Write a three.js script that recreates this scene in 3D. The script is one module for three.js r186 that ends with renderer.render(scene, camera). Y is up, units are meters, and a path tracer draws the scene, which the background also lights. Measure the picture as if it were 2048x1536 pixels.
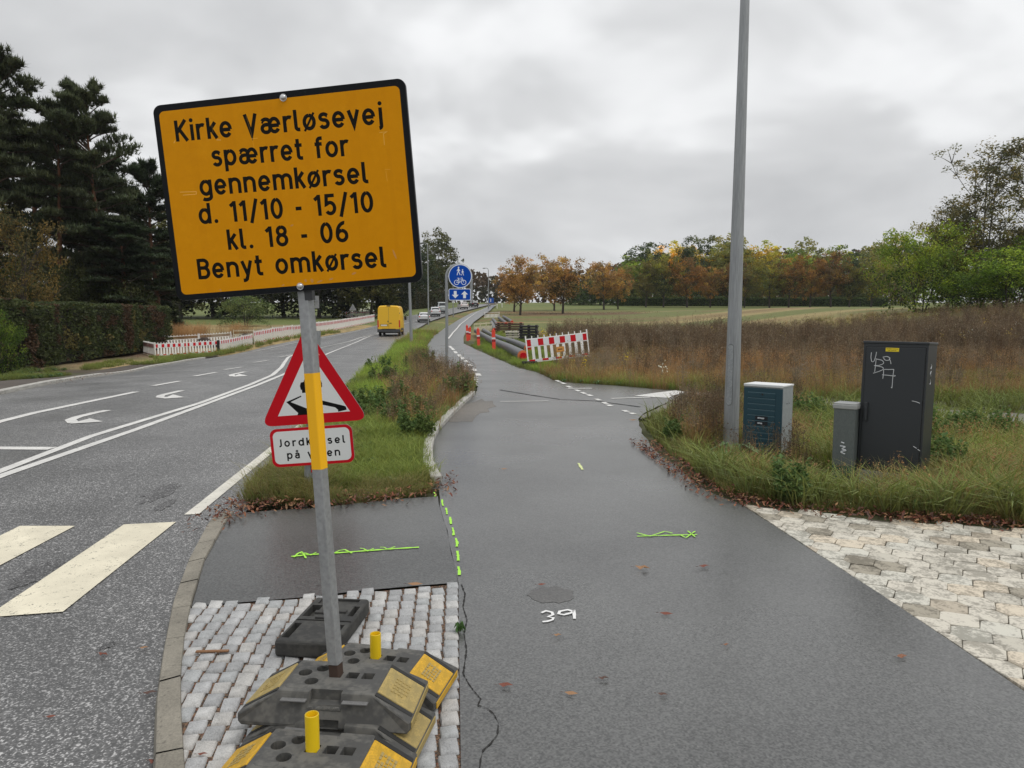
import * as THREE from 'three';
import { mergeGeometries, mergeVertices, toCreasedNormals } from 'three/addons/utils/BufferGeometryUtils.js';
import { RoundedBoxGeometry } from 'three/addons/geometries/RoundedBoxGeometry.js';
import { Brush, Evaluator, SUBTRACTION } from 'three-bvh-csg';

// ------------------------------------------------------------------ camera, sky, sun, exposure
const EYE = 1.65, FPX = 1430, PITCH = Math.atan(131 / FPX);           // the photo measured in its own 2048 x 1536 pixels
const scene = new THREE.Scene();
const camera = new THREE.PerspectiveCamera(2 * Math.atan(768 / FPX) * 180 / Math.PI, 4 / 3, 0.05, 2500);
camera.position.set(0, EYE, 0);
camera.rotation.x = -PITCH;
scene.add(camera);
const renderer = new THREE.WebGLRenderer({ antialias: true });
renderer.toneMapping = THREE.LinearToneMapping;
renderer.toneMappingExposure = 1.2;
renderer.shadowMap.enabled = true;
const sun = new THREE.DirectionalLight(new THREE.Color(1, 0.96, 0.9), 1.0);
sun.position.set(60, 120, 30);
sun.castShadow = true; sun.shadow.radius = 40;
sun.shadow.mapSize.set(4096, 4096);
Object.assign(sun.shadow.camera, { left: -120, right: 120, top: 120, bottom: -120, near: 1, far: 400 });
scene.add(sun, sun.target);

// ------------------------------------------------------------------ noise
function rng(seed) {
  let s = seed >>> 0;
  return () => { s = (s + 0x6d2b79f5) | 0; let t = Math.imul(s ^ (s >>> 15), 1 | s); t = (t + Math.imul(t ^ (t >>> 7), 61 | t)) ^ t; return ((t ^ (t >>> 14)) >>> 0) / 4294967296; };
}
const rnd = rng(20251012);
const RR = (a, b, r = rnd) => a + (b - a) * r();
const clamp = (x, a = 0, b = 1) => Math.min(b, Math.max(a, x));
const lerp = (a, b, t) => a + (b - a) * t;
const sstep = (a, b, x) => { const t = clamp((x - a) / (b - a)); return t * t * (3 - 2 * t); };
function hash(ix, iy, s) { let h = Math.imul(ix, 374761393) ^ Math.imul(iy, 668265263) ^ Math.imul(s, 1442695041); h = Math.imul(h ^ (h >>> 13), 1274126177); h ^= h >>> 16; return (h >>> 0) / 4294967296; }
function vnoise(x, y, s = 0, per = 0) {
  const ix = Math.floor(x), iy = Math.floor(y), fx = x - ix, fy = y - iy;
  const w = per ? (v) => ((v % per) + per) % per : (v) => v;
  const ux = fx * fx * (3 - 2 * fx), uy = fy * fy * (3 - 2 * fy);
  const x0 = w(ix), x1 = w(ix + 1), y0 = w(iy), y1 = w(iy + 1);
  const a = hash(x0, y0, s), b = hash(x1, y0, s), c = hash(x0, y1, s), d = hash(x1, y1, s);
  return a + (b - a) * ux + (c - a) * uy + (a - b - c + d) * ux * uy;
}
function fbm(x, y, s = 0, oct = 4, per = 0) {
  let v = 0, a = 0.5, n = 0, f = 1;
  for (let i = 0; i < oct; i++) { v += a * vnoise(x * f, y * f, s + i * 17, per ? per * f : 0); n += a; a *= 0.5; f *= 2; }
  return v / n;
}

// ------------------------------------------------------------------ sky: a closed grey cloud deck
{
  const W = 2048, H = 1024, data = new Float32Array(W * H * 4);
  for (let j = 0; j < H; j++) {
    const el = ((j + 0.5) / H - 0.5) * Math.PI, se = Math.sin(el), ce = Math.cos(el);
    for (let i = 0; i < W; i++) {
      const az = ((i + 0.5) / W - 0.5) * 2 * Math.PI, o = (j * W + i) * 4;
      let L = 0.5, warm = 0;
      if (se > -0.02) {
        const k = 1.25 / (Math.max(se, 0) + 0.30), px = Math.cos(az) * ce * k, pz = Math.sin(az) * ce * k;
        const wx = fbm(px * 0.9 + 5, pz * 0.9, 3, 3) - 0.5, wz = fbm(px * 0.9, pz * 0.9 + 9, 4, 3) - 0.5;
        const big = fbm(px * 0.55 + wx * 1.2, pz * 0.55 + wz * 1.2, 11, 3), mid = fbm(px * 1.9 + wx * 1.3 + 3, pz * 1.9 + wz * 1.3, 12, 5), fine = fbm(px * 6 + wx * 2, pz * 6 + wz * 2, 13, 4);
        const n = (big - 0.5) * 0.8 + (mid - 0.5) * 1.0 + (fine - 0.5) * 0.30;
        const gaps = sstep(0.60, 0.80, mid + (big - 0.5) * 0.8);
        L = 0.545 + 0.02 * (1 - sstep(0, 0.2, se)) + n * 0.31 * (0.45 + 0.55 * sstep(0.0, 0.2, se)) + gaps * 0.12;
        L *= 1 + 0.55 * sstep(0.25, 1.0, se);
        warm = n;
      }
      data[o] = L * (0.985 + 0.01 * warm); data[o + 1] = L * 1.0; data[o + 2] = L * (1.02 - 0.02 * warm); data[o + 3] = 1;
    }
  }
  const sky = new THREE.DataTexture(data, W, H, THREE.RGBAFormat, THREE.FloatType);
  sky.mapping = THREE.EquirectangularReflectionMapping; sky.magFilter = THREE.LinearFilter; sky.needsUpdate = true;
  scene.background = sky; scene.environment = sky; scene.environmentIntensity = 1;
}
scene.fog = new THREE.FogExp2(new THREE.Color(0.62, 0.65, 0.68), 0.00012);

// ------------------------------------------------------------------ naming helpers
const used = new Map();
function numbered(name) { const n = used.get(name) ?? 0; used.set(name, n + 1); return n ? name + '_' + String(n).padStart(3, '0') : name; }
function thing(name, label, category, pos = [0, 0, 0], yaw = 0, group) {
  const o = new THREE.Group(); o.name = numbered(name); scene.add(o);
  o.position.set(...pos); o.rotation.order = 'YXZ'; o.rotation.y = yaw; o.userData = { label, category };
  if (group) o.userData.group = group;
  return o;
}
function mesh(name, geo, mat, parent, plain) {
  const m = new THREE.Mesh(geo, mat); m.name = plain ? name : parent === scene ? numbered(name) : name;
  m.castShadow = m.receiveShadow = true; parent.add(m); return m;
}
function struct(name, geo, mat) { const m = mesh(name, geo, mat, scene); m.userData.kind = 'structure'; return m; }
function copyOf(o, label, pos, yaw, group) {
  const c = o.clone(); c.name = numbered(o.name.replace(/_\d\d\d$/, '')); c.userData = { ...o.userData, label }; if (group) c.userData.group = group;
  c.position.set(...pos); c.rotation.y = yaw; scene.add(c); return c;
}
function mg(list) { return mergeGeometries(list.map((g) => { const q = g.index ? g.toNonIndexed() : g.clone(); for (const k of Object.keys(q.attributes)) if (!['position', 'normal', 'uv'].includes(k)) q.deleteAttribute(k); if (!q.attributes.uv) q.setAttribute('uv', new THREE.BufferAttribute(new Float32Array(q.attributes.position.count * 2), 2)); return q; })); }
const box = (w, h, d, x = 0, y = 0, z = 0, r = 0) => (r ? new RoundedBoxGeometry(w, h, d, 2, r) : new THREE.BoxGeometry(w, h, d)).translate(x, y, z);
const cyl = (r0, r1, h, x = 0, y = 0, z = 0, n = 16) => new THREE.CylinderGeometry(r1, r0, h, n).translate(x, y + h / 2, z);

// ------------------------------------------------------------------ terrain and lookup of photo points on the ground
const sp = (d) => 12 * Math.log(1 + Math.exp((d - 79) / 12));
function T(x, z) {
  const d = -z;
  let y = d < 48 ? 0 : 0.039 * (Math.min(sp(d), 300) - sp(48)) * (d < 330 ? 1 : 1);
  if (d > 300) y = Math.min(y, 0.039 * 221 + (d - 300) * 0.004);
  y += 2.5 * sstep(17, 46, x) * sstep(24, 68, d) * (1 - sstep(90, 190, d));
  y -= 0.7 * sstep(-8, -20, x) * sstep(14, 30, d) * (1 - sstep(45, 62, d));
  return y;
}
const CP = Math.cos(PITCH), SP = Math.sin(PITCH);
function ray(px, py) { const X = (px - 1024) / FPX, Y = -(py - 768) / FPX; return [X, Y * CP - SP, -(CP + Y * SP)]; }
function at(px, py, depth) { const r = ray(px, py); return new THREE.Vector3(r[0] * depth, EYE + r[1] * depth, r[2] * depth); }
function G(px, py, h = 0) {                                            // where the line of sight through a photo pixel meets the ground raised by h
  const r = ray(px, py); let a = 0.5, b = a;
  for (let i = 0; i < 4000; i++) { b = a * 1.012 + 0.02; if (EYE + r[1] * b < T(r[0] * b, r[2] * b) + h) break; a = b; if (b > 900) break; }
  for (let i = 0; i < 40; i++) { const m = (a + b) / 2; if (EYE + r[1] * m < T(r[0] * m, r[2] * m) + h) b = m; else a = m; }
  return { x: r[0] * b, z: r[2] * b, d: -r[2] * b };
}
const GS = (list, h = 0) => list.map(([x, y]) => G(x, y, h));
const ROADY = -0.05;

// ------------------------------------------------------------------ textures
const S8 = (v) => { v = clamp(v); return Math.round(255 * (v <= 0.0031308 ? v * 12.92 : 1.055 * Math.pow(v, 1 / 2.4) - 0.055)); };
function tex(size, metres, fn, opt = {}) {                             // fn(u, v in 0..1) -> linear colour or a grey value
  const data = new Uint8Array(size * size * 4), lin = opt.linear;
  for (let j = 0; j < size; j++) for (let i = 0; i < size; i++) {
    let c = fn((i + 0.5) / size, (j + 0.5) / size); const o = (j * size + i) * 4;
    if (typeof c === 'number') c = [c, c, c];
    for (let k = 0; k < 3; k++) data[o + k] = lin ? Math.round(255 * clamp(c[k])) : S8(c[k]);
    data[o + 3] = 255;
  }
  const t = new THREE.DataTexture(data, size, size, THREE.RGBAFormat); t.wrapS = t.wrapT = THREE.RepeatWrapping; t.magFilter = THREE.LinearFilter;
  t.repeat.set(1 / metres, 1 / metres); if (!lin) t.colorSpace = THREE.SRGBColorSpace; t.needsUpdate = true; return t;
}
const mix3 = (a, b, t) => [lerp(a[0], b[0], t), lerp(a[1], b[1], t), lerp(a[2], b[2], t)];
const phys = (color, rough = 0.8, opt = {}) => new THREE.MeshPhysicalMaterial({ color: Array.isArray(color) ? new THREE.Color().setRGB(...color) : color, roughness: rough, side: THREE.DoubleSide, specularIntensity: 0.35, ...opt });
const std = (color, rough = 0.8, opt = {}) => new THREE.MeshStandardMaterial({ color: Array.isArray(color) ? new THREE.Color().setRGB(...color) : color, roughness: rough, side: THREE.DoubleSide, ...opt });

const roadTex = tex(2048, 5, (u, v) => {
  const c = 800, big = fbm(u * 5, v * 5, 31, 4, 5), n1 = vnoise(u * c, v * c, 32, c), n2 = vnoise(u * 420, v * 420, 33, 420), n3 = vnoise(u * 1200, v * 1200, 36, 1200);
  let g = 0.028 + 0.07 * n1 * n2 * 2 + 0.02 * n3;
  const bright = Math.max(sstep(0.70, 0.92, n1), sstep(0.80, 0.95, n2) * 0.8);
  g = lerp(g, 0.52, bright * (0.35 + 0.75 * big)); g *= 0.95 + 0.5 * big;
  return [g * 1.0, g * 0.985, g * 0.97];
});
const roadRough = tex(1024, 5, (u, v) => 0.28 + 0.34 * fbm(u * 4, v * 4, 41, 4, 4) + 0.14 * (vnoise(u * 400, v * 400, 42, 400) - 0.5), { linear: true });
const roadBump = tex(1024, 2.5, (u, v) => { const n = vnoise(u * 330, v * 330, 51, 330); return n * n * 0.8 + 0.2 * vnoise(u * 500, v * 500, 52, 500); }, { linear: true });
const pathTex = tex(2048, 7, (u, v) => {
  const big = fbm(u * 6, v * 6, 61, 5, 6), mid = fbm(u * 26, v * 26, 62, 3, 26), n1 = vnoise(u * 1020, v * 1020, 63, 1020), n2 = vnoise(u * 700, v * 700, 64, 700);
  let g = 0.082 + 0.05 * (big - 0.5) + 0.035 * (fbm(u * 2, v * 3, 67, 3, 2) - 0.5) + 0.014 * (mid - 0.5) + 0.095 * (n1 - 0.5);
  g += 0.16 * sstep(0.93, 0.99, n2) * vnoise(u * 90, v * 90, 66, 90);
  return [g * 1.0, g * 1.005, g * 0.97];
});
const pathRough = tex(1024, 7, (u, v) => 0.22 + 0.16 * fbm(u * 5, v * 5, 71, 4, 5), { linear: true });
const pathBump = tex(1024, 2, (u, v) => vnoise(u * 400, v * 400, 72, 400) * 0.7 + vnoise(u * 180, v * 180, 73, 180) * 0.3, { linear: true });
const soilTex = tex(1024, 4, (u, v) => {
  const a = fbm(u * 8, v * 8, 81, 5, 8), b = vnoise(u * 260, v * 260, 82, 260), c = vnoise(u * 500, v * 500, 83, 500);
  const g = 0.95 + 0.9 * (a - 0.5) + 0.5 * (b - 0.5) + 0.35 * (c - 0.5); return [g, g * 0.98, g * 0.95];
});
const graniteTex = tex(512, 0.5, (u, v) => {
  const a = vnoise(u * 150, v * 150, 91, 150), b = vnoise(u * 230, v * 230, 92, 230), c = fbm(u * 10, v * 10, 93, 4, 10);
  const g = 0.60 + 0.30 * (c - 0.5) + 0.22 * (a - 0.5) - 0.30 * sstep(0.78, 0.95, b); return [g, g * 0.99, g * 0.975];
});
const concreteTex = tex(1024, 1.5, (u, v) => {
  const a = fbm(u * 9, v * 9, 101, 5, 9), b = vnoise(u * 300, v * 300, 102, 300), c = vnoise(u * 90, v * 90, 103, 90);
  return 0.62 + 0.5 * (a - 0.5) + 0.22 * (b - 0.5) - 0.2 * sstep(0.8, 0.95, c);
});
const wornTex = tex(1024, 1.2, (u, v) => {                             // white lime wash worn off grey concrete
  const a = fbm(u * 26, v * 26, 111, 5, 26), b = fbm(u * 110, v * 110, 112, 3, 110), d = fbm(u * 4, v * 4, 114, 3, 4);
  const w = sstep(0.34, 0.60, a * 0.55 + b * 0.45 + (d - 0.5) * 0.3); return mix3([0.36, 0.345, 0.31], [0.68, 0.655, 0.60], w);
});
const paintTex = tex(1024, 2, (u, v) => {
  const a = fbm(u * 10, v * 10, 121, 4, 10), b = vnoise(u * 330, v * 330, 122, 330), c = fbm(u * 70, v * 70, 123, 2, 70);
  const w = sstep(0.70, 0.86, b * 0.5 + c * 0.55 + 0.12 * (a - 0.5)); const g = 0.93 + 0.3 * (a - 0.5) - 0.12 * vnoise(u * 500, v * 500, 124, 500); return mix3([g, g, g], [0.35, 0.36, 0.37], w);
});
const zincTex = tex(512, 0.35, (u, v) => {
  const a = fbm(u * 9, v * 9, 131, 3, 9), b = vnoise(u * 26, v * 26, 132, 26), c = vnoise(u * 60, v * 60, 133, 60);
  return 0.82 + 0.22 * (a - 0.5) + 0.20 * (b - 0.5) + 0.1 * (c - 0.5);
});
const dirtTex = tex(512, 0.6, (u, v) => {
  const a = fbm(u * 5, v * 5, 141, 5, 5), b = vnoise(u * 120, v * 120, 142, 120);
  return mix3([0.66, 0.66, 0.66], [1.0, 0.95, 0.85], sstep(0.3, 0.8, 0.6 * a + 0.4 * fbm(u * 22, v * 22, 143, 3, 22))).map((q) => 0.8 * q * (0.85 + 0.3 * b));
});
const jointTex = tex(1024, 0.8, (u, v) => {                            // grit, needles and leaf crumbs between the stones
  const a = vnoise(u * 110, v * 110, 151, 110), b = vnoise(u * 240, v * 240, 152, 240), c = vnoise(u * 60, v * 150, 153, 30);
  let col = mix3([0.045, 0.033, 0.024], [0.19, 0.115, 0.07], sstep(0.4, 0.8, a)); col = mix3(col, [0.36, 0.28, 0.2], sstep(0.82, 0.95, b)); return mix3(col, [0.20, 0.06, 0.035], sstep(0.72, 0.9, c) * 0.7);
});
const dustTex = tex(1024, 0.8, (u, v) => { const a = fbm(u * 6, v * 6, 171, 5, 6), b = fbm(u * 40, v * 40, 172, 3, 40), c = vnoise(u * 260, v * 260, 173, 260); return mix3(mix3([0.5, 0.5, 0.5], [0.95, 0.93, 0.88], sstep(0.40, 0.66, a * 0.6 + b * 0.4)), [1.3, 1.25, 1.15], 0.5 * sstep(0.80, 0.92, c * 0.7 + b * 0.3)).map((q) => 0.75 * q); });

const M = {
  road: phys([1, 1, 1], 1, { ior: 1.7, specularIntensity: 1, vertexColors: true, map: roadTex, roughnessMap: roadRough, bumpMap: roadBump, bumpScale: 0.0012 }),
  path: phys([1, 1, 1], 1, { map: pathTex, roughnessMap: pathRough, bumpMap: pathBump, bumpScale: 0.0006, ior: 1.75, specularIntensity: 1 }),
  pathFar: phys([1, 1, 1], 0.32, { map: pathTex, ior: 1.75, specularIntensity: 1 }),
  apron: phys([0.84, 0.85, 0.85], 1, { map: pathTex, roughnessMap: pathRough, bumpMap: pathBump, bumpScale: 0.001, ior: 1.6, specularIntensity: 1 }),
  patch: phys([0.80, 0.76, 0.73], 0.4, { map: pathTex, ior: 1.75, specularIntensity: 1 }),
  soil: std([1, 1, 1], 0.95, { map: soilTex, vertexColors: true }),
  walk: std([0.085, 0.070, 0.058], 0.9, { map: soilTex }),
  gravel: std([0.19, 0.178, 0.168], 0.95, { map: soilTex }),
  joint: std([1, 1, 1], 0.95, { map: jointTex }),
  kerb: std([0.36, 0.33, 0.27], 0.85, { map: concreteTex }),
  kerbPale: std([0.62, 0.60, 0.55], 0.85, { map: concreteTex }),
  white: std([0.74, 0.71, 0.63], 0.7, { map: paintTex }),
  zebra: std([0.78, 0.72, 0.56], 0.7, { map: paintTex }),
  whiteRoad: std([0.70, 0.69, 0.66], 0.7, { map: paintTex }),
  spray: std([0.36, 0.74, 0.07], 0.8),
  sprayWhite: std([0.75, 0.75, 0.74], 0.7),
  zinc: std([0.36, 0.375, 0.385], 0.5, { map: zincTex, metalness: 0.35 }),
  alu: std([0.44, 0.45, 0.455], 0.45, { map: zincTex, metalness: 0.5 }),
  darkMetal: std([0.05, 0.052, 0.055], 0.5),
  rubber: std([0.17, 0.168, 0.16], 0.8, { map: dustTex }),
  rubberDark: std([0.034, 0.035, 0.035], 0.8, { map: dirtTex }),
  yellow: std([0.86, 0.50, 0.02], 0.5, { map: dirtTex }),
  yellowDirty: std([0.55, 0.42, 0.15], 0.6, { map: dirtTex }),
  yellowTube: std([0.82, 0.56, 0.01], 0.4),
  amber: std([0.98, 0.50, 0.0], 0.45),
  rust: std([0.055, 0.032, 0.022], 0.85),
  black: std([0.012, 0.012, 0.013], 0.5),
  plasticWhite: std([0.84, 0.83, 0.80], 0.45),
  plasticCream: std([0.68, 0.64, 0.48], 0.5),
  red: phys([0.55, 0.010, 0.018], 0.4),
  foilSilver: std([0.72, 0.74, 0.76], 0.35),
  orange: std([0.88, 0.10, 0.045], 0.45),
  orangeRed: std([0.85, 0.07, 0.04], 0.45),
  blue: std([0.0, 0.075, 0.42], 0.4),
  cabinet: std([0.022, 0.026, 0.030], 0.42),
  cabinetSeam: std([0.006, 0.007, 0.008], 0.6),
  cabinetGreen: std([0.007, 0.045, 0.065], 0.5),
  cabinetGrey: std([0.36, 0.39, 0.40], 0.55, { map: zincTex }),
  boxGrey: std([0.135, 0.155, 0.15], 0.55, { map: zincTex }),
  boxGreen: std([0.012, 0.062, 0.052], 0.55),
  chalk: std([0.62, 0.64, 0.66], 0.6),
  pipe: std([0.095, 0.098, 0.105], 0.45),
  pipeOrange: std([0.62, 0.20, 0.07], 0.6),
  glass: std([0.015, 0.018, 0.02], 0.08),
  tyre: std([0.012, 0.012, 0.012], 0.8),
  van: std([0.80, 0.47, 0.02], 0.35),
  lampRed: std([0.55, 0.03, 0.02], 0.25),
  plate: std([0.7, 0.7, 0.66], 0.5),
};
// world-metre uv on flat sheets
function planarUV(g, s = 1) { const p = g.attributes.position, uv = new Float32Array(p.count * 2); for (let i = 0; i < p.count; i++) { uv[2 * i] = p.getX(i) * s; uv[2 * i + 1] = p.getZ(i) * s; } g.setAttribute('uv', new THREE.BufferAttribute(uv, 2)); return g; }
function boxUV(g, s = 1) { const q = g.index ? g.toNonIndexed() : g, p = q.attributes.position, n = q.attributes.normal, uv = new Float32Array(p.count * 2); for (let i = 0; i < p.count; i++) { const ax = Math.abs(n.getX(i)), ay = Math.abs(n.getY(i)), az = Math.abs(n.getZ(i)), X = p.getX(i), Y = p.getY(i), Z = p.getZ(i); uv[2 * i] = (ay >= ax && ay >= az ? X : ax > az ? Z : X) * s; uv[2 * i + 1] = (ay >= ax && ay >= az ? Z : Y) * s; } q.setAttribute('uv', new THREE.BufferAttribute(uv, 2)); return q; }
function sheet(pts, h, followT = true) {                               // a flat polygon lying on the ground
  const c = pts.map((p) => new THREE.Vector2(p.x, p.z)), area = THREE.ShapeUtils.area(c), poly = area < 0 ? c.slice().reverse() : c, tri = THREE.ShapeUtils.triangulateShape(poly, []);
  const g = new THREE.BufferGeometry(), pos = new Float32Array(poly.length * 3);
  poly.forEach((p, i) => { pos[3 * i] = p.x; pos[3 * i + 1] = (followT ? T(p.x, p.y) : 0) + h; pos[3 * i + 2] = p.y; });
  g.setAttribute('position', new THREE.BufferAttribute(pos, 3)); g.setIndex(tri.flatMap((t) => [t[0], t[2], t[1]])); g.computeVertexNormals(); return planarUV(g);
}
function gridGeo(nu, nv, fn) {                                         // fn(u, v) -> [x, y, z]
  const pos = [], idx = [];
  for (let j = 0; j <= nv; j++) for (let i = 0; i <= nu; i++) pos.push(...fn(i / nu, j / nv));
  for (let j = 0; j < nv; j++) for (let i = 0; i < nu; i++) { const a = j * (nu + 1) + i, b = a + 1, c = a + nu + 1, d = c + 1; idx.push(a, b, c, b, d, c); }
  const g = new THREE.BufferGeometry(); g.setAttribute('position', new THREE.Float32BufferAttribute(pos, 3)); g.setIndex(idx); g.computeVertexNormals(); return planarUV(g);
}
function along(pts, step) {                                            // resample a ground polyline
  const out = [];
  for (let i = 0; i + 1 < pts.length; i++) { const a = pts[i], b = pts[i + 1], n = Math.max(1, Math.round(Math.hypot(b.x - a.x, b.z - a.z) / step)); for (let k = 0; k < n; k++) out.push({ x: lerp(a.x, b.x, k / n), z: lerp(a.z, b.z, k / n) }); }
  out.push(pts[pts.length - 1]); return out;
}
function ribbon(pts, w, h, step = 1, wob = 0) {                        // a painted line along ground points
  const p = along(pts, step), pos = [], idx = [];
  p.forEach((q, i) => {
    const a = p[Math.max(0, i - 1)], b = p[Math.min(p.length - 1, i + 1)]; let tx = b.x - a.x, tz = b.z - a.z; const l = Math.hypot(tx, tz) || 1; tx /= l; tz /= l;
    const ww = w / 2 * (1 + wob * (rnd() - 0.5)), lift = h + 0.0003 * Math.max(0, -q.z - 8);
    for (const s of [-1, 1]) { const x = q.x - tz * s * ww, z = q.z + tx * s * ww; pos.push(x, T(x, z) + lift, z); }
    if (i) { const k = 2 * i; idx.push(k - 2, k - 1, k, k - 1, k + 1, k); }
  });
  const g = new THREE.BufferGeometry(); g.setAttribute('position', new THREE.Float32BufferAttribute(pos, 3)); g.setIndex(idx); g.computeVertexNormals(); return planarUV(g);
}
function inside(poly, x, z) { let c = false; for (let i = 0, j = poly.length - 1; i < poly.length; j = i++) { const a = poly[i], b = poly[j]; if ((a.z > z) !== (b.z > z) && x < (b.x - a.x) * (z - a.z) / (b.z - a.z) + a.x) c = !c; } return c; }
function edgeDist(poly, x, z) { let m = 1e9; for (let i = 0, j = poly.length - 1; i < poly.length; j = i++) { const a = poly[j], b = poly[i], dx = b.x - a.x, dz = b.z - a.z, t = clamp(((x - a.x) * dx + (z - a.z) * dz) / (dx * dx + dz * dz || 1)); m = Math.min(m, Math.hypot(x - a.x - t * dx, z - a.z - t * dz)); } return m; }

// ------------------------------------------------------------------ the road, the path and the pavements
function edgeFn(list) {                                                // x of an edge as a function of the distance ahead
  const s = list.slice().sort((a, b) => a.d - b.d);
  return (d) => { if (d <= s[0].d) return s[0].x + (s[1].x - s[0].x) / (s[1].d - s[0].d) * (d - s[0].d) * 0.3; for (let i = 1; i < s.length; i++) if (d <= s[i].d) return lerp(s[i - 1].x, s[i].x, (d - s[i - 1].d) / (s[i].d - s[i - 1].d)); const n = s.length - 1; return s[n].x + (s[n].x - s[n - 1].x) / (s[n].d - s[n - 1].d) * (d - s[n].d); };
}
const roadL = edgeFn(GS([[0, 790], [151, 760], [303, 735], [378, 722], [469, 708], [524, 695], [633, 675], [678, 667], [725, 658], [807, 634], [834, 629], [873, 622], [916, 614], [940, 610]], ROADY));
const roadR = edgeFn(GS([[305, 1536], [310, 1400], [325, 1300], [345, 1200], [375, 1120], [412, 1050], [470, 985], [533, 922], [620, 842], [700, 762], [730, 738], [768, 717], [787, 692], [807, 677], [834, 657], [858, 643], [893, 631], [916, 625], [948, 617]], ROADY));
const nearL = roadL(15.4);
const xL = (d) => (d < 15.4 ? nearL - (15.4 - d) * 0.32 : roadL(d)), xR = (d) => roadR(Math.max(d, 2.4));
const roadGeo = gridGeo(40, 260, (u, v) => { const d = -8 + 258 * Math.pow(v, 1.35), x = lerp(xL(d), xR(d) + (d < 7 ? 0.25 : 0.05), u); return [x, T(x, -d) + ROADY, -d]; });
{ const p = roadGeo.attributes.position, c = []; for (let i = 0; i < p.count; i++) { const x = p.getX(i), z = p.getZ(i), off = xR(-z) - x, band = (o) => Math.exp(-Math.pow((off - o) / 0.38, 2)), k = 1.04 - 0.15 * (band(1.1) + band(2.6) + 0.7 * (band(4.6) + band(6.1)) + band(8.0) + band(9.4)) + 0.22 * (fbm(x * 0.5, z * 0.22, 17, 3) - 0.5); c.push(k, k, k); } roadGeo.setAttribute('color', new THREE.Float32BufferAttribute(c, 3)); }
const road = struct('road', roadGeo, M.road);
function mark(name, geo, mat, parent = road) { return mesh(name, geo, mat, parent, true); }
const RM = ROADY + 0.006, PM = 0.005;
const lineR = (pts, w, step = 0.7, mat = M.whiteRoad) => mark('lane_marking', ribbon(GS(pts, ROADY), w, RM, step, 0.06), mat);
lineR([[-60, 965], [0, 943], [182, 873], [400, 806.5], [499.6, 770], [545, 750.5], [563, 735], [577, 714.5], [600, 705], [650, 694], [700, 683], [743, 670]], 0.13);
lineR([[-60, 976], [0, 953], [272, 859.5], [515, 770.5], [563, 751], [655, 708], [701, 689.5], [743.5, 671.5], [807, 648], [838, 641]], 0.13);
lineR([[-40, 855], [0, 843.5], [70, 826], [272.5, 784]], 0.17);
for (const s of [[[306, 772], [360, 762.6]], [[387.5, 753], [433, 745]], [[448, 740], [484, 734.5]], [[507, 725.7], [536, 721]], [[557, 715], [584, 710]]]) lineR(s, 0.16);
lineR([[-30, 896.5], [105, 897.5]], 0.2);
for (let i = 0; i < 9; i++) { const t = i / 8; lineR([[lerp(640, 722, t), lerp(702, 677.5, t)], [lerp(668, 733, t), lerp(700, 677, t)]], 0.14); }
const edgeLine = lineR([[383, 1030], [533, 908], [701, 771]], 0.12, 0.4, M.white);
lineR([[505, 704], [640, 677], [725, 660], [800, 638]], 0.1);
for (const q of [[[40, 1053], [150, 1053], [-110, 1190], [-240, 1190]], [[248, 1050], [352, 1045], [126, 1225], [-30, 1237]]]) mark('zebra_stripe', sheet(GS(q, ROADY), RM), M.zebra);
for (const [sh, hd] of [[[[216, 821], [190, 826], [155, 834.5], [141, 840], [146, 845.5], [168, 845]], [[180, 837.5], [206, 844], [138, 848.5]]], [[[364, 781.5], [340, 787], [322, 791.5], [320, 795], [336, 796.5]], [[346, 789.5], [369, 795.2], [327, 798]]], [[[491, 744], [476, 747], [463, 750], [465, 753], [474, 753]], [[478, 748.2], [496, 752], [466, 754.2]]]]) {
  mark('turn_arrow', mg([ribbon(GS(sh, ROADY), 0.17, RM, 0.3), sheet(GS(hd, ROADY), RM + 0.003)]), M.whiteRoad);
}

// the cycle path with its junction, and the asphalt apron that runs out to the crossing
const nearRight = [[2500, 1680], [2048, 1382], [1760, 1187], [1600, 1086], [1478, 1006], [1420, 986], [1345, 930], [1310, 900], [1285, 866], [1272, 838], [1290, 826]];
const nearLeft = [[925, 1700], [922, 1536], [919, 1350], [917, 1165], [893, 1060], [874, 992], [879, 963], [858, 922], [867, 872], [899, 837], [949, 790], [957.7, 772.7], [935, 752], [880, 738], [856, 716], [854, 691]];
const junctionTop = [[927.5, 687], [947.6, 697], [979.5, 711.6], [1013.7, 726], [1038.7, 736.7], [1070.6, 743.5], [1113, 762.5], [1157, 767], [1230, 771], [1318, 779], [1377, 783]];
const behind = [{ x: 3.2, z: 3 }, { x: -0.1, z: 3 }];
const pathPoly = [...behind.slice(1), ...GS(nearLeft), ...GS(junctionTop), ...GS(nearRight.slice().reverse()), behind[0]];
function wobble(poly, amp, step, fix) { const out = []; poly.forEach((a, i) => { const b = poly[(i + 1) % poly.length], n = Math.max(1, Math.round(Math.hypot(b.x - a.x, b.z - a.z) / step)); for (let k = 0; k < n; k++) { const x = lerp(a.x, b.x, k / n), z = lerp(a.z, b.z, k / n), w = fix && fix(x, z) ? 0 : amp; out.push({ x: x + w * (fbm(x * 4, z * 4, 5, 2) - 0.5) * 2, z: z + w * (fbm(x * 4 + 9, z * 4, 6, 2) - 0.5) * 2 }); } }); return out; }
const path = struct('cycle_path', sheet(wobble(pathPoly, 0.06, 0.35, (x, z) => z > -6.2 || z < -41), 0), M.path);
const farL = edgeFn(GS([[854, 691], [865.6, 673], [888, 657], [916, 640], [941, 627], [961, 620], [968, 617]])), farR = edgeFn(GS([[927.5, 687], [927, 675], [932, 661], [947.6, 644], [968, 629], [979, 622], [984, 617]]));
const dEnd = G(856, 691).d - 0.3;
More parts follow.
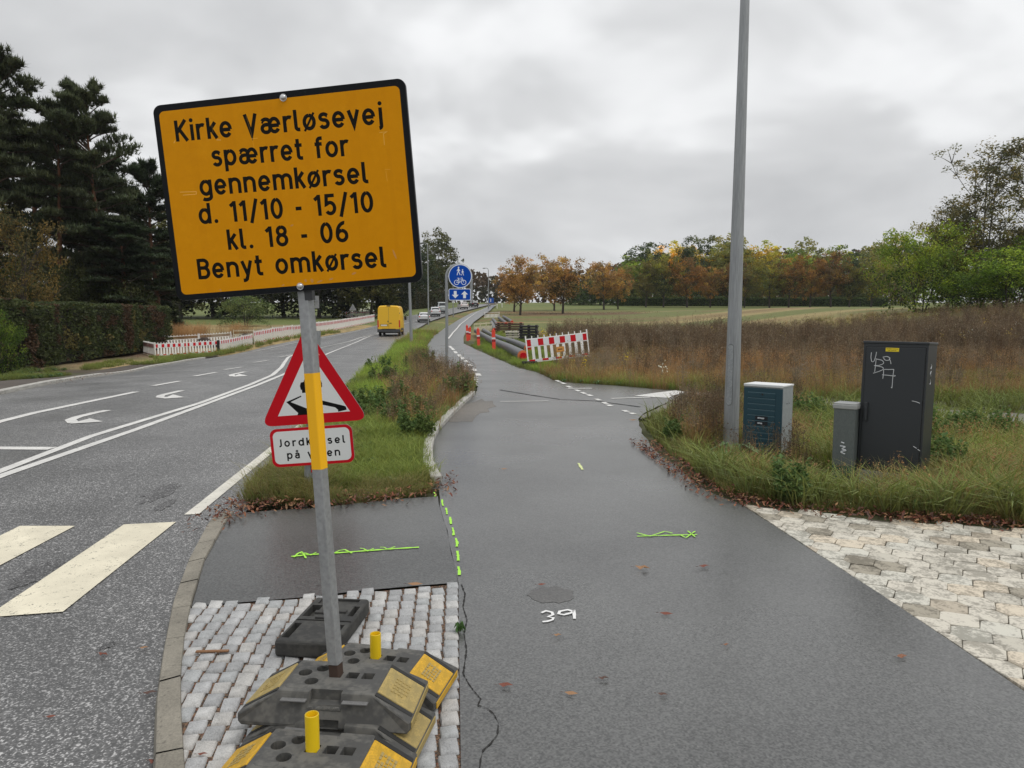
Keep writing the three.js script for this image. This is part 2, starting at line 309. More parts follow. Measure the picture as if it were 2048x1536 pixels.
mark('far_path', gridGeo(5, 110, (u, v) => { const d = lerp(dEnd, 235, v), x = lerp(farL(d), Math.max(farR(d), farL(d) + 1.6), u); return [x, T(x, -d) - 0.002 + 0.0001 * d, -d]; }), M.pathFar, path);
const apronPoly = [...GS([[917, 1165], [893, 1060], [874, 992]]), ...GS([[800, 997], [640, 1015], [470, 1026], [452, 1042], [418, 1095], [395, 1165], [385, 1212]])];
const apron = struct('asphalt_apron', sheet(wobble(apronPoly, 0.02, 0.3), 0.0), M.apron);
const sidePath = struct('side_path', (() => { const top = along(GS([[1377, 783], [1600, 797], [1870, 818], [2048, 828], [2500, 850]]), 0.8), bot = along(GS([[1272, 838], [1400, 806], [1690, 812], [1870, 834], [2048, 847], [2500, 872]]), 0.8); return sheet(wobble([...top, ...bot.reverse()], 0.12, 0.5), -0.004); })(), M.gravel);
// markings on the path
for (const [x, y] of [[901, 694.5], [905.5, 698.5], [911, 705], [919, 711.5], [925, 717], [932, 723], [939.5, 730.5], [948, 740], [956, 749.5]]) { const a = G(x - 1.6, y - 2.2), b = G(x + 1.8, y + 2.4); mark('dashed_marking', ribbon([a, b], 0.16, PM, 0.3), M.whiteRoad, path); }
mark('path_marking', ribbon(GS([[896, 679], [906, 666], [920, 650], [938, 636], [954, 625], [966, 620]]), 0.16, 0.03, 1), M.whiteRoad, path);
for (let i = 0; i < 4; i++) mark('give_way_stripe', ribbon(GS([[928 + 3 * i, 756.5 + 4 * i], [956.5, 756 + 4 * i]]), 0.2, PM, 0.5), M.whiteRoad, path);
mark('path_marking', ribbon(GS([[1000, 803.5], [1097, 802.5]]), 0.07, PM, 0.5), M.whiteRoad, path);
mark('path_marking', ribbon(GS([[1136, 777.5], [1184, 777]]), 0.12, PM, 0.5), M.whiteRoad, path);
mark('path_marking', ribbon(GS([[1222, 797.5], [1300, 795]]), 0.1, PM, 0.5), M.whiteRoad, path);
for (const [x, y] of [[1116, 762.5], [1126, 767], [1138, 774], [1155, 781.5], [1167, 786.5], [1179, 791], [1196, 799.7], [1210, 806.5], [1219, 811.5], [1251, 822.5], [1265, 827.5]]) { const a = G(x - 4, y - 1.6), b = G(x + 4, y + 1.6); mark('dashed_marking', ribbon([a, b], 0.1, PM, 0.3), M.whiteRoad, path); }
mark('give_way_triangle', sheet(GS([[1268, 792], [1310, 786], [1352, 781], [1374, 784.5], [1350, 790], [1338, 796]]), PM), M.whiteRoad, path);
mark('path_marking', ribbon(GS([[878, 800], [885, 803], [900, 805]]), 0.2, PM - 0.001, 0.4), std([0.14, 0.12, 0.10], 0.9), path);
// spray marks, the painted number, cracks and an old patch
for (const [x, y, l] of [[869, 990, 6], [885.3, 1007, 9], [893, 1024, 9], [901, 1043, 10], [906, 1065, 11], [912.5, 1087, 12], [915.5, 1114, 14], [917.5, 1144, 12]]) mark('spray_dash', ribbon(GS([[x - 1, y - l * 0.8], [x + RR(-1, 3), y], [x + 1, y + l * 0.6]]), 0.017, PM, 0.02, 0.8), M.spray, path);
mark('spray_line', ribbon(GS([[582, 1114], [612, 1111], [700, 1105], [780, 1099], [838, 1095.5]]), 0.02, PM, 0.04, 0.9), M.spray, apron);
mark('spray_scribble', mg([[588, 1116, 604, 1105, 612, 1118], [600, 1108, 622, 1112, 633, 1106], [668, 1108, 690, 1101, 704, 1108], [720, 1098, 735, 1104, 748, 1098], [760, 1096, 775, 1100, 790, 1095]].map((c) => ribbon(GS([[c[0], c[1]], [(c[0] + c[2]) / 2, (c[1] + c[3]) / 2 - 2], [c[2], c[3]], [c[4], c[5]]]), 0.012, PM + 0.002, 0.03, 0.8))), M.spray, apron);
mark('spray_line', ribbon(GS([[1274, 1073.5], [1320, 1072], [1394, 1070]]), 0.018, PM, 0.04, 0.8), M.spray, path);
mark('spray_scribble', mg([[[1273, 1067], [1300, 1074], [1330, 1064], [1345, 1068]], [[1375, 1063], [1390, 1075]], [[1390, 1064], [1372, 1077], [1360, 1071]]].map((c) => ribbon(GS(c), 0.011, PM + 0.002, 0.03, 0.8))), M.spray, path);
mark('spray_dash', ribbon(GS([[1157, 927], [1165, 940]]), 0.03, PM, 0.05, 0.6), std([0.6, 0.66, 0.3], 0.7), path);
for (const c of [[[1083, 1227], [1092, 1223], [1104, 1226], [1106, 1231], [1096, 1235], [1107, 1237], [1105, 1241], [1095, 1244], [1085, 1245]], [[1147, 1224], [1135, 1221], [1120, 1224], [1117, 1229], [1128, 1231], [1143, 1227], [1148, 1221], [1149, 1239]]]) mark('painted_number', ribbon(GS(c), 0.018, PM, 0.03, 0.3), M.sprayWhite, path);
const patchPts = []; for (let i = 0; i < 26; i++) { const a = i / 26 * 6.283; patchPts.push([1103 + 46 * Math.cos(a) * (0.85 + 0.3 * rnd()), 1190 + 16 * Math.sin(a) * (0.85 + 0.3 * rnd())]); }
mark('asphalt_patch', sheet(GS(patchPts), 0.0016), M.patch, path);
const crackMat = std([0.022, 0.021, 0.02], 1);
mark('crack', ribbon(GS([[926, 1345], [938, 1368], [952, 1386], [961, 1398], [957, 1411], [975, 1417], [986, 1428], [996, 1446], [994, 1470], [982, 1487], [966, 1502], [962, 1520], [956, 1560]].map(([x, y]) => [x + RR(-1.5, 1.5), y])), 0.0045, PM - 0.002, 0.012, 1.8), crackMat, path);
mark('crack', ribbon(GS([[923, 1170], [930, 1188], [926, 1215], [934, 1240], [928, 1268], [933, 1300], [927, 1345]]), 0.007, PM - 0.002, 0.015, 1.7), crackMat, path);
mark('crack', ribbon(GS([[1000, 780], [1060, 790], [1120, 799], [1190, 802], [1280, 814]]), 0.05, PM - 0.001, 0.2, 0.8), std([0.03, 0.03, 0.032], 0.9), path);
{ const p = []; for (let i = 0; i < 24; i++) { const a = i / 24 * 6.283, k = 0.75 + 0.5 * rnd(); p.push([936 + 58 * Math.cos(a) * k - 10 * Math.sin(a), 823 + 20 * Math.sin(a) * k - 10 * Math.cos(a)]); } mark('sand_patch', sheet(GS(p), PM - 0.003), phys([1.55, 1.35, 1.15], 0.5, { map: pathTex, ior: 1.6, specularIntensity: 1 }), path); }
// tar smears on the road
for (const [x, y, rx, ry] of [[320, 985, 45, 16], [70, 1150, 60, 22], [215, 1292, 22, 6], [330, 1010, 30, 10]]) { const p = []; for (let i = 0; i < 22; i++) { const a = i / 22 * 6.283, k = 0.7 + 0.6 * rnd(); p.push([x + (rx * Math.cos(a) - ry * 0.9 * Math.sin(a)) * k * 0.8, y + (ry * Math.sin(a) - rx * 0.25 * Math.cos(a)) * k]); } mark('tar_smear', sheet(GS(p, ROADY), ROADY + 0.003), std([0.78, 0.78, 0.79], 0.6, { map: roadTex }), road); }

// kerbs
const kerbOut = along(GS([[296, 1700], [305, 1536], [310, 1400], [325, 1300], [345, 1200], [375, 1120], [412, 1050], [428, 1030]]), 0.06), kerbIn = GS([[380, 1700], [370, 1536], [363, 1440], [362, 1350], [370, 1270], [385, 1200], [410, 1120], [455, 1040], [468, 1026]]);
const kerbInA = along(kerbIn, 0.06);
const kerb = struct('kerb', sheet([...kerbOut, ...kerbInA.slice().reverse()], -0.06), M.joint);
{
  const cuts = [0, 0.14, 0.29, 0.40, 0.50, 0.60, 0.70, 0.80, 0.91, 1], pick = (a, t) => { const k = clamp(t) * (a.length - 1), i = Math.min(a.length - 2, Math.floor(k)), f = k - i; return { x: lerp(a[i].x, a[i + 1].x, f), z: lerp(a[i].z, a[i + 1].z, f) }; };
  for (let k = 0; k + 1 < cuts.length; k++) {
    const pos = [], idx = [], n = 4, t0 = cuts[k] + 0.0012, t1 = cuts[k + 1] - 0.0012;
    for (let i = 0; i <= n; i++) {
      const t = lerp(t0, t1, i / n), a = pick(kerbOut, t), b = pick(kerbInA, t), q = (s, y) => pos.push(lerp(a.x, b.x, s), y, lerp(a.z, b.z, s)), lift = RR(-0.001, 0.002);
      q(0, -0.1); q(0.0, -0.022); q(0.10, 0.008 + lift); q(0.97, 0.017 + lift); q(1, 0.009); q(1, -0.08);
      if (i) for (let j = 0; j < 5; j++) { const A = (i - 1) * 6 + j, B = A + 1, C = A + 6, D = C + 1; idx.push(A, B, C, B, D, C); }
    }
    const g = new THREE.BufferGeometry(); g.setAttribute('position', new THREE.Float32BufferAttribute(pos, 3)); g.setIndex(idx); g.computeVertexNormals();
    mesh('kerb_stone', toCreasedNormals(planarUV(g), 0.5), M.kerb, kerb, true);
  }
}
function kerbRow(name, pts, w, h, len, mat, drop = 0.1) {
  const p = along(pts, 0.1), pos0 = []; let acc = 0, start = 0; const root = struct(name, ribbon(pts, w * 0.6, -0.03, 0.5), M.joint);
  const make = (a, b) => { const dx = b.x - a.x, dz = b.z - a.z, l = Math.hypot(dx, dz); if (l < 0.05) return; const g = new RoundedBoxGeometry(l - 0.008, h + drop, w, 1, Math.min(0.015, w * 0.2)); const m = mesh('kerb_stone', g, mat, root, true), cx = (a.x + b.x) / 2, cz = (a.z + b.z) / 2; m.position.set(cx, T(cx, cz) + (h - drop) / 2 + RR(-0.006, 0.006), cz); m.rotation.order = 'YXZ'; m.rotation.set(0, -Math.atan2(dz, dx) + RR(-0.01, 0.01), Math.atan2(T(b.x, b.z) - T(a.x, a.z), l)); };
  for (let i = 1; i < p.length; i++) { acc += Math.hypot(p[i].x - p[i - 1].x, p[i].z - p[i - 1].z); if (acc >= len || i === p.length - 1) { make(p[start], p[i]); start = i; acc = 0; } }
  return root;
}
kerbRow('verge_kerb', GS([[872, 966], [852, 922], [862, 870], [895, 835], [945, 788]]), 0.12, 0.07, 0.8, M.kerbPale);
{ const pts = []; for (let d = 9; d <= 42; d += 1) pts.push({ x: xL(d) - 0.1, z: -d }); kerbRow('roadside_kerb', pts, 0.2, 0.04, 1.2, M.kerbPale, 0.15); }
struct('sidewalk', gridGeo(3, 60, (u, v) => { const d = lerp(4, 46, v), x = xL(d) - 0.2 - u * lerp(2.6, 1.6, v); return [x, T(x, -d) - 0.01, -d]; }), M.walk);

// granite setts around the sign foot
const islandPoly = [...GS([[385, 1212], [640, 1190], [917, 1165], [919, 1350], [922, 1536], [925, 1720]]), ...GS([[378, 1720], [370, 1536], [363, 1440], [362, 1350], [370, 1270]])];
const island = struct('sett_paving', sheet(islandPoly, -0.0095), M.joint);
{
  const r = rng(77), vars = [];
  for (let k = 0; k < 9; k++) {
    const n = 4, pos = [], idx = [], rag = Array.from({ length: 8 }, () => RR(0.96, 1.05, r)), tilt = [RR(-0.004, 0.004, r), RR(-0.004, 0.004, r)];
    for (let j = 0; j <= n; j++) for (let i = 0; i <= n; i++) {
      let u = [-1, -0.86, 0, 0.86, 1][i], v = [-1, -0.86, 0, 0.86, 1][j]; const m = Math.max(Math.abs(u), Math.abs(v)), ang = (Math.atan2(v, u) / 6.2832 + 1) % 1 * 8, k0 = Math.floor(ang) % 8, rg = lerp(rag[k0], rag[(k0 + 1) % 8], ang - Math.floor(ang));
      const sq = Math.hypot(u, v) > 1.2 ? 0.97 : 1, e = m > 0.99; pos.push(u * 0.5 * (e ? rg * sq : rg), e ? -0.0115 : 0.0035 * (1 - m * m) + tilt[0] * u + tilt[1] * v + RR(-0.0012, 0.0012, r), v * 0.5 * (e ? rg * sq : rg));
    }
    for (let j = 0; j < n; j++) for (let i = 0; i < n; i++) { const a = j * (n + 1) + i, b = a + 1, c = a + n + 1, d = c + 1; idx.push(a, c, b, b, c, d); }
    const g = new THREE.BufferGeometry(); g.setAttribute('position', new THREE.Float32BufferAttribute(pos, 3)); g.setIndex(idx); g.computeVertexNormals();
    planarUV(g, 0.1); const uv = g.attributes.uv, du = RR(0, 3, r), dv = RR(0, 3, r); for (let i = 0; i < uv.count; i++) uv.setXY(i, uv.getX(i) + du, uv.getY(i) + dv); vars.push(g);
  }
  const tones = [[0.64, 0.65, 0.66], [0.76, 0.76, 0.75], [0.52, 0.53, 0.54], [0.68, 0.67, 0.65], [0.58, 0.60, 0.61]].map((c) => std(c, 0.8, { map: graniteTex }));
  const h = Math.atan((918 - 1024) / FPX), fx = Math.sin(h), fz = -Math.cos(h), rx = Math.cos(h), rz = Math.sin(h), o = G(917, 1165), place = [];
  for (let c = 0; c < 22; c++) {
    let s = RR(-0.3, -0.24, r); const wCol = 0.0855;
    while (s < 1.9) {
      const l = RR(0.088, 0.114, r), side = -(c + 0.5) * wCol + 0.006, fwd = -s - l / 2 - c * 0.016, x = o.x + rx * side + fx * fwd, z = o.z + rz * side + fz * fwd;
      const ed = edgeDist(islandPoly, x, z), ins = inside(islandPoly, x, z); if ((ins && (ed > 0.03 || x < o.x - 0.5)) || (!ins && ed < 0.028 && x < o.x - 0.9 && z > o.z + 0.35)) place.push([x, z, l, wCol]);
      s += l;
    }
  }
  const shown = place.filter(([x, z]) => z < -2.42 && !(x > -0.98 && x < -0.42 && z > -3.05) && !(x > -0.95 && x < -0.72 && z > -3.5 && z < -3.2)).slice(0, 300); for (const [x, z, l, w] of shown) { const m = mesh('sett', vars[Math.floor(r() * vars.length)], tones[Math.floor(r() * tones.length)], island, true); m.position.set(x, RR(0.0, 0.0045, r), z); m.rotation.y = -h + RR(-0.04, 0.04, r) + 0.10; m.scale.set((w - 0.010) * RR(0.95, 1.05, r), 1, (l - 0.006) * 1.0); }
  console.log('setts', place.length, shown.length);
}
// lime-washed block paving on the right
const blockPoly = GS([[1478, 1004], [1600, 1022], [1800, 1042], [2060, 1058], [2300, 1075], [2500, 1480], [2380, 1600], [2048, 1376], [1760, 1183], [1600, 1083]]);
const blocks = struct('block_paving', sheet(blockPoly, -0.012), std([0.10, 0.088, 0.068], 0.95, { map: soilTex }));
{
  const r = rng(99), W = 0.205, HH = 0.158, tones = [0, 1, 2, 3, 4, 5].map((k) => std([[0.86, 0.835, 0.78], [0.75, 0.73, 0.68], [0.50, 0.47, 0.41], [0.90, 0.82, 0.71], [0.84, 0.84, 0.80], [0.66, 0.60, 0.52]][k], 0.85, { map: wornTex }));
  const ax = G(1478, 1004), bx = G(2048, 1376), yaw = -0.30, cs = Math.cos(yaw), sn = Math.sin(yaw); let n = 0;
  const clip = (poly, a, b) => { const out = [], side = (p) => (b.x - a.x) * (p[1] - a.z) - (b.z - a.z) * (p[0] - a.x); poly.forEach((p, i) => { const q = poly[(i + 1) % poly.length], sp_ = side(p), sq = side(q); if (sp_ <= 0) out.push(p); if (sp_ * sq < 0) { const t = sp_ / (sp_ - sq); out.push([lerp(p[0], q[0], t), lerp(p[1], q[1], t)]); } }); return out; };
  for (let j = -34; j < 34; j++) for (let i = -30; i < 30; i++) {
    if (n >= 296) break;
    const lx = (i + (j & 1) * 0.5) * W, lz = j * HH, cx = ax.x + 1.6 + lx * cs - lz * sn, cz = ax.z + 1.5 + lx * sn + lz * cs;
    let poly = [[0.5, -0.19], [0.5, 0.19], [0.07, 0.62], [-0.07, 0.60], [-0.5, 0.19], [-0.5, -0.19], [-0.07, -0.62], [0.07, -0.60]].map(([u, v]) => { const g = 0.99, X = u * W * g + RR(-0.003, 0.003, r), Z = v * HH * g * 1.115 + RR(-0.003, 0.003, r); return [cx + X * cs - Z * sn, cz + X * sn + Z * cs]; });
    if (poly.some(([x, z]) => (bx.x - ax.x) * (z - ax.z) - (bx.z - ax.z) * (x - ax.x) > 0)) { const a = { x: ax.x, z: ax.z }, b = { x: bx.x, z: bx.z }; poly = clip(poly, a, b); }
    if (poly.length < 3) continue;
    const mx = poly.reduce((s, p) => s + p[0], 0) / poly.length, mz = poly.reduce((s, p) => s + p[1], 0) / poly.length;
    if (!inside(blockPoly, mx, mz) || mz > -2.6 || mx > 5.2) continue;
    const y = RR(-0.001, 0.004, r), pos = [], idx = [], N = poly.length, tx = RR(-0.012, 0.012, r), tz = RR(-0.012, 0.012, r);
    poly.forEach(([x, z]) => pos.push(x, y - 0.02, z)); poly.forEach(([x, z]) => pos.push(x, y - 0.003, z));
    poly.forEach(([x, z]) => { const X = lerp(x, mx, 0.035), Z = lerp(z, mz, 0.035); pos.push(X, y + (X - mx) * tx + (Z - mz) * tz, Z); }); pos.push(mx, y, mz);
    for (let k = 0; k < N; k++) { const e = (k + 1) % N; idx.push(k, N + k, e, e, N + k, N + e, N + k, 2 * N + k, N + e, N + e, 2 * N + k, 2 * N + e, 2 * N + k, 3 * N, 2 * N + e); }
    const g = new THREE.BufferGeometry(); g.setAttribute('position', new THREE.Float32BufferAttribute(pos, 3)); g.setIndex(idx); g.computeVertexNormals();
    const pick = r(), blot = fbm(mx * 1.3, mz * 1.3, 8, 2); mesh('paving_block', toCreasedNormals(planarUV(g), 0.4), tones[pick < 0.11 ? 2 : pick < 0.2 ? 5 : pick < 0.2 + 0.35 * blot ? 1 : pick < 0.7 ? 0 : pick < 0.85 ? 3 : 4], blocks, true); n++;
  }
  console.log('pavers', n);
}

// ------------------------------------------------------------------ bare ground under everything
const COL = { grass: [0.060, 0.085, 0.022], meadow: [0.135, 0.150, 0.038], straw: [0.36, 0.27, 0.12], herb: [0.07, 0.048, 0.03], soil: [0.075, 0.052, 0.034], track: [0.20, 0.135, 0.085], lawn: [0.11, 0.15, 0.03], leaf: [0.12, 0.06, 0.03], orange: [0.19, 0.115, 0.05] };
function groundColor(x, z) {
  const d = -z, n = fbm(x * 0.15, z * 0.15, 201, 4), n2 = fbm(x * 0.6, z * 0.6, 202, 3); let c;
  if (x < xL(d) - 0.1) {
    c = mix3(COL.grass, COL.soil, sstep(0.35, 0.65, n2));
    if (d > 33) { const track = Math.exp(-Math.pow((x - (xL(d) - 6.5 - 3 * n)) / 4, 2)); c = mix3(COL.straw, COL.track, clamp(track * 1.3)); c = mix3(c, COL.grass, 0.45 * sstep(0.55, 0.7, n2)); if (d > 97) c = mix3(c, COL.lawn, sstep(97, 101, d) * 0.9); }
  } else if (x < xR(d) + 0.1) c = COL.soil;
  else {
    const far = sstep(58, 66, d + 4 * n2);
    c = mix3(mix3(COL.soil, COL.grass, 0.35 + 0.4 * n2), COL.meadow, far);
    const fieldX = sstep(0.3, 3, x); c = mix3(c, mix3(COL.herb, COL.orange, n2), (1 - far) * fieldX * sstep(16, 22, d));
    c = mix3(c, COL.straw, far * 0.7 * sstep(0.54, 0.66, fbm(x * 0.03, z * 0.13, 204, 3)));
    c = mix3(c, COL.orange, far * 0.6 * sstep(0.52, 0.66, fbm(x * 0.05 + 9, z * 0.1, 205, 3)));
    c = mix3(c, COL.leaf, 0.7 * sstep(138, 146, d) * (1 - sstep(158, 164, d)) * sstep(0, 4, x) * (1 - sstep(24, 30, x)));
    if (d > 165) c = mix3(c, COL.lawn, 0.7 * sstep(165, 180, d));
  }
  return c;
}
{
  const ax = (a, b, n, f) => Array.from({ length: n + 1 }, (_, i) => { const t = i / n * 2 - 1; return (a + b) / 2 + (b - a) / 2 * (f * t + (1 - f) * t * t * t * t * t); });
  const xs = ax(-520, 520, 230, 0.11), zs = Array.from({ length: 231 }, (_, i) => { const t = i / 230; return 30 - 1000 * (0.10 * t + 0.05 * t * t + 0.85 * t * t * t * t * t); });
  const pos = [], col = [], idx = [];
  zs.forEach((z) => xs.forEach((x) => {
    const d = -z; let y = T(x, z) - 0.012 - 0.0012 * Math.max(0, d - 40);
    if (x > xL(d) - 0.9 && x < xR(d) + 0.9) y -= 0.14; else if (d < 5.4 && x < 6) y -= 0.07; else if (inside(pathPoly, x, z) || edgeDist(pathPoly, x, z) < 0.4) y -= 0.05; else if (d > 40 && x > farL(d) - 1.5 && x < farR(d) + 1.5) y -= 0.2;
    pos.push(x, y, z); col.push(...groundColor(x, z));
  }));
  const w = xs.length; for (let j = 0; j + 1 < zs.length; j++) for (let i = 0; i + 1 < w; i++) { const a = j * w + i; idx.push(a, a + 1, a + w, a + 1, a + w + 1, a + w); }
  const g = new THREE.BufferGeometry(); g.setAttribute('position', new THREE.Float32BufferAttribute(pos, 3)); g.setAttribute('color', new THREE.Float32BufferAttribute(col, 3)); g.setIndex(idx); g.computeVertexNormals();
  struct('ground', planarUV(g), M.soil);
}

// ------------------------------------------------------------------ lettering: strokes like the road-sign alphabet
const GLYPH = {
  K: [0.60, 'M.075 0 L.075 1 M.53 1 L.1 .44 M.2 .58 L.55 0'], i: [0.15, 'M.075 0 L.075 .76 D.075 .95 .092'], r: [0.38, 'M.075 0 L.075 .76 M.075 .45 E.29 .45 .215 .235 180 62'],
  k: [0.47, 'M.075 0 L.075 1 M.41 .76 L.1 .36 M.19 .47 L.44 0'], e: [0.58, 'M.08 .37 L.505 .37 M.505 .37 E.29 .38 .215 .305 0 325'], V: [0.62, 'M.06 1 L.31 .05 L.56 1'],
  'æ': [0.94, 'M.09 .60 E.26 .53 .18 .155 155 0 L.44 .2 M.44 .43 L.26 .43 E.25 .25 .175 .175 100 270 E.29 .25 .15 .175 270 360 M.44 .37 L.865 .37 M.865 .37 E.655 .38 .21 .305 0 325'],
  l: [0.27, 'M.075 1 L.075 .2 E.2 .2 .125 .125 180 270 L.26 .075'], 'ø': [0.6, 'M.3 .685 E.3 .38 .225 .305 90 450 Z M.06 -.03 W.6 L.54 .80 W1'], s: [0.5, 'M.42 .60 E.25 .55 .165 .135 25 270 M.25 .415 E.25 .245 .175 .17 90 -155'],
  v: [0.54, 'M.06 .76 L.27 .05 L.48 .76'], j: [0.2, 'M.125 .76 L.125 -.08 E.0 -.08 .125 .11 0 -80 D.125 .95 .092'], p: [0.6, 'M.075 .76 L.075 -.27 M.3 .685 E.3 .38 .225 .305 90 450'],
  d: [0.6, 'M.525 1 L.525 0 M.3 .685 E.3 .38 .225 .305 90 450'], g: [0.6, 'M.525 .76 L.525 -.05 E.3 -.05 .225 .14 0 -140 M.3 .685 E.3 .38 .225 .305 90 450'], t: [0.38, 'M.15 .98 L.15 .2 E.275 .2 .125 .125 180 270 L.36 .075 M0 .685 L.35 .685'],
  f: [0.38, 'M.15 0 L.15 .8 E.28 .8 .13 .125 180 90 L.38 .925 M0 .66 L.35 .66'], o: [0.6, 'M.3 .685 E.3 .38 .225 .305 90 450'], n: [0.58, 'M.075 0 L.075 .76 M.075 .43 E.29 .46 .215 .225 180 0 L.505 0'],
  m: [0.92, 'M.075 0 L.075 .76 M.075 .45 E.267 .47 .192 .215 180 0 L.459 0 M.459 .45 E.651 .47 .192 .215 180 0 L.843 0'], B: [0.58, 'M.075 0 L.075 1 M.075 .925 L.3 .925 E.3 .735 .2 .19 90 -90 L.075 .545 M.3 .545 E.31 .31 .21 .235 90 -90 L.075 .075'],
  y: [0.54, 'M.06 .76 L.29 .05 M.48 .76 L.24 -.1 E.1 -.08 .14 .115 -10 -90 L.05 -.195'], '.': [0.2, 'D.1 .095 .095'], 1: [0.33, 'M.02 .76 L.235 .93 M.235 1 L.235 0'], 0: [0.58, 'M.29 .925 E.29 .5 .215 .425 90 450'], '/': [0.42, 'M.05 -.12 L.37 1.04'],
  '-': [0.28, 'M0 .42 L.28 .42'], 5: [0.56, 'M.5 .925 L.13 .925 L.1 .52 E.27 .335 .21 .26 130 -145'], 8: [0.58, 'M.29 .925 E.29 .735 .185 .19 90 450 M.29 .545 E.29 .31 .215 .235 90 450'], 6: [0.58, 'M.29 .555 E.29 .315 .215 .24 90 450 M.45 .915 E.46 .4 .385 .525 96 185'],
  J: [0.36, 'M.28 1 L.28 .25 E.13 .25 .15 .175 0 -110'], a: [0.52, 'M.09 .60 E.26 .53 .18 .155 155 0 L.44 0 M.44 .43 L.26 .43 E.25 .25 .175 .175 100 270 E.29 .25 .15 .175 270 360'], 'å': [0.52, 'M.09 .60 E.26 .53 .18 .155 155 0 L.44 0 M.44 .43 L.26 .43 E.25 .25 .175 .175 100 270 E.29 .25 .15 .175 270 360 O.26 .96 .09'], ' ': [0.34, ''],
};
function drawText(ctx, text, x0, base, x1, cap, opt = {}) {            // between x0 and x1 on the line base, capitals cap high (canvas units)
  const gap = opt.gap ?? 0.13, wt = opt.weight ?? 0.168, chars = [...text]; let w = 0; chars.forEach((c, i) => { w += GLYPH[c][0] + (i ? gap : 0); });
  const sx = (x1 - x0) / w, sy = cap; let x = 0;
  ctx.save(); ctx.translate(x0, base); if (opt.slope) ctx.transform(1, opt.slope, 0, 1, 0, 0); ctx.scale(1, -1); ctx.lineCap = 'butt'; ctx.lineJoin = 'miter';
  const E = (cx, cy, rx, ry, a0, a1, move) => { const n = 24; for (let i = 0; i <= n; i++) { const a = lerp(a0, a1, i / n) * Math.PI / 180, X = (x + cx + rx * Math.cos(a)) * sx, Y = (cy + ry * Math.sin(a)) * sy; if (i === 0 && move) ctx.moveTo(X, Y); else ctx.lineTo(X, Y); } };
  chars.forEach((c) => {
    const [adv, cmd] = GLYPH[c]; ctx.lineWidth = wt * (sx + sy) / 2;
    const tok = cmd.match(/[A-Z][^A-Z]*/g) ?? []; ctx.beginPath();
    for (const t of tok) {
      const n = (t.slice(1).match(/-?\d*\.?\d+/g) ?? []).map(Number);
      if (t[0] === 'M') ctx.moveTo((x + n[0]) * sx, n[1] * sy);
      if (t[0] === 'L') ctx.lineTo((x + n[0]) * sx, n[1] * sy);
      if (t[0] === 'E') E(...n, false);
      if (t[0] === 'W') { ctx.stroke(); ctx.beginPath(); ctx.moveTo((x + 0.06) * sx, -0.03 * sy); ctx.lineWidth = wt * (sx + sy) / 2 * (n[0] < 1 ? 0.62 : 1); if (n[0] < 1) { ctx.lineTo((x + 0.54) * sx, 0.8 * sy); ctx.stroke(); ctx.beginPath(); } }
      if (t[0] === 'D') { ctx.stroke(); ctx.beginPath(); ctx.arc((x + n[0]) * sx, n[1] * sy, n[2] * (sx + sy) / 2, 0, 7); ctx.fill(); ctx.beginPath(); }
      if (t[0] === 'O') { ctx.stroke(); ctx.beginPath(); E(n[0], n[1], n[2], n[2], 0, 360, true); ctx.lineWidth *= 0.6; ctx.stroke(); ctx.beginPath(); }
    }
    ctx.stroke(); x += adv + gap;
  });
  ctx.restore();
}
function canvas(w, h, draw) { const c = document.createElement('canvas'); c.width = w; c.height = h; const ctx = c.getContext('2d'); draw(ctx, w, h); const t = new THREE.CanvasTexture(c); t.colorSpace = THREE.SRGBColorSpace; return t; }
function faceUV(g, w, h) { const p = g.attributes.position, uv = new Float32Array(p.count * 2); for (let i = 0; i < p.count; i++) { uv[2 * i] = p.getX(i) / w + 0.5; uv[2 * i + 1] = p.getY(i) / h + 0.5; } g.setAttribute('uv', new THREE.BufferAttribute(uv, 2)); return g; }
function roundRect(w, h, r) { const s = new THREE.Shape(), x = -w / 2, y = -h / 2; s.moveTo(x + r, y); s.lineTo(x + w - r, y); s.absarc(x + w - r, y + r, r, -Math.PI / 2, 0); s.lineTo(x + w, y + h - r); s.absarc(x + w - r, y + h - r, r, 0, Math.PI / 2); s.lineTo(x + r, y + h); s.absarc(x + r, y + h - r, r, Math.PI / 2, Math.PI); s.lineTo(x, y + r); s.absarc(x + r, y + r, r, Math.PI, Math.PI * 1.5); return s; }
const slab = (shape, t, bevel = 0.002) => new THREE.ExtrudeGeometry(shape, { depth: t, bevelEnabled: bevel > 0, bevelThickness: bevel, bevelSize: bevel, bevelSegments: 2, curveSegments: 10 });
const face = (shape, w, h, z) => faceUV(new THREE.ShapeGeometry(shape, 14), w, h).translate(0, 0, z);

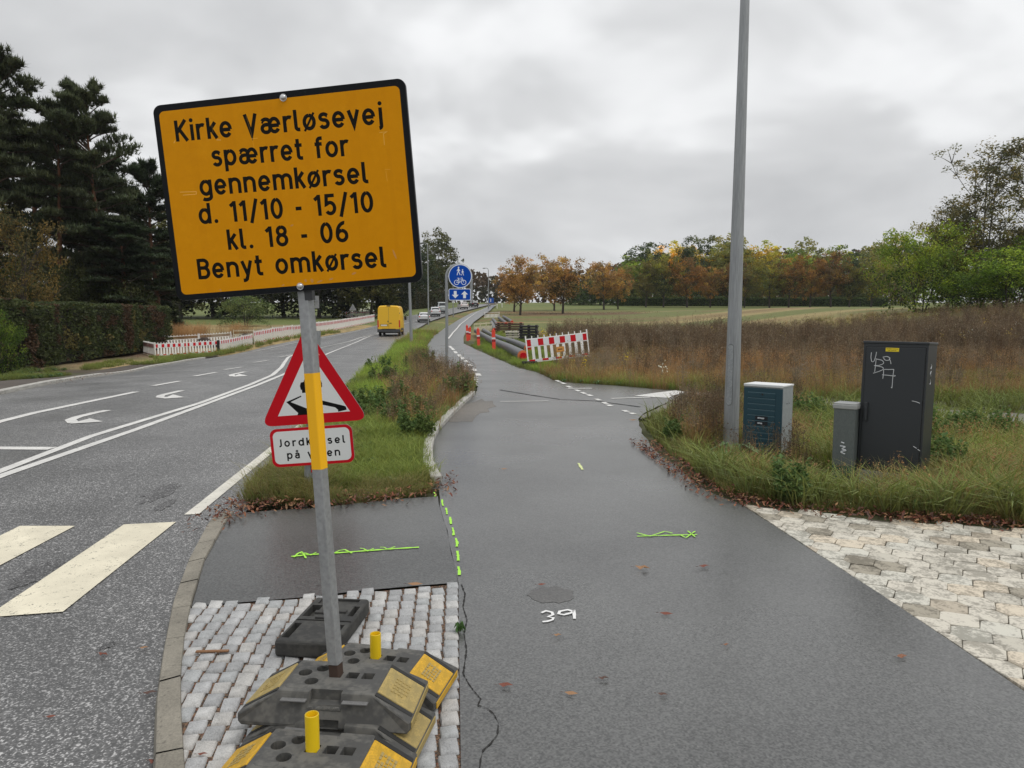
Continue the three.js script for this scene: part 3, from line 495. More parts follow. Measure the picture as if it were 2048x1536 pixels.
// ------------------------------------------------------------------ the big yellow road-works sign on its leaning tube
{
  const W = 0.968, Hh = 0.727, centre = at(573.96, 386.6, 2.67), foot = at(673, 1352, 2.86);
  const q = new THREE.Quaternion().setFromEuler(new THREE.Euler(1.82 * Math.PI / 180, -5.74 * Math.PI / 180, 4.12 * Math.PI / 180, 'YXZ'));
  const root = thing('road_sign', 'large orange-yellow rectangular sign with black lettering about the closed road, on a leaning grey tube', 'road sign', foot.toArray());
  const rel = (v) => v.clone().sub(foot);
  const nrm = new THREE.Vector3(0, 0, 1).applyQuaternion(q), cx = rel(centre);
  const panelTex = canvas(2048, 1538, (c, w, h) => {
    const k = w / 0.968; c.fillStyle = '#181a1d'; c.fillRect(0, 0, w, h);
    const bev = (x, y, X, Y, r) => { c.beginPath(); c.moveTo(x + r, y); c.arcTo(X, y, X, Y, r); c.arcTo(X, Y, x, Y, r); c.arcTo(x, Y, x, y, r); c.arcTo(x, y, X, y, r); c.closePath(); };
    bev(0.0216 * k, 0.0236 * k, 0.9465 * k, 0.7065 * k, 0.02 * k); c.fillStyle = '#de9300'; c.fill(); c.save(); c.clip();
    for (let i = 0; i < 2600; i++) { const x = rnd() * w, y = rnd() * h, r = 4 + 60 * rnd() * rnd(); c.fillStyle = rnd() < 0.5 ? 'rgba(190,120,0,0.03)' : 'rgba(255,180,30,0.03)'; c.beginPath(); c.ellipse(x, y, r, r * (0.3 + rnd()), rnd() * 3, 0, 7); c.fill(); }
    for (let i = 0; i < 6; i++) { c.fillStyle = 'rgba(170,105,0,0.05)'; const x = (0.1 + 0.16 * i + 0.03 * rnd()) * w; c.fillRect(x, 0, 30 + 60 * rnd(), h); }
    c.restore();
    const L = (t, u0, v0, u1, v1, cap, o) => { drawText(c, t, u0 * k, v0 * k, u1 * k, cap * k, { ...o, slope: (v1 - v0) / (u1 - u0) }); };
    c.strokeStyle = c.fillStyle = '#15140f';
    L('Kirke Værløsevej', 0.077, 0.1376, 0.874, 0.1509, 0.0765); L('spærret for', 0.208, 0.2417, 0.736, 0.251, 0.0765); L('gennemkørsel', 0.146, 0.3441, 0.800, 0.3544, 0.0765);
    L('d. 11/10 - 15/10', 0.129, 0.4472, 0.809, 0.4603, 0.0765, { gap: 0.145 }); L('kl. 18 - 06', 0.231, 0.552, 0.703, 0.5598, 0.0765, { gap: 0.15 }); L('Benyt omkørsel', 0.098, 0.6525, 0.838, 0.6645, 0.0765);
    const scr = (pts, s, lw) => { c.strokeStyle = s; c.lineWidth = lw; c.beginPath(); pts.forEach(([u, v], i) => (i ? c.lineTo(u * k, v * k) : c.moveTo(u * k, v * k))); c.stroke(); };
    scr([[0.066, 0.322], [0.131, 0.326], [0.13, 0.335], [0.076, 0.334]], 'rgba(255,205,130,0.85)', 4); scr([[0.857, 0.180], [0.885, 0.18], [0.872, 0.186], [0.872, 0.226]], 'rgba(245,200,130,0.7)', 4);
    scr([[0.36, 0.072], [0.373, 0.14], [0.377, 0.19]], 'rgba(255,190,90,0.28)', 7); scr([[0.37, 0.155], [0.395, 0.155]], 'rgba(255,190,90,0.7)', 5); scr([[0.222, 0.07], [0.225, 0.12]], 'rgba(255,190,90,0.35)', 5);
    scr([[0.073, 0.132], [0.066, 0.142]], 'rgba(255,205,120,0.8)', 5); scr([[0.235, 0.146], [0.252, 0.148]], 'rgba(240,190,130,0.8)', 6); scr([[0.865, 0.312], [0.885, 0.314]], 'rgba(245,190,120,0.6)', 4); scr([[0.868, 0.318], [0.87, 0.355]], 'rgba(240,180,90,0.6)', 6);
    for (const [u, v, a, b] of [[0.52, 0.69, 10, 12], [0.545, 0.692, 12, 16], [0.575, 0.697, 26, 6], [0.62, 0.692, 18, 7], [0.71, 0.678, 20, 8], [0.49, 0.482, 14, 6], [0.18, 0.7, 6, 12], [0.872, 0.62, 7, 40], [0.43, 0.70, 12, 5]]) { c.fillStyle = 'rgba(205,150,110,0.75)'; c.beginPath(); c.ellipse(u * k, v * k, a, b, -0.3, 0, 7); c.fill(); }
    for (let i = 0; i < 60; i++) { scr([[rnd() * 0.968, rnd() < 0.5 ? rnd() * 0.022 : 0.71 + rnd() * 0.016], [rnd() * 0.968, 0.012]].map((p, j, a) => (j ? [a[0][0] + 0.01 * (rnd() - 0.5), a[0][1] + 0.006 * (rnd() - 0.5)] : p)), 'rgba(120,125,130,0.35)', 2); }
  });
  const rot = (g) => { g.applyQuaternion(q); g.translate(cx.x, cx.y, cx.z); return g; };
  const shape = roundRect(W, Hh, 0.03);
  const panel = mesh('sign_panel', rot(slab(shape, 0.010, 0.0015).translate(0, 0, -0.0125)), M.darkMetal, root);
  mesh('sign_face', rot(face(shape, W, Hh, 0.0012)), phys([1, 1, 1], 0.42, { map: panelTex, specularIntensity: 0.22 }), panel);
  for (const [u, v] of [[0.5106, 0.0224], [0.4974, 0.71]]) mesh('bolt', rot(mg([new THREE.SphereGeometry(0.0105, 14, 10).scale(1, 1, 0.6).translate(u - W / 2, Hh / 2 - v, 0.007), new THREE.CylinderGeometry(0.0135, 0.0135, 0.003, 14).rotateX(Math.PI / 2).translate(u - W / 2, Hh / 2 - v, 0.003)])), std([0.6, 0.6, 0.6], 0.18, { metalness: 0.9 }), root);
  // tube: octagon-edged 50 mm profile from the foot up behind the panel
  const top = new THREE.Vector3(0.4974 - W / 2, Hh / 2 - 0.71, 0).applyQuaternion(q).add(centre).addScaledVector(nrm, -0.045);
  const dir = rel(top).normalize(), len = rel(top).length() + 0.64, qt = new THREE.Quaternion().setFromUnitVectors(new THREE.Vector3(0, 1, 0), dir);
  const tq = roundRect(0.047, 0.047, 0.008), seg = (a, b, shp = tq) => { const g = new THREE.ExtrudeGeometry(shp, { depth: (b - a) * len, bevelEnabled: false, curveSegments: 3 }).rotateX(-Math.PI / 2).translate(0, a * len, 0); g.rotateY(-0.30); g.applyQuaternion(qt); return g; };
  const upTo = (py) => { const p0 = foot, p1 = top; let a = 0, b = 1; for (let i = 0; i < 30; i++) { const m = (a + b) / 2, v = p0.clone().lerp(p1, m); const y = v.y - EYE, f = -v.z, dep = f * CP - y * SP, up = f * SP + y * CP; if (768 - FPX * up / dep > py) a = m; else b = m; } return a * rel(top).length() / len; };
  const tube = mesh('tube', seg(upTo(1325), 1), M.alu, root);
  mesh('reflective_band', seg(upTo(937), upTo(746), roundRect(0.0486, 0.0486, 0.0085)), M.amber, tube);
  mesh('tube_foot', seg(-0.06, upTo(1325) - 0.0005, roundRect(0.042, 0.042, 0.004)), M.rust, root);
  // clamp rail behind the panel
  mesh('clamp', mg([box(0.02, 0.70, 0.016, 0.012, 0, -0.02), box(0.03, 0.05, 0.03, 0.034, -0.375, -0.03)].map((g) => rot(g))), M.darkMetal, root);
}

// ------------------------------------------------------------------ rubber foot plates
const PL = 0.66, PW = 0.32, PH = 0.115;
function makePlate(name, label, ends) {
  const root = thing(name, label, 'foot plate', [0, 0, 0], 0, 'rubber foot plates under the sign');
  const s = new THREE.Shape(); s.moveTo(-PL / 2, 0.012); s.lineTo(-PL / 2 + 0.01, 0); s.lineTo(PL / 2 - 0.01, 0); s.lineTo(PL / 2, 0.012); s.lineTo(PL / 2, 0.035); s.lineTo(0.19, PH - 0.003); s.lineTo(0.182, PH); s.lineTo(-0.182, PH); s.lineTo(-0.19, PH - 0.003); s.lineTo(-PL / 2, 0.035);
  const ex = new THREE.ExtrudeGeometry(s, { depth: PW - 0.016, bevelEnabled: true, bevelThickness: 0.008, bevelSize: 0.006, bevelSegments: 2 }).translate(0, 0, -PW / 2 + 0.008);
  // sloping front and rear shoulders
  const p = ex.attributes.position; for (let i = 0; i < p.count; i++) { const y = p.getY(i), z = p.getZ(i), k = clamp((y - 0.05) / (PH - 0.05)); p.setZ(i, z * (1 - 0.22 * k)); }
  ex.computeVertexNormals();
  const ev = new Evaluator(); ev.attributes = ['position', 'normal', 'uv']; ev.useGroups = false;
  let b = new Brush(ex); b.updateMatrixWorld();
  const cut = (g) => { const c = new Brush(g); c.updateMatrixWorld(); b = ev.evaluate(b, c, SUBTRACTION); };
  for (const x of [-0.005, 0.062, 0.125]) cut(new THREE.BoxGeometry(0.047, 0.12, 0.047).translate(x, 0.09, -0.015));
  for (const [x, z] of [[-0.135, -0.02], [-0.075, -0.06], [-0.085, 0.045]]) cut(new THREE.CylinderGeometry(0.027, 0.027, 0.12, 20).translate(x, 0.09, z));
  for (const sgn of [1, -1]) { cut(new THREE.BoxGeometry(0.125, 0.045, 0.05).translate(0.0, 0.102, sgn * 0.125)); cut(new THREE.BoxGeometry(0.12, 0.035, 0.06).translate(0, 0.012, sgn * 0.15)); }
  const body = mesh('body', boxUV(b.geometry.clone(), 1), M.rubber, root);
  for (const sgn of [1, -1]) mesh('handle_bar', new THREE.CylinderGeometry(0.016, 0.016, 0.13, 12).rotateZ(Math.PI / 2).translate(0, 0.062, sgn * 0.128), M.rubber, body);
  // raised keys on the deck
  const hex = new THREE.Shape(); [[-0.04, -0.012], [0.02, -0.012], [0.032, -0.003], [0.045, 0.0], [0.032, 0.012], [-0.03, 0.012], [-0.045, 0.002]].forEach(([x, y], i) => (i ? hex.lineTo(x, y) : hex.moveTo(x, y)));
  for (const [x, z, a] of [[-0.1, -0.095, 0], [0.1, -0.095, 0], [-0.13, 0.088, Math.PI], [0.11, 0.085, Math.PI]]) mesh('raised_key', slab(hex, 0.006, 0.0015).rotateX(-Math.PI / 2).rotateY(a).translate(x, PH - 0.001, z), M.rubber, body);
  for (const sx of [-1, 1]) mesh('grip_pad', box(0.10, 0.006, 0.04, sx * 0.12, 0.094, 0.131, 0.002).rotateX(0).translate(0, 0, 0), std([0.26, 0.26, 0.26], 0.85, { map: graniteTex }), body);
  // coloured ramps at both ends, bedded in dark frames
  const slope = Math.atan2(PH - 0.035, PL / 2 - 0.19), L = Math.hypot(PH - 0.035, PL / 2 - 0.19);
  for (const sx of [-1, 1]) {
    const place = (g) => g.rotateZ(-slope).translate(0.19 + Math.cos(slope) * L / 2, PH - Math.sin(slope) * L / 2, 0);
    const r = [], t = [];
    r.push(place(box(L * 0.99, 0.014, PW * 0.60, 0.002, 0.003, 0, 0.005)), box(0.012, 0.028, PW * 0.9, PL / 2 + 0.004, 0.02, 0, 0.003));
    for (let k = 0; k < 5; k++) for (let j = 0; j < 5; j++) if (rnd() < 0.85) t.push(place(box(0.010, 0.003, 0.010 + 0.012 * rnd(), -0.03 + k * 0.014, 0.011, -0.045 + j * 0.022)));
    const flip = (g) => (sx < 0 ? g.rotateY(Math.PI) : g);
    const ramp = mesh('end_ramp', flip(mg(r)), ends, root);
    mesh('embossing', flip(mg(t)), M.yellowDirty, ramp);
    for (const q of [-1, 1]) mesh('end_frame', flip(place(box(L, 0.012, 0.022, 0, 0.002, q * PW * 0.345, 0.003))), M.rubberDark, root);
  }
  return root;
}
{
  const g0 = G(672, 1395), yaw0 = -0.10;
  const base = at(673, 1352, 2.86);                                    // where the tube enters the deck
  const plateAt = (pl, x, y, z, yaw, rollX = 0, rollZ = 0) => { pl.position.set(x, y, z); pl.rotation.set(rollX, yaw, rollZ); };
  const top = makePlate('foot_plate', 'dirty yellow-ended rubber foot plate holding the sign tube, on top of the stack', M.yellowDirty);
  const local = new THREE.Vector3(-0.005, PH, -0.015).applyEuler(new THREE.Euler(0, yaw0, 0, 'YXZ'));
  const px = base.x - local.x, pz = base.z - local.z, topY = base.y - PH; console.log('plate', px, topY, pz);
  plateAt(top, px, topY, pz, yaw0);
  const under = copyOf(top, 'dark rubber foot plate lying beneath the plate that holds the sign tube', [px + 0.03, topY - PH, pz + 0.045], yaw0 - 0.07);
  under.position.y = 0.012; if (topY - 0.012 > PH) top.position.y = 0.012 + PH + 0.002;
  const y2 = makePlate('foot_plate', 'foot plate with bright yellow ends and a yellow stub, behind the sign tube', M.yellow);
  const gA = G(742, 1318, 0.13), gB = G(622, 1504, 0.13);
  plateAt(y2, gA.x + 0.02, 0.012, gA.z, yaw0 - 0.13);
  const y3 = copyOf(y2, 'foot plate with bright yellow ends and a yellow stub, nearest the viewer', [gB.x + 0.005, 0.012, gB.z], yaw0 - 0.02);
  const stub = (pl, label, px0, h) => {
    const s = thing('stub_tube', label, 'tube', [0, 0, 0], 0, 'yellow stub tubes in the foot plates'); const o = new THREE.Vector3(-0.005, PH - 0.05, -0.015).applyEuler(pl.rotation).add(pl.position); s.position.copy(o);
    const pts = [[0.0245, 0], [0.0245, h - 0.002], [0.0235, h], [0.0215, h], [0.0205, h - 0.002], [0.0205, h - 0.06], [0.0, h - 0.06]].map(([x, y]) => new THREE.Vector2(x, y)); mesh('tube_wall', new THREE.LatheGeometry(pts, 28), M.yellowTube, s); mesh('dirty_rim', new THREE.TorusGeometry(0.0222, 0.0012, 6, 24).rotateX(Math.PI / 2).translate(0, h - 0.001, 0), std([0.35, 0.27, 0.05], 0.8), s); return s;
  };
  stub(y2, 'yellow stub tube standing in the plate behind the sign tube', 0, 0.165); stub(y3, 'yellow stub tube standing in the nearest foot plate', 0, 0.185);
  // the plate lying upside down
  const gC = G(655, 1250, 0.05), rt = thing('foot_plate', 'black rubber foot plate lying upside down on the setts behind the stack', 'foot plate', [gC.x - 0.012, 0.0, gC.z], -0.10, 'rubber foot plates under the sign');
  const ev = new Evaluator(); ev.attributes = ['position', 'normal', 'uv']; ev.useGroups = false;
  let b = new Brush(new RoundedBoxGeometry(0.31, 0.085, 0.56, 2, 0.018).translate(0, 0.045, 0)); b.updateMatrixWorld();
  const cut = (w, h, d, x, y, z) => { const c = new Brush(new THREE.BoxGeometry(w, h, d).translate(x, y, z)); c.updateMatrixWorld(); b = ev.evaluate(b, c, SUBTRACTION); };
  cut(0.038, 0.07, 0.17, -0.115, 0.08, 0.155); cut(0.038, 0.07, 0.17, 0.112, 0.08, 0.155); cut(0.06, 0.07, 0.15, -0.10, 0.08, -0.09); cut(0.032, 0.07, 0.13, 0.122, 0.08, -0.10); cut(0.22, 0.03, 0.07, 0.0, 0.09, -0.22); cut(0.05, 0.06, 0.05, 0.02, 0.08, -0.02); cut(0.30, 0.016, 0.016, 0, 0.088, 0.03);
  const bd = mesh('body', boxUV(b.geometry.clone(), 1), std([0.075, 0.075, 0.072], 0.8, { map: dustTex }), rt);
  for (const [x, z, w] of [[0, 0.0, 0.10], [0.07, -0.08, 0.04], [-0.05, -0.06, 0.05]]) mesh('rib', box(w, 0.014, 0.03, x, 0.092, z, 0.003), std([0.06, 0.06, 0.058], 0.75, { map: dirtTex }), bd);
}

// ------------------------------------------------------------------ slippery-road triangle with its plate
{
  const base = G(614, 985), D = Math.hypot(base.z) , dep = (p) => -p.z * CP - (p.y - EYE) * SP;
  const root = thing('warning_sign', 'red-bordered warning triangle with a skidding car over a white text plate', 'warning sign', [base.x, 0, base.z]);
  const zc = base.z + 0.05, P = (x, y) => { const r = ray(x, y), t = zc / r[2]; return new THREE.Vector3(r[0] * t - base.x, EYE + r[1] * t, 0.05); };
  const L = P(519, 851), Rr = P(734, 836), A = P(618, 658), yawS = 0.0;
  const ctr = L.clone().add(Rr).add(A).multiplyScalar(1 / 3), roll = Math.atan2(Rr.y - L.y, Rr.x - L.x), side = L.distanceTo(Rr), hgt = side * 0.905;
  const tri = (s, r, dy = 0) => { const sh = new THREE.Shape(), h2 = hgt * s, w2 = side * s, y0 = -hgt / 3 * s + dy, V = [[-w2 / 2, y0], [w2 / 2, y0], [0, y0 + h2]]; V.forEach((v, i) => { const p = V[(i + 2) % 3], n = V[(i + 1) % 3], d0 = Math.hypot(v[0] - p[0], v[1] - p[1]), d1 = Math.hypot(n[0] - v[0], n[1] - v[1]); const a = [v[0] + (p[0] - v[0]) * r / d0, v[1] + (p[1] - v[1]) * r / d0], b = [v[0] + (n[0] - v[0]) * r / d1, v[1] + (n[1] - v[1]) * r / d1]; if (i) sh.lineTo(...a); else sh.moveTo(...a); sh.quadraticCurveTo(v[0], v[1], b[0], b[1]); }); return sh; };
  const S = 1.05, tx = canvas(1024, 1024, (c, w, h) => {
    c.fillStyle = '#be1220'; c.fillRect(0, 0, w, h); c.translate(w / 2, h / 2); const k = w / (side * S); c.scale(k, -k);
    c.fillStyle = '#d8dad9'; c.beginPath(); const s = 0.645, y0 = -hgt / 3 * s - 0.018; c.moveTo(-side * s / 2 * 1.04, y0); c.lineTo(side * s / 2 * 1.04, y0); c.lineTo(0, y0 + hgt * s * 1.02); c.closePath(); c.fill();
    c.fillStyle = '#101111'; const u = side, Pth = (pts) => { c.beginPath(); pts.forEach((p, i) => (i ? c.lineTo(p[0] * u, p[1] * u) : c.moveTo(p[0] * u, p[1] * u))); c.closePath(); c.fill(); };
    // car from behind
    Pth([[-0.105, 0.055], [-0.095, 0.085], [-0.068, 0.09], [-0.05, 0.13], [0.045, 0.14], [0.066, 0.10], [0.092, 0.095], [0.10, 0.065], [0.098, 0.03], [-0.10, 0.018]]); Pth([[-0.09, 0.03], [-0.09, -0.012], [-0.058, -0.01], [-0.058, 0.03]]); Pth([[0.055, 0.03], [0.057, 0.0], [0.088, 0.002], [0.088, 0.04]]);
    c.fillStyle = '#d8dad9'; Pth([[-0.056, 0.092], [-0.04, 0.12], [0.036, 0.128], [0.053, 0.10]]);
    c.fillStyle = '#101111'; Pth([[-0.245, -0.085], [-0.105, -0.035], [-0.10, -0.045], [-0.205, -0.088], [-0.045, -0.165], [-0.038, -0.19], [-0.06, -0.215], [-0.155, -0.215], [-0.145, -0.195]]);
    Pth([[-0.05, -0.07], [0.02, -0.115], [0.20, -0.165], [0.225, -0.19], [0.225, -0.208], [0.305, -0.195], [0.30, -0.165], [0.28, -0.155], [0.06, -0.085], [-0.02, -0.055]]);
    c.strokeStyle = 'rgba(255,235,200,0.5)'; c.lineWidth = 0.012; c.beginPath(); c.moveTo(0.07, 0.36); c.lineTo(0.105, 0.33); c.stroke();
  });
  const place = (g, p) => g.rotateZ(roll).translate(p.x, p.y, p.z);
  const big = tri(1, 0.075 * side * 1.6), panel = mesh('triangle_panel', place(slab(big, 0.006, 0.001).translate(0, 0, -0.008), ctr), M.zinc, root);
  mesh('triangle_face', place(face(big, side * S, side * S, 0.001), ctr), phys([1, 1, 1], 0.4, { map: tx, specularIntensity: 0.25 }), panel);
  const tl = P(539, 860), tr = P(703.5, 847), br = P(707.5, 923.5), bl = P(547.5, 936), c2 = tl.clone().add(tr).add(br).add(bl).multiplyScalar(0.25), w2 = tl.distanceTo(tr), h2 = tl.distanceTo(bl);
  const tx2 = canvas(1024, Math.round(1024 * h2 / w2), (c, w, h) => {
    c.fillStyle = '#c01322'; c.fillRect(0, 0, w, h); c.fillStyle = '#d9dbda'; const m = w * 0.034; c.beginPath(); c.roundRect(m, m, w - 2 * m, h - 2 * m, w * 0.065); c.fill(); c.strokeStyle = c.fillStyle = '#131414';
    drawText(c, 'Jordkørsel', w * 0.095, h * 0.475, w * 0.905, h * 0.20, { gap: 0.27, weight: 0.175 }); drawText(c, 'på vejen', w * 0.185, h * 0.80, w * 0.83, h * 0.20, { gap: 0.27, weight: 0.175 });
    c.lineWidth = 2; c.strokeStyle = 'rgba(90,90,90,0.7)'; c.beginPath(); c.moveTo(w * 0.645, h * 0.06); c.lineTo(w * 0.635, h * 0.2); c.stroke();
  });
  const rr2 = roundRect(w2, h2, 0.085 * w2), sub = mesh('text_plate', place(slab(rr2, 0.006, 0.001).translate(0, 0, -0.008), c2), M.zinc, root); mesh('text_face', place(face(rr2, w2, h2, 0.001), c2), phys([1, 1, 1], 0.4, { map: tx2, specularIntensity: 0.25 }), sub);
  const pt = P(624, 662); mesh('post', new THREE.TubeGeometry(new THREE.LineCurve3(new THREE.Vector3(0, -0.15, 0), new THREE.Vector3(pt.x + 0.01, pt.y, 0)), 2, 0.05, 14).translate(0, 0, -0.03), M.zinc, root);
  mesh('marker_tag', box(0.02, 0.06, 0.012, 0.062, P(640, 940).y, 0.02, 0.002), M.red, root);
  for (const y of [ctr.y, c2.y]) mesh('clamp', new THREE.TorusGeometry(0.053, 0.006, 6, 18).rotateX(Math.PI / 2).translate(pt.x * 0.5, y, -0.03), M.zinc, root);
}

// ------------------------------------------------------------------ blue shared-path sign in its tube frame
{
  const b = G(893, 747), root = thing('path_sign', 'round blue walker and bicycle sign over a blue arrow plate in a tube arch', 'path sign', [b.x, 0, b.z]);
  const P = (x, y) => { const r = ray(x, y), t = b.z / r[2]; return [r[0] * t - b.x, EYE + r[1] * t]; };
  const [xl] = P(893, 560), [xr, yb] = P(942.5, 601), [cxm, cy] = P(920.5, 552.5), [, ytop] = P(919, 529.5), R0 = 0.045;
  const mid = (xl + xr) / 2, rad = (xr - xl) / 2, arc = []; for (let i = 0; i <= 16; i++) { const a = Math.PI - i / 16 * Math.PI; arc.push(new THREE.Vector3(mid + rad * Math.cos(a), ytop - rad + rad * Math.sin(a), 0)); }
  const curve = new THREE.CatmullRomCurve3([new THREE.Vector3(P(893, 747)[0], -0.2, 0), new THREE.Vector3(xl, (ytop - rad) * 0.5, 0), ...arc, new THREE.Vector3(xr, yb, 0)], false, 'catmullrom', 0.1);
  mesh('tube_frame', new THREE.TubeGeometry(curve, 90, R0, 12), M.zinc, root);
  const Rd = Math.abs(P(944, 552)[0] - P(897, 552)[0]) / 2, tx = canvas(512, 512, (c, w) => {
    c.fillStyle = '#dfe6ee'; c.fillRect(0, 0, w, w); c.fillStyle = '#0a4bb0'; c.beginPath(); c.arc(256, 256, 238, 0, 7); c.fill(); c.fillStyle = c.strokeStyle = '#eef2f6'; c.lineCap = c.lineJoin = 'round';
    const man = (x, y, s, dir) => { c.save(); c.translate(x, y); c.scale(s * dir, s); c.beginPath(); c.arc(0, -92, 17, 0, 7); c.fill(); c.lineWidth = 30; c.beginPath(); c.moveTo(0, -58); c.lineTo(0, -14); c.stroke(); c.lineWidth = 15; c.beginPath(); c.moveTo(0, -10); c.lineTo(22, 28); c.lineTo(30, 72); c.moveTo(0, -10); c.lineTo(-16, 28); c.lineTo(-36, 70); c.moveTo(4, -62); c.lineTo(32, -20); c.moveTo(-4, -62); c.lineTo(-32, -18); c.stroke(); c.restore(); };
    man(222, 160, 0.98, -1); man(310, 186, 0.72, 1);
    c.lineWidth = 12; for (const x of [178, 334]) { c.beginPath(); c.arc(x, 390, 48, 0, 7); c.stroke(); } c.lineWidth = 10; c.beginPath(); c.moveTo(178, 390); c.lineTo(222, 318); c.lineTo(304, 318); c.lineTo(250, 392); c.lineTo(178, 390); c.moveTo(250, 392); c.lineTo(214, 300); c.moveTo(334, 390); c.lineTo(298, 292); c.lineTo(276, 288); c.moveTo(198, 298); c.lineTo(232, 298); c.stroke();
  });
  const circ = new THREE.Shape(); circ.absarc(0, 0, Rd, 0, Math.PI * 2);
  const disc = mesh('round_panel', slab(circ, 0.006, 0.001).translate(cxm, cy, 0.045), M.zinc, root); mesh('round_face', face(circ, Rd * 2, Rd * 2, 0).translate(cxm, cy, 0.0535), phys([1, 1, 1], 0.4, { map: tx, specularIntensity: 0.25 }), disc);
  const [x0, y0] = P(897.5, 577.5), [x1, y1] = P(942, 601), w = x1 - x0, h = y0 - y1, tx2 = canvas(512, 268, (c) => {
    c.fillStyle = '#dfe6ee'; c.fillRect(0, 0, 512, 268); c.fillStyle = '#0a4bb0'; c.beginPath(); c.roundRect(14, 14, 484, 240, 26); c.fill(); c.fillStyle = '#eef2f6';
    for (const [x, s] of [[152, 1], [366, -1]]) { c.save(); c.translate(x, 134); c.scale(1, s); c.fillRect(-32, -82, 64, 90); c.beginPath(); c.moveTo(-78, 4); c.lineTo(78, 4); c.lineTo(0, 84); c.fill(); c.restore(); }
  });
  const rr = roundRect(w, h, 0.05), pl = mesh('arrow_plate', slab(rr, 0.006, 0.001).translate((x0 + x1) / 2, (y0 + y1) / 2, 0.045), M.zinc, root); mesh('arrow_face', face(rr, w, h, 0).translate((x0 + x1) / 2, (y0 + y1) / 2, 0.0535), phys([1, 1, 1], 0.4, { map: tx2, specularIntensity: 0.25 }), pl);
  for (const y of [cy, (y0 + y1) / 2]) mesh('clamp_bar', box(xr - xl, 0.03, 0.02, mid, y, 0.033), M.zinc, root);
}

// ------------------------------------------------------------------ street lamps
function lampPost(label, base, h, r0, r1, lean, arm, group, detailed) {
  const root = thing('street_lamp', label, 'street lamp', [base.x, T(base.x, base.z), base.z], 0, group);
  const g = new THREE.CylinderGeometry(r1, r0, h + 0.3, detailed ? 28 : 10, 1, !detailed).translate(0, h / 2 - 0.15, 0); mesh('post', g, M.zinc, root); root.rotation.z = lean[0]; root.rotation.x = lean[1];
  if (detailed) {
    const yA = 0.55, yB = 1.32, w = 0.072, s = roundRect(w, yB - yA, 0.034), ph = -0.72; const rAt = r0 + (r1 - r0) * 0.95 / h;
    const door = slab(s, 0.002, 0.001).translate(0, (yA + yB) / 2, 0); const p = door.attributes.position; for (let i = 0; i < p.count; i++) { const a = p.getX(i) / rAt + ph, y = p.getY(i), rr = r0 + (r1 - r0) * (y + 0.3) / (h + 0.3) + p.getZ(i) + 0.0015; p.setXYZ(i, Math.sin(a) * rr, y, Math.cos(a) * rr); } door.computeVertexNormals();
    mesh('service_door', door, std([0.38, 0.40, 0.41], 0.5, { map: zincTex, metalness: 0.35 }), root);
    const pts = []; const o = s.getPoints(8); for (const q of o) { const a = q.x * 1.06 / rAt + ph, y = q.y * 1.01 + (yA + yB) / 2, rr = r0 + (r1 - r0) * (y + 0.3) / (h + 0.3) + 0.001; pts.push(new THREE.Vector3(Math.sin(a) * rr, y, Math.cos(a) * rr)); }
    mesh('door_gap', new THREE.TubeGeometry(new THREE.CatmullRomCurve3(pts, true), 90, 0.0026, 5, true), M.black, root);
    mesh('seam', new THREE.TorusGeometry(r0 * 0.975 + 0.0006, 0.0016, 5, 40).rotateX(Math.PI / 2).translate(0, 0.24, 0), M.darkMetal, root);
  }
  const hd = arm; if (hd) { const c = new THREE.CatmullRomCurve3([[0, h, 0], [hd * 0.25, h + 0.45, 0], [hd, h + 0.55, 0]].map((v) => new THREE.Vector3(...v))); mesh('arm', new THREE.TubeGeometry(c, 8, r1 * 0.8, 6), M.zinc, root); mesh('lamp_head', new THREE.SphereGeometry(0.35, 12, 8).scale(1.3, 0.3, 0.6).translate(hd * 1.25, h + 0.5, 0), M.boxGrey, root); } else mesh('lamp_head', new THREE.SphereGeometry(0.3, 12, 8).scale(1, 0.4, 1).translate(0, h + 0.05, 0), M.boxGrey, root);
  return root;
}
lampPost('tall galvanised lamp post rising past the top of the view, beside the cabinets', G(1461, 893), 8, 0.101, 0.036, [-0.004, 0], 0.8, null, true);
const LG = 'lamp posts along the far road';
lampPost('grey lamp post on the verge just right of the yellow van', G(823, 691), 8.5, 0.10, 0.055, [0.02, 0], -0.8, LG);
lampPost('lamp post with a short curved arm at the white cars', G(857, 647), 10.8, 0.11, 0.07, [0, 0], -0.6, LG);
lampPost('lamp post half hidden behind the arch of the blue path sign', G(906.5, 633), 8, 0.10, 0.06, [0, 0], -0.6, LG);
lampPost('farthest lamp post, standing against the sky left of the brown trees', G(977, 617), 10, 0.16, 0.09, [0, 0], -0.9, LG);

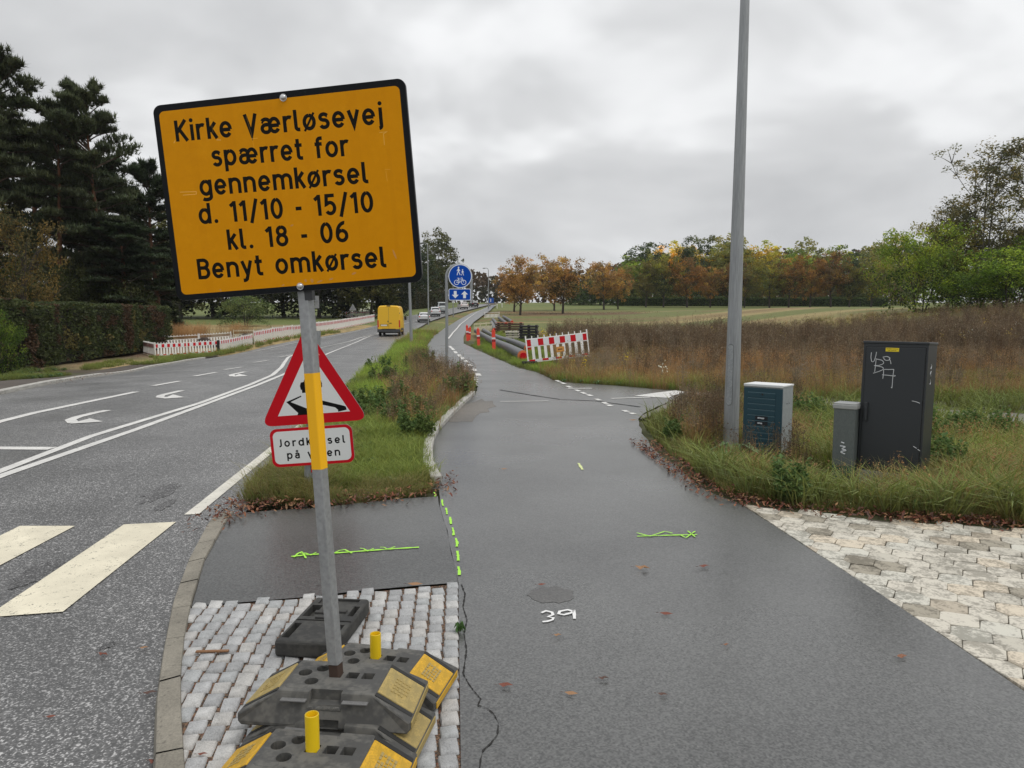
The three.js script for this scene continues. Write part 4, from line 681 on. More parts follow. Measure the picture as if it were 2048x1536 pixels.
// ------------------------------------------------------------------ cabinets
const strokes3 = (list, w, z = 0.001) => mg(list.map((pts) => { const c = new THREE.CatmullRomCurve3(pts.map(([x, y]) => new THREE.Vector3(x, y, z)), false, 'catmullrom', 0.35); return new THREE.TubeGeometry(c, pts.length * 7, w / 2, 5).scale(1, 1, 1); }));
{
  const W = 0.576, Hc = 1.30, D = 0.427, root = thing('cabinet', 'tall dark grey utility cabinet with white graffiti and a yellow sticker on its door', 'utility cabinet', [3.729, 0.115, -6.994], -0.705);
  root.rotation.x = -0.035; root.rotation.z = -0.006;
  mesh('body', box(W, Hc - 0.02, D, 0, Hc / 2, -D / 2, 0.008), M.cabinet, root);
  mesh('roof', box(W + 0.012, 0.028, D + 0.014, 0, Hc - 0.002, -D / 2, 0.008), M.cabinet, root);
  mesh('plinth', box(W * 0.985, 0.24, D * 0.96, 0, -0.09, -D / 2 + 0.005), std([0.36, 0.37, 0.36], 0.9, { map: concreteTex }), root);
  const door = mesh('door', box(W - 0.052, Hc - 0.085, 0.012, 0.004, Hc / 2 - 0.005, 0.0045, 0.004), M.cabinet, root);
  mesh('door_gap', mg([box(0.006, Hc - 0.078, 0.002, -W / 2 + 0.026, Hc / 2 - 0.005, 0.001), box(0.008, Hc - 0.078, 0.002, W / 2 - 0.019, Hc / 2 - 0.005, 0.001), box(W - 0.045, 0.006, 0.002, 0.003, Hc - 0.044, 0.001)]), M.cabinetSeam, root);
  const X = (zx) => -W / 2 + (zx - 400) / 590 * W, Y = (zy) => Hc - (zy - 112) / 1180 * Hc;
  mesh('handle', mg([box(0.034, 0.19, 0.03, -W / 2 + 0.062, 0.60, 0.022, 0.008), box(0.022, 0.12, 0.012, -W / 2 + 0.062, 0.59, 0.04, 0.004)]), M.cabinet, door);
  const st = mesh('sticker', new THREE.PlaneGeometry(0.12, 0.037).translate(X(672), Y(176), 0.0116), std([1, 1, 1], 0.5, { map: canvas(256, 80, (c) => { c.fillStyle = '#e2c91e'; c.fillRect(0, 0, 256, 80); c.fillStyle = '#2a260c'; for (let i = 0; i < 22; i++) c.fillRect(14 + i * 10.4, 16 + 2 * rnd(), 7 * rnd() + 2, 13); for (let i = 0; i < 14; i++) c.fillRect(44 + i * 11.5, 48, 8 * rnd() + 2, 13); }) }), door);
  const gf = [[[480, 205], [478, 250], [488, 288], [508, 285], [522, 240], [527, 200]], [[528, 268], [525, 320], [522, 380]], [[522, 262], [585, 275], [600, 300], [560, 320], [512, 324]], [[512, 324], [590, 335], [598, 355], [560, 375], [508, 394]], [[588, 246], [625, 238], [655, 250], [645, 270], [615, 272], [600, 258], [595, 250]], [[648, 255], [662, 280], [668, 304]], [[601, 438], [605, 395], [606, 356], [650, 354], [697, 350]], [[697, 350], [692, 420], [690, 516], [682, 510]], [[592, 404], [650, 406], [712, 410], [708, 400]]];
  mesh('graffiti', strokes3(gf.map((s) => s.map(([x, y]) => [X(x), Y(y)])), 0.0062, 0.0108), M.chalk, door);
  for (const sc of [0, 1, 2]) mesh('scratch', strokes3([[[[868, 620], [910, 626], [940, 636]].map(([x, y]) => [X(x + 8), Y(y)]), [[875, 1018], [905, 1034]].map(([x, y]) => [X(x + 40), Y(y)]), [[915, 1042], [935, 1052]].map(([x, y]) => [X(x + 40), Y(y)])][sc]], 0.006, 0.0106), M.chalk, door);
  for (const tg of [[[-0.02, 0.10], [0.015, 0.08], [-0.015, 0.05]], [[0.01, 0.03], [-0.02, 0.0], [0.015, -0.02]], [[-0.015, -0.05], [0.01, -0.08], [-0.01, -0.1]]]) { const sideTag = strokes3([tg], 0.006).rotateY(Math.PI / 2).translate(W / 2 + 0.001, Hc * 0.77, -0.17); mesh('side_graffiti', sideTag, M.chalk, root); }
}
{
  const W = 0.205, D = 0.20, Hc = 0.80, b = G(1693, 958), root = thing('cable_box', 'narrow grey and green cable box standing left of the tall dark cabinet', 'utility box', [b.x - 0.03, -0.04, b.z + 0.02], -0.70);
  mesh('body', box(W, Hc - 0.2, D, 0, 0.2 + (Hc - 0.2) / 2, 0, 0.006), M.boxGrey, root); mesh('base', box(W * 0.99, 0.26, D * 0.99, 0, 0.07, 0, 0.006), M.boxGreen, root);
  mesh('cap', mg([box(W + 0.022, 0.045, D + 0.022, 0, Hc + 0.002, 0, 0.008), box(W + 0.012, 0.02, D + 0.012, 0, Hc + 0.03, 0, 0.008)]), std([0.42, 0.43, 0.42], 0.6, { map: zincTex }), root);
  mesh('torn_label', strokes3([[[-0.03, 0.4], [0.02, 0.395], [-0.01, 0.37], [0.03, 0.36], [-0.02, 0.34], [0.02, 0.32]], [[-0.02, 0.44], [0.01, 0.43]]], 0.014, D / 2).scale(1, 1, 1), M.chalk, root);
}
{
  const W = 0.46, Hc = 0.80, D = 0.30, b = G(1520, 923), root = thing('telecom_cabinet', 'low cabinet with a slatted dark teal front and pale grey sides beside the lamp post', 'telecom cabinet', [b.x + 0.02, 0.08, b.z - 0.02], -0.74);
  mesh('body', mg([box(W, Hc, D, 0, Hc / 2, -D / 2, 0.012)]), M.cabinetGrey, root); mesh('foot_panel', box(0.02, 0.24, D * 0.92, W / 2 - 0.02, -0.08, -D / 2), M.cabinetGrey, root); mesh('foot_panel', box(0.02, 0.24, D * 0.92, -W / 2 + 0.02, -0.08, -D / 2), M.cabinetGrey, root);
  mesh('roof', box(W + 0.01, 0.022, D + 0.012, 0, Hc + 0.004, -D / 2 + 0.002, 0.006), std([0.72, 0.73, 0.73], 0.5), root);
  const dr = mesh('door', box(W - 0.004, Hc - 0.03, 0.016, 0, Hc / 2 - 0.012, 0.006, 0.005), M.cabinetGreen, root);
  for (let i = 0; i < 11; i++) mesh('slat', mg([box(W * 0.72, 0.05, 0.006, -0.015, Hc - 0.115 - i * 0.066, 0.0155, 0.0025)]), M.cabinetGreen, dr);
  for (let i = 0; i < 11; i++) mesh('slat_edge', box(W * 0.70, 0.005, 0.004, -0.015, Hc - 0.082 - i * 0.066, 0.0155), std([0.10, 0.18, 0.21], 0.5), dr);
  for (const [y, s] of [[Hc - 0.375, 1], [Hc - 0.435, 0.7]]) mesh('label_plate', new THREE.PlaneGeometry(0.15, 0.045).translate(-0.005, y, 0.0205), std([1, 1, 1], 0.5, { map: canvas(256, 76, (c) => { c.fillStyle = '#080d18'; c.fillRect(0, 0, 256, 76); c.fillStyle = '#d8dde2'; for (let i = 0; i < 8; i++) c.fillRect(52 + i * 17 * s, 28 - 6 * rnd(), 13 * s, 24 + 8 * rnd()); }) }), dr);
  mesh('lock', new THREE.CylinderGeometry(0.012, 0.012, 0.01, 12).rotateX(Math.PI / 2).translate(0, Hc - 0.10, 0.02), M.black, dr);
  for (let i = 0; i < 3; i++) mesh('vent_hole', box(0.002, 0.012, 0.012, W / 2, Hc - 0.2, -0.10 - i * 0.045), M.black, root);
  mesh('front_cap', box(W + 0.004, 0.03, 0.026, 0, Hc + 0.0, 0.004, 0.006), std([0.62, 0.64, 0.64], 0.5), root);
}

// ------------------------------------------------------------------ barrier panels (red and white boards over white slats)
function makeBarrier(name, label, w, h, opt = {}) {
  const root = thing(name, label, 'barrier', [0, 0, 0], 0, opt.group), mat = opt.mat ?? M.plasticWhite, n = opt.slats ?? 11, y0 = opt.lift ?? 0.06;
  for (const s of [-1, 1]) mesh('post', box(0.045, h * 1.02, 0.04, s * (w / 2 - 0.022), h * 0.51, 0, 0.006), mat, root);
  mesh('top_rail', box(w - 0.09, 0.035, 0.03, 0, h * 0.895, 0, 0.006), mat, root); mesh('middle_rail', box(w - 0.09, 0.03, 0.03, 0, h * 0.625, 0, 0.006), mat, root); mesh('bottom_rail', box(w - 0.09, 0.035, 0.03, 0, y0 + 0.02, 0, 0.006), mat, root);
  for (let i = 1; i < n - 1; i++) { const x = lerp(-w / 2 + 0.022, w / 2 - 0.022, i / (n - 1)); const tip = box(0.034, h * 0.09, 0.02, x, h * 0.955, 0), sl = box(0.10, h * 0.56, 0.018, x, y0 + h * 0.28, 0.004); if (true) { mesh('slat', sl, mat, root); mesh('slat_tip', tip, mat, root); } else mesh('slat', mg([sl, tip]), mat, root); }
  if (opt.board !== false) {
    const board = mesh('stripe_board', box(w - 0.10, h * 0.235, 0.012, 0, h * 0.76, 0.012), M.foilSilver, root), k = 9, bw = (w - 0.10) / 11.0;
    for (let i = 0; i < 11; i++) if (i % 2 === 0) { const half = i === 0 || i === 10; mesh('red_block', box(bw * (half ? 0.7 : 0.96), h * 0.232, 0.003, -w / 2 + 0.05 + bw * (i + 0.5) + (i === 0 ? -bw * 0.15 : i === 10 ? bw * 0.15 : 0), h * 0.76, 0.0205), M.red, board); }
    mesh('bottom_board', box(w - 0.10, h * 0.075, 0.01, 0, y0 + 0.075 * h, 0.016), M.foilSilver, root);
    for (let i = 0; i < 5; i++) mesh('red_block', box(bw * 1.1, h * 0.07, 0.003, -w / 2 + 0.05 + bw * (0.6 + 2.45 * i), y0 + 0.075 * h, 0.0225), M.red, root);
  }
  if (opt.badge) mesh('name_plate', box(w * 0.13, h * 0.17, 0.006, w * 0.02, h * 0.42, 0.018), std([0.72, 0.42, 0.12], 0.5), root);
  return root;
}
{
  // the panel at the pipe ends, tipped a little to one side
  const b = G(1055, 731), e = { x: b.x + 2.2, z: b.z - 0.35 }, w = 2.27, o = makeBarrier('road_barrier', 'tilted red and white barrier panel standing in the weeds at the orange pipe end', w, 1.0, { badge: false, tips: true });
  const c = Math.cos(0.105), s = Math.sin(0.105); o.position.set(b.x + w / 2 * c, w / 2 * s + 0.02, b.z - 0.18); o.rotation.set(-0.06, 0.16, 0.105);
  const badge = canvas(256, 150, (x) => { x.fillStyle = '#d89a4a'; x.fillRect(0, 0, 256, 150); x.strokeStyle = '#9c5a20'; x.lineWidth = 6; x.strokeRect(8, 8, 240, 134); x.fillStyle = '#4a2508'; for (let i = 0; i < 4; i++) { x.fillRect(52 + i * 40, 48, 24, 52); x.fillRect(46 + i * 40, 66 + (i % 2) * 10, 32, 12); } });
  mesh('name_plate', box(0.29, 0.19, 0.006, 0.08, 0.42, 0.02), std([0.72, 0.42, 0.12], 0.5), o); mesh('name_plate_print', new THREE.PlaneGeometry(0.28, 0.18).translate(0.08, 0.42, 0.0245), std([1, 1, 1], 0.5, { map: badge }), o);
  mesh('foot', box(0.5, 0.10, 0.28, -w / 2 + 0.05, -0.03, 0.05, 0.02).rotateZ(-0.1), M.rubberDark, o);
}
const proto = makeBarrier('road_barrier', 'x', 2.0, 0.9, { slats: 12 }), protoB = makeBarrier('road_barrier', 'x', 2.0, 1.0, { slats: 12, board: false, mat: M.plasticWhite }), protoC = makeBarrier('road_barrier', 'x', 2.0, 1.0, { slats: 13, board: false, mat: M.plasticCream }), protoD = makeBarrier('road_barrier', 'x', 2.0, 1.05, { slats: 12 });
for (const p of [proto, protoB, protoC, protoD]) { scene.remove(p); }
used.set('road_barrier', 1);
const ORD = ['first', 'second', 'third', 'fourth', 'fifth', 'sixth', 'seventh', 'eighth', 'ninth', 'tenth', 'eleventh', 'twelfth', 'thirteenth', 'fourteenth', 'fifteenth', 'sixteenth', 'seventeenth', 'eighteenth', 'nineteenth', 'twentieth', 'twenty-first', 'twenty-second'];
function barrierRow(pts, src, label, group, len = 2.0, hs = 1) {
  let n = 0;
  for (let k = 0; k + 1 < pts.length; k++) {
    const a = pts[k], b = pts[k + 1], L = Math.hypot(b.x - a.x, b.z - a.z), m = Math.max(1, Math.round(L / (len * 1.02)));
    for (let i = 0; i < m; i++) {
      const t = (i + 0.5) / m, x = lerp(a.x, b.x, t), z = lerp(a.z, b.z, t), c = copyOf(src, label.replace('#', ORD[n] ?? 'last'), [x, T(x, z) - 0.03, z], -Math.atan2(b.z - a.z, b.x - a.x), group);
      c.userData.category = 'barrier'; c.rotation.order = 'YXZ'; c.rotation.y += RR(-0.03, 0.03); c.rotation.z = Math.atan2(T(b.x, b.z) - T(a.x, a.z), L) + RR(-0.012, 0.012); c.scale.set(L / m / 2.03, hs, 1); n++;
    }
  }
}
const BG1 = 'red and white barriers along the near left roadside', BG2 = 'barriers along the left verge behind the signpost', BG3 = 'barriers round the dig beyond the yellow van', BG4 = 'white barriers round the dig by the hedge';
barrierRow(GS([[287, 707], [309, 713]]), proto, 'narrow-looking end barrier turned towards the hedge corner, # of its two', BG1);
barrierRow(GS([[310, 713.5], [374, 708.8], [437, 704.8]]), proto, 'red and white barrier facing the road, # from the hedge corner', BG1);
barrierRow(GS([[438.5, 704.6], [505, 690]]), proto, 'red and white barrier running off behind the grass strip, # past the dark gap', BG1);
barrierRow(GS([[508, 689], [546, 680.5], [604, 672]]), protoD, 'red and white barrier leaning along the grass strip, # left of the signpost', BG2, 2.0, 1.0);
barrierRow(GS([[330, 696], [464, 686]]), protoB, 'plain white barrier in the rear row by the dig, # from its left end', BG4, 2, 0.9);
barrierRow(GS([[467, 683], [509, 682.5]]), protoC, 'cream barrier seen from behind at the end of the white row, # of them', BG4, 2, 0.95);
barrierRow(GS([[629, 667.5], [697, 654.5], [749, 643.5]]), protoD, 'red and white barrier in the long verge row, # from the signpost towards the van', BG2, 2.0, 1.12);
barrierRow(GS([[665, 635], [752, 632.5]]), protoD, 'red and white barrier at the front of the far dig, # from its left corner', BG3);
barrierRow(GS([[684, 624], [752, 622]]), protoB, 'white barrier at the back of the far dig, # from its left corner', BG3);
barrierRow(GS([[948, 666], [984, 662]]), protoC, 'cream barrier seen from behind across the grey pipes on the grass, # of them', null);
barrierRow(GS([[969, 635.5], [999, 635]]), protoB, 'small white barrier farthest along the cycle path, # of them', null);
{ const a = G(436, 706), pst = thing('fence_post', 'short dark post between the red and white barriers', 'post', [a.x, T(a.x, a.z), a.z - 0.1]); mesh('post', box(0.16, 0.86, 0.1, 0, 0.42, 0, 0.01), M.rubberDark, pst); mesh('foot', box(0.4, 0.09, 0.5, 0, 0.03, 0, 0.02), M.rubberDark, pst); }
for (const [x, y, l] of [[690, 634, 'low dark heap of dug soil behind the barriers at the far dig'], [398, 697, 'dark heap of dug soil behind the white barriers near the hedge'], [478, 690, 'small heap of dark soil beside the cream barrier']]) { const g = G(x, y), s = new THREE.SphereGeometry(1, 18, 10), p = s.attributes.position; for (let i = 0; i < p.count; i++) { const k = 0.7 + 0.6 * fbm(p.getX(i) * 2 + x, p.getZ(i) * 2, 7, 3); p.setXYZ(i, p.getX(i) * 0.9 * k, Math.max(-0.1, p.getY(i)) * 0.72 * k, p.getZ(i) * 0.7 * k); } s.computeVertexNormals(); const h = thing('soil_heap', l, 'soil heap', [g.x, T(g.x, g.z), g.z - 1.2]); mesh('soil', s, std([0.045, 0.03, 0.022], 0.95), h); }

// ------------------------------------------------------------------ pipes, stacks and hazard markers on the grass
function pipe(name, label, pts, r, group) {
  const v = pts.map((p, i) => new THREE.Vector3(p.x, T(p.x, p.z) + r * 0.92 + (p.up ?? 0), p.z)), c = new THREE.CatmullRomCurve3(v), root = thing(name, label, 'pipe', v[0].toArray(), 0, group);
  const shift = (g) => g.translate(-v[0].x, -v[0].y, -v[0].z);
  mesh('jacket', shift(new THREE.TubeGeometry(c, 40, r, 18)), M.pipe, root);
  const t = c.getTangent(0).negate(), q = new THREE.Quaternion().setFromUnitVectors(new THREE.Vector3(0, 0, 1), t);
  mesh('foam_end', new THREE.RingGeometry(r * 0.62, r * 0.99, 24).applyQuaternion(q).addScaledVector?.(t, 0) ?? new THREE.RingGeometry(r * 0.62, r * 0.99, 24).applyQuaternion(q), M.pipeOrange, root).position.copy(t.clone().multiplyScalar(0.004));
  mesh('steel_tube', new THREE.CylinderGeometry(r * 0.62, r * 0.62, 0.3, 20).rotateX(Math.PI / 2).applyQuaternion(q), M.red, root).position.copy(t.clone().multiplyScalar(0.05));
  return root;
}
const PG = 'grey insulated pipes lying beside the path';
pipe('pipe', 'nearest grey pipe with an orange foam end beside the barrier', GS([[1046, 722], [1018, 705], [990, 691], [966, 676], [952, 666]]), 0.22, PG);
pipe('pipe', 'second grey pipe from the path, running behind the nearest one', GS([[1056, 704], [1025, 690], [1000, 682], [978, 671], [964, 662]]), 0.2, PG);
pipe('pipe', 'grey pipe end standing out behind the tallest orange marker', GS([[989, 664], [987, 656], [983, 648]]), 0.24, PG);
pipe('pipe', 'grey pipe left of the rust-red stack', GS([[996, 658], [991, 648], [986, 642]]), 0.24, PG);
pipe('pipe', 'grey pipe leaving the far side of the rust-red stack', GS([[1012, 650], [1004, 643], [998, 638]]), 0.24, PG);
pipe('pipe', 'grey pipe rightmost behind the stacks', GS([[1024, 647], [1014, 640], [1007, 636]]), 0.24, PG);
function stack(label, px, py, pw, ph, layers, mats, depth, top) {
  const g = G(px, py), D = -g.z, W = pw / FPX * D * 1.0, H = ph / FPX * D, root = thing('material_stack', label, 'stack', [g.x, T(g.x, g.z) - 0.02, g.z - depth / 2], -0.12);
  for (let i = 0; i < layers; i++) { const h = H / layers; const m = mesh('layer', box(W * RR(0.95, 1.02), h * 0.72, depth, RR(-0.03, 0.03), h * (i + 0.5), RR(-0.04, 0.04), 0.02), mats[i % mats.length], root); for (let k = 0; k < 3; k++) mesh('batten', box(0.09, h * 0.26, depth * 0.96, lerp(-W * 0.42, W * 0.42, k / 2), h * (i + 0.99), 0), M.rubberDark, root); }
  if (top) mesh('top_sheet', box(W * 1.0, 0.06, depth, 0, H + 0.07, 0, 0.015), top, root); return root;
}
stack('stack of rust-brown boards topped with a pinkish red sheet', 1019, 665, 54, 19, 4, [std([0.09, 0.05, 0.035], 0.7)], 1.6, std([0.52, 0.20, 0.14], 0.6));
stack('stack of black plastic boards right of the rust-brown stack', 1058, 683, 37, 33, 6, [std([0.018, 0.018, 0.02], 0.5)], 1.3);
stack('stack of pale white planks in front of the rust-brown stack', 1026, 681, 27, 20, 4, [std([0.62, 0.58, 0.48], 0.6)], 1.0);
function marker(label, px, py, h, lean) {
  const g = G(px, py), o = thing('hazard_marker', label, 'hazard marker', [g.x, T(g.x, g.z), g.z], 0.1, 'orange hazard markers along the pipes'); o.rotation.z = lean;
  mesh('blade', box(0.18, h, 0.03, 0, h / 2, 0, 0.01), M.orangeRed, o); mesh('white_band', box(0.184, h * 0.09, 0.034, 0, h * 0.60, 0), M.foilSilver, o); mesh('dark_band', box(0.184, h * 0.10, 0.034, 0, h * 0.48, 0), std([0.30, 0.015, 0.02], 0.4), o); mesh('cap', cyl(0.05, 0.03, 0.1, 0, h - 0.02, 0, 10), M.orange, o); return o;
}
marker('tallest orange hazard marker, nearest the barrier', 988, 701, 1.05, 0.03); marker('middle orange hazard marker on the grass edge', 957.5, 692, 1.02, 0.04);
marker('upright orange hazard marker of the leaning pair at the path edge', 935.5, 682, 1.12, 0.05); marker('orange hazard marker crossing behind its neighbour at the path edge', 938.5, 680, 0.95, -0.06);

// ------------------------------------------------------------------ vehicles
function loft(secs, closeEnds = true) {                                // each section: z and the right half of its outline, bottom to top
  const full = secs.map((s) => { const r = s.p, l = r.slice(0).reverse().map(([x, y]) => [-x, y]); return [...r, ...l].map(([x, y]) => [x, y, s.z]); }), N = full[0].length, pos = [], idx = [];
  full.forEach((f) => f.forEach((v) => pos.push(...v)));
  for (let k = 0; k + 1 < full.length; k++) for (let i = 0; i < N; i++) { const a = k * N + i, b = k * N + (i + 1) % N, c = a + N, d = b + N; idx.push(a, b, c, b, d, c); }
  if (closeEnds) for (const k of [0, full.length - 1]) { const c = pos.length / 3; pos.push(0, full[k].reduce((s, v) => s + v[1], 0) / N, secs[k].z); for (let i = 0; i < N; i++) { const a = k * N + i, b = k * N + (i + 1) % N; if (k) idx.push(a, b, c); else idx.push(b, a, c); } }
  const g = new THREE.BufferGeometry(); g.setAttribute('position', new THREE.Float32BufferAttribute(pos, 3)); g.setIndex(idx); return toCreasedNormals(g, 0.6);
}
const quad = (a, b, c, d) => { const g = new THREE.BufferGeometry(); g.setAttribute('position', new THREE.Float32BufferAttribute([...a, ...b, ...c, ...a, ...c, ...d], 3)); g.computeVertexNormals(); return g; };
function wheel(root, x, y, z, r, w) { const t = mesh('wheel', new THREE.TorusGeometry(r * 0.78, r * 0.26, 10, 24).rotateY(Math.PI / 2).scale(w / (r * 0.52), 1, 1).translate(x, y, z), M.tyre, root); mesh('rim', new THREE.CylinderGeometry(r * 0.6, r * 0.6, w * 0.8, 18).rotateZ(Math.PI / 2).translate(x, y, z), std([0.25, 0.25, 0.26], 0.4, { metalness: 0.6 }), t); }
{
  const ga = G(778, 673, ROADY), gb = G(838, 640, ROADY), root = thing('delivery_van', 'yellow high-roofed delivery van driving away on the road', 'van', [ga.x, T(ga.x, ga.z) + ROADY, ga.z], 0);
  root.rotation.y = 0.085; root.scale.setScalar(1.02);
  const out = (w, y0, yb, yr) => [[w * 0.93, y0], [w, y0 + 0.2], [w, yb], [w * 0.985, yb + 0.4], [w * 0.93, yr - 0.28], [w * 0.86, yr - 0.08], [w * 0.72, yr], [w * 0.3, yr + 0.02]];
  mesh('body', loft([{ z: 0.02, p: out(0.96, 0.42, 1.3, 2.62) }, { z: -0.08, p: out(1.0, 0.4, 1.3, 2.70) }, { z: -4.2, p: out(1.01, 0.4, 1.3, 2.72) }, { z: -4.7, p: out(0.99, 0.4, 1.25, 2.6) }, { z: -5.5, p: out(0.97, 0.42, 1.15, 1.75) }, { z: -5.9, p: out(0.93, 0.45, 0.9, 1.3) }, { z: -6.05, p: out(0.86, 0.5, 0.8, 1.1) }]), M.van, root);
  mesh('rear_door', box(0.925, 1.95, 0.02, -0.468, 1.52, 0.022, 0.008), M.van, root); mesh('rear_door', box(0.925, 1.95, 0.02, 0.468, 1.52, 0.022, 0.008), M.van, root);
  mesh('door_handle', box(0.2, 0.05, 0.03, 0.16, 1.17, 0.04, 0.008), M.black, root); mesh('emblem', new THREE.CylinderGeometry(0.075, 0.075, 0.015, 16).rotateX(Math.PI / 2).translate(-0.06, 1.33, 0.04), std([0.3, 0.2, 0.03], 0.4), root);
  mesh('number_plate', box(0.52, 0.11, 0.015, -0.42, 0.98, 0.04, 0.003), M.plate, root); mesh('plate_recess', box(0.72, 0.2, 0.01, -0.4, 1.0, 0.033), std([0.45, 0.27, 0.02], 0.5), root);
  for (const s of [-1, 1]) { mesh('tail_light', box(0.12, 0.62, 0.03, s * 0.93, 1.12, 0.02, 0.01), M.lampRed, root); mesh('hinge', box(0.03, 0.1, 0.03, s * 0.95, 2.05, 0.035), M.darkMetal, root); mesh('hinge', box(0.03, 0.1, 0.03, s * 0.95, 0.72, 0.035), M.darkMetal, root); mesh('mirror', box(0.2, 0.36, 0.12, s * 1.16, 1.62, -4.75, 0.03), M.black, root); mesh('side_sill', box(0.04, 0.22, 3.2, s * 1.005, 0.62, -2.4, 0.01), M.darkMetal, root); mesh('cab_window', quad([s * 1.0, 1.35, -4.3], [s * 1.0, 1.35, -5.1], [s * 0.96, 1.75, -4.95], [s * 0.955, 2.0, -4.3]), M.glass, root); }
  mesh('bumper', box(2.0, 0.27, 0.14, 0, 0.52, 0.04, 0.03), M.darkMetal, root); mesh('step', box(1.2, 0.04, 0.12, 0, 0.66, 0.08, 0.01), M.black, root); mesh('door_gap', box(0.016, 1.95, 0.004, 0, 1.52, 0.034), M.darkMetal, root); mesh('roof_light', box(0.34, 0.06, 0.06, 0, 2.68, 0.03, 0.015), M.darkMetal, root); mesh('rear_axle', new THREE.CylinderGeometry(0.08, 0.08, 1.7, 10).rotateZ(Math.PI / 2).translate(0, 0.36, -1.0), M.black, root); mesh('underside', box(1.7, 0.22, 5.4, 0, 0.42, -2.9), M.black, root);
  for (const z of [-1.0, -4.95]) for (const s of [-1, 1]) wheel(root, s * 0.86, 0.35, z, 0.35, 0.22);
}
function car(label, px, py, paint, kind, yaw, sc = 1) {
  const g = G(px, py, ROADY), suv = kind === 'suv', van = kind === 'van', roof = van ? 1.95 : suv ? 1.62 : 1.46, belt = van ? 1.1 : suv ? 1.0 : 0.92, L = van ? 4.8 : 4.4, root = thing('parked_car'.replace('parked_', ''), label, 'car', [g.x, T(g.x, g.z) + ROADY, g.z], yaw, 'cars far along the road');
  root.rotation.x = Math.atan2(T(g.x, g.z - 4) - T(g.x, g.z), 4); root.scale.setScalar(sc);
  const pm = std(paint, 0.3), sec = (z, w, y0, b, r, rw) => ({ z, p: [[w * 0.9, y0], [w, y0 + 0.18], [w, b - 0.1], [w * 0.97, b], [rw, r - 0.06], [rw * 0.86, r], [rw * 0.4, r + 0.015]] });
  mesh('body', loft([sec(0.0, 0.84, 0.34, belt - 0.06, belt + 0.04, 0.72), sec(-0.1, 0.89, 0.28, belt, belt + 0.1, 0.74), sec(-0.55, 0.9, 0.26, belt, roof - 0.08, 0.64), sec(-1.1, 0.9, 0.25, belt, roof, 0.66), sec(-2.3, 0.9, 0.25, belt, roof - 0.01, 0.66), sec(-3.3, 0.9, 0.25, belt - 0.03, belt + 0.08, 0.7), sec(-L + 0.3, 0.86, 0.27, belt - 0.16, belt - 0.08, 0.66), sec(-L, 0.74, 0.34, belt - 0.3, belt - 0.24, 0.56)]), pm, root);
  const zb = -0.13, zt = -0.5, yb = belt + 0.10, yt = roof - 0.13; mesh('rear_window', quad([-0.66, yb, zb + 0.02], [0.66, yb, zb + 0.02], [0.58, yt, zt + 0.06], [-0.58, yt, zt + 0.06]), M.glass, root);
  for (const s of [-1, 1]) { mesh('side_window', quad([s * 0.885, belt + 0.02, -0.75], [s * 0.885, belt + 0.02, -3.0], [s * 0.69, roof - 0.09, -2.35], [s * 0.69, roof - 0.09, -0.95]), M.glass, root); mesh('tail_light', box(0.24, 0.16, 0.06, s * 0.72, belt - 0.06, -0.02, 0.02), M.lampRed, root); for (const z of [-0.85, -L + 0.9]) wheel(root, s * 0.78, 0.32, z, 0.32, 0.2); mesh('mirror', box(0.16, 0.12, 0.1, s * 1.0, belt + 0.06, -2.9, 0.03), pm, root); }
  mesh('number_plate', box(0.5, 0.11, 0.02, 0, belt - 0.26, 0.012), M.plate, root); mesh('bumper', box(1.66, 0.22, 0.12, 0, 0.42, 0.0, 0.04), M.darkMetal, root); mesh('underside', box(1.5, 0.15, L - 0.4, 0, 0.28, -L / 2), M.black, root);
}
car('white car nearest behind the yellow van, driving away', 849, 645, [0.62, 0.63, 0.64], 'hatch', 0.18, 1.0); car('second white car, just ahead of the nearest white car', 871.5, 633, [0.66, 0.67, 0.68], 'suv', 0.22, 1.05);
car('pale grey van-like car ahead of the two white cars', 886, 627, [0.42, 0.45, 0.45], 'van', 0.24, 1.2); car('white car with red tail lights beyond the blue sign arch', 929.5, 618.5, [0.70, 0.66, 0.65], 'suv', 0.28, 1.15); car('dark car farthest along the road', 951, 614.5, [0.02, 0.022, 0.03], 'suv', 0.3, 1.1);

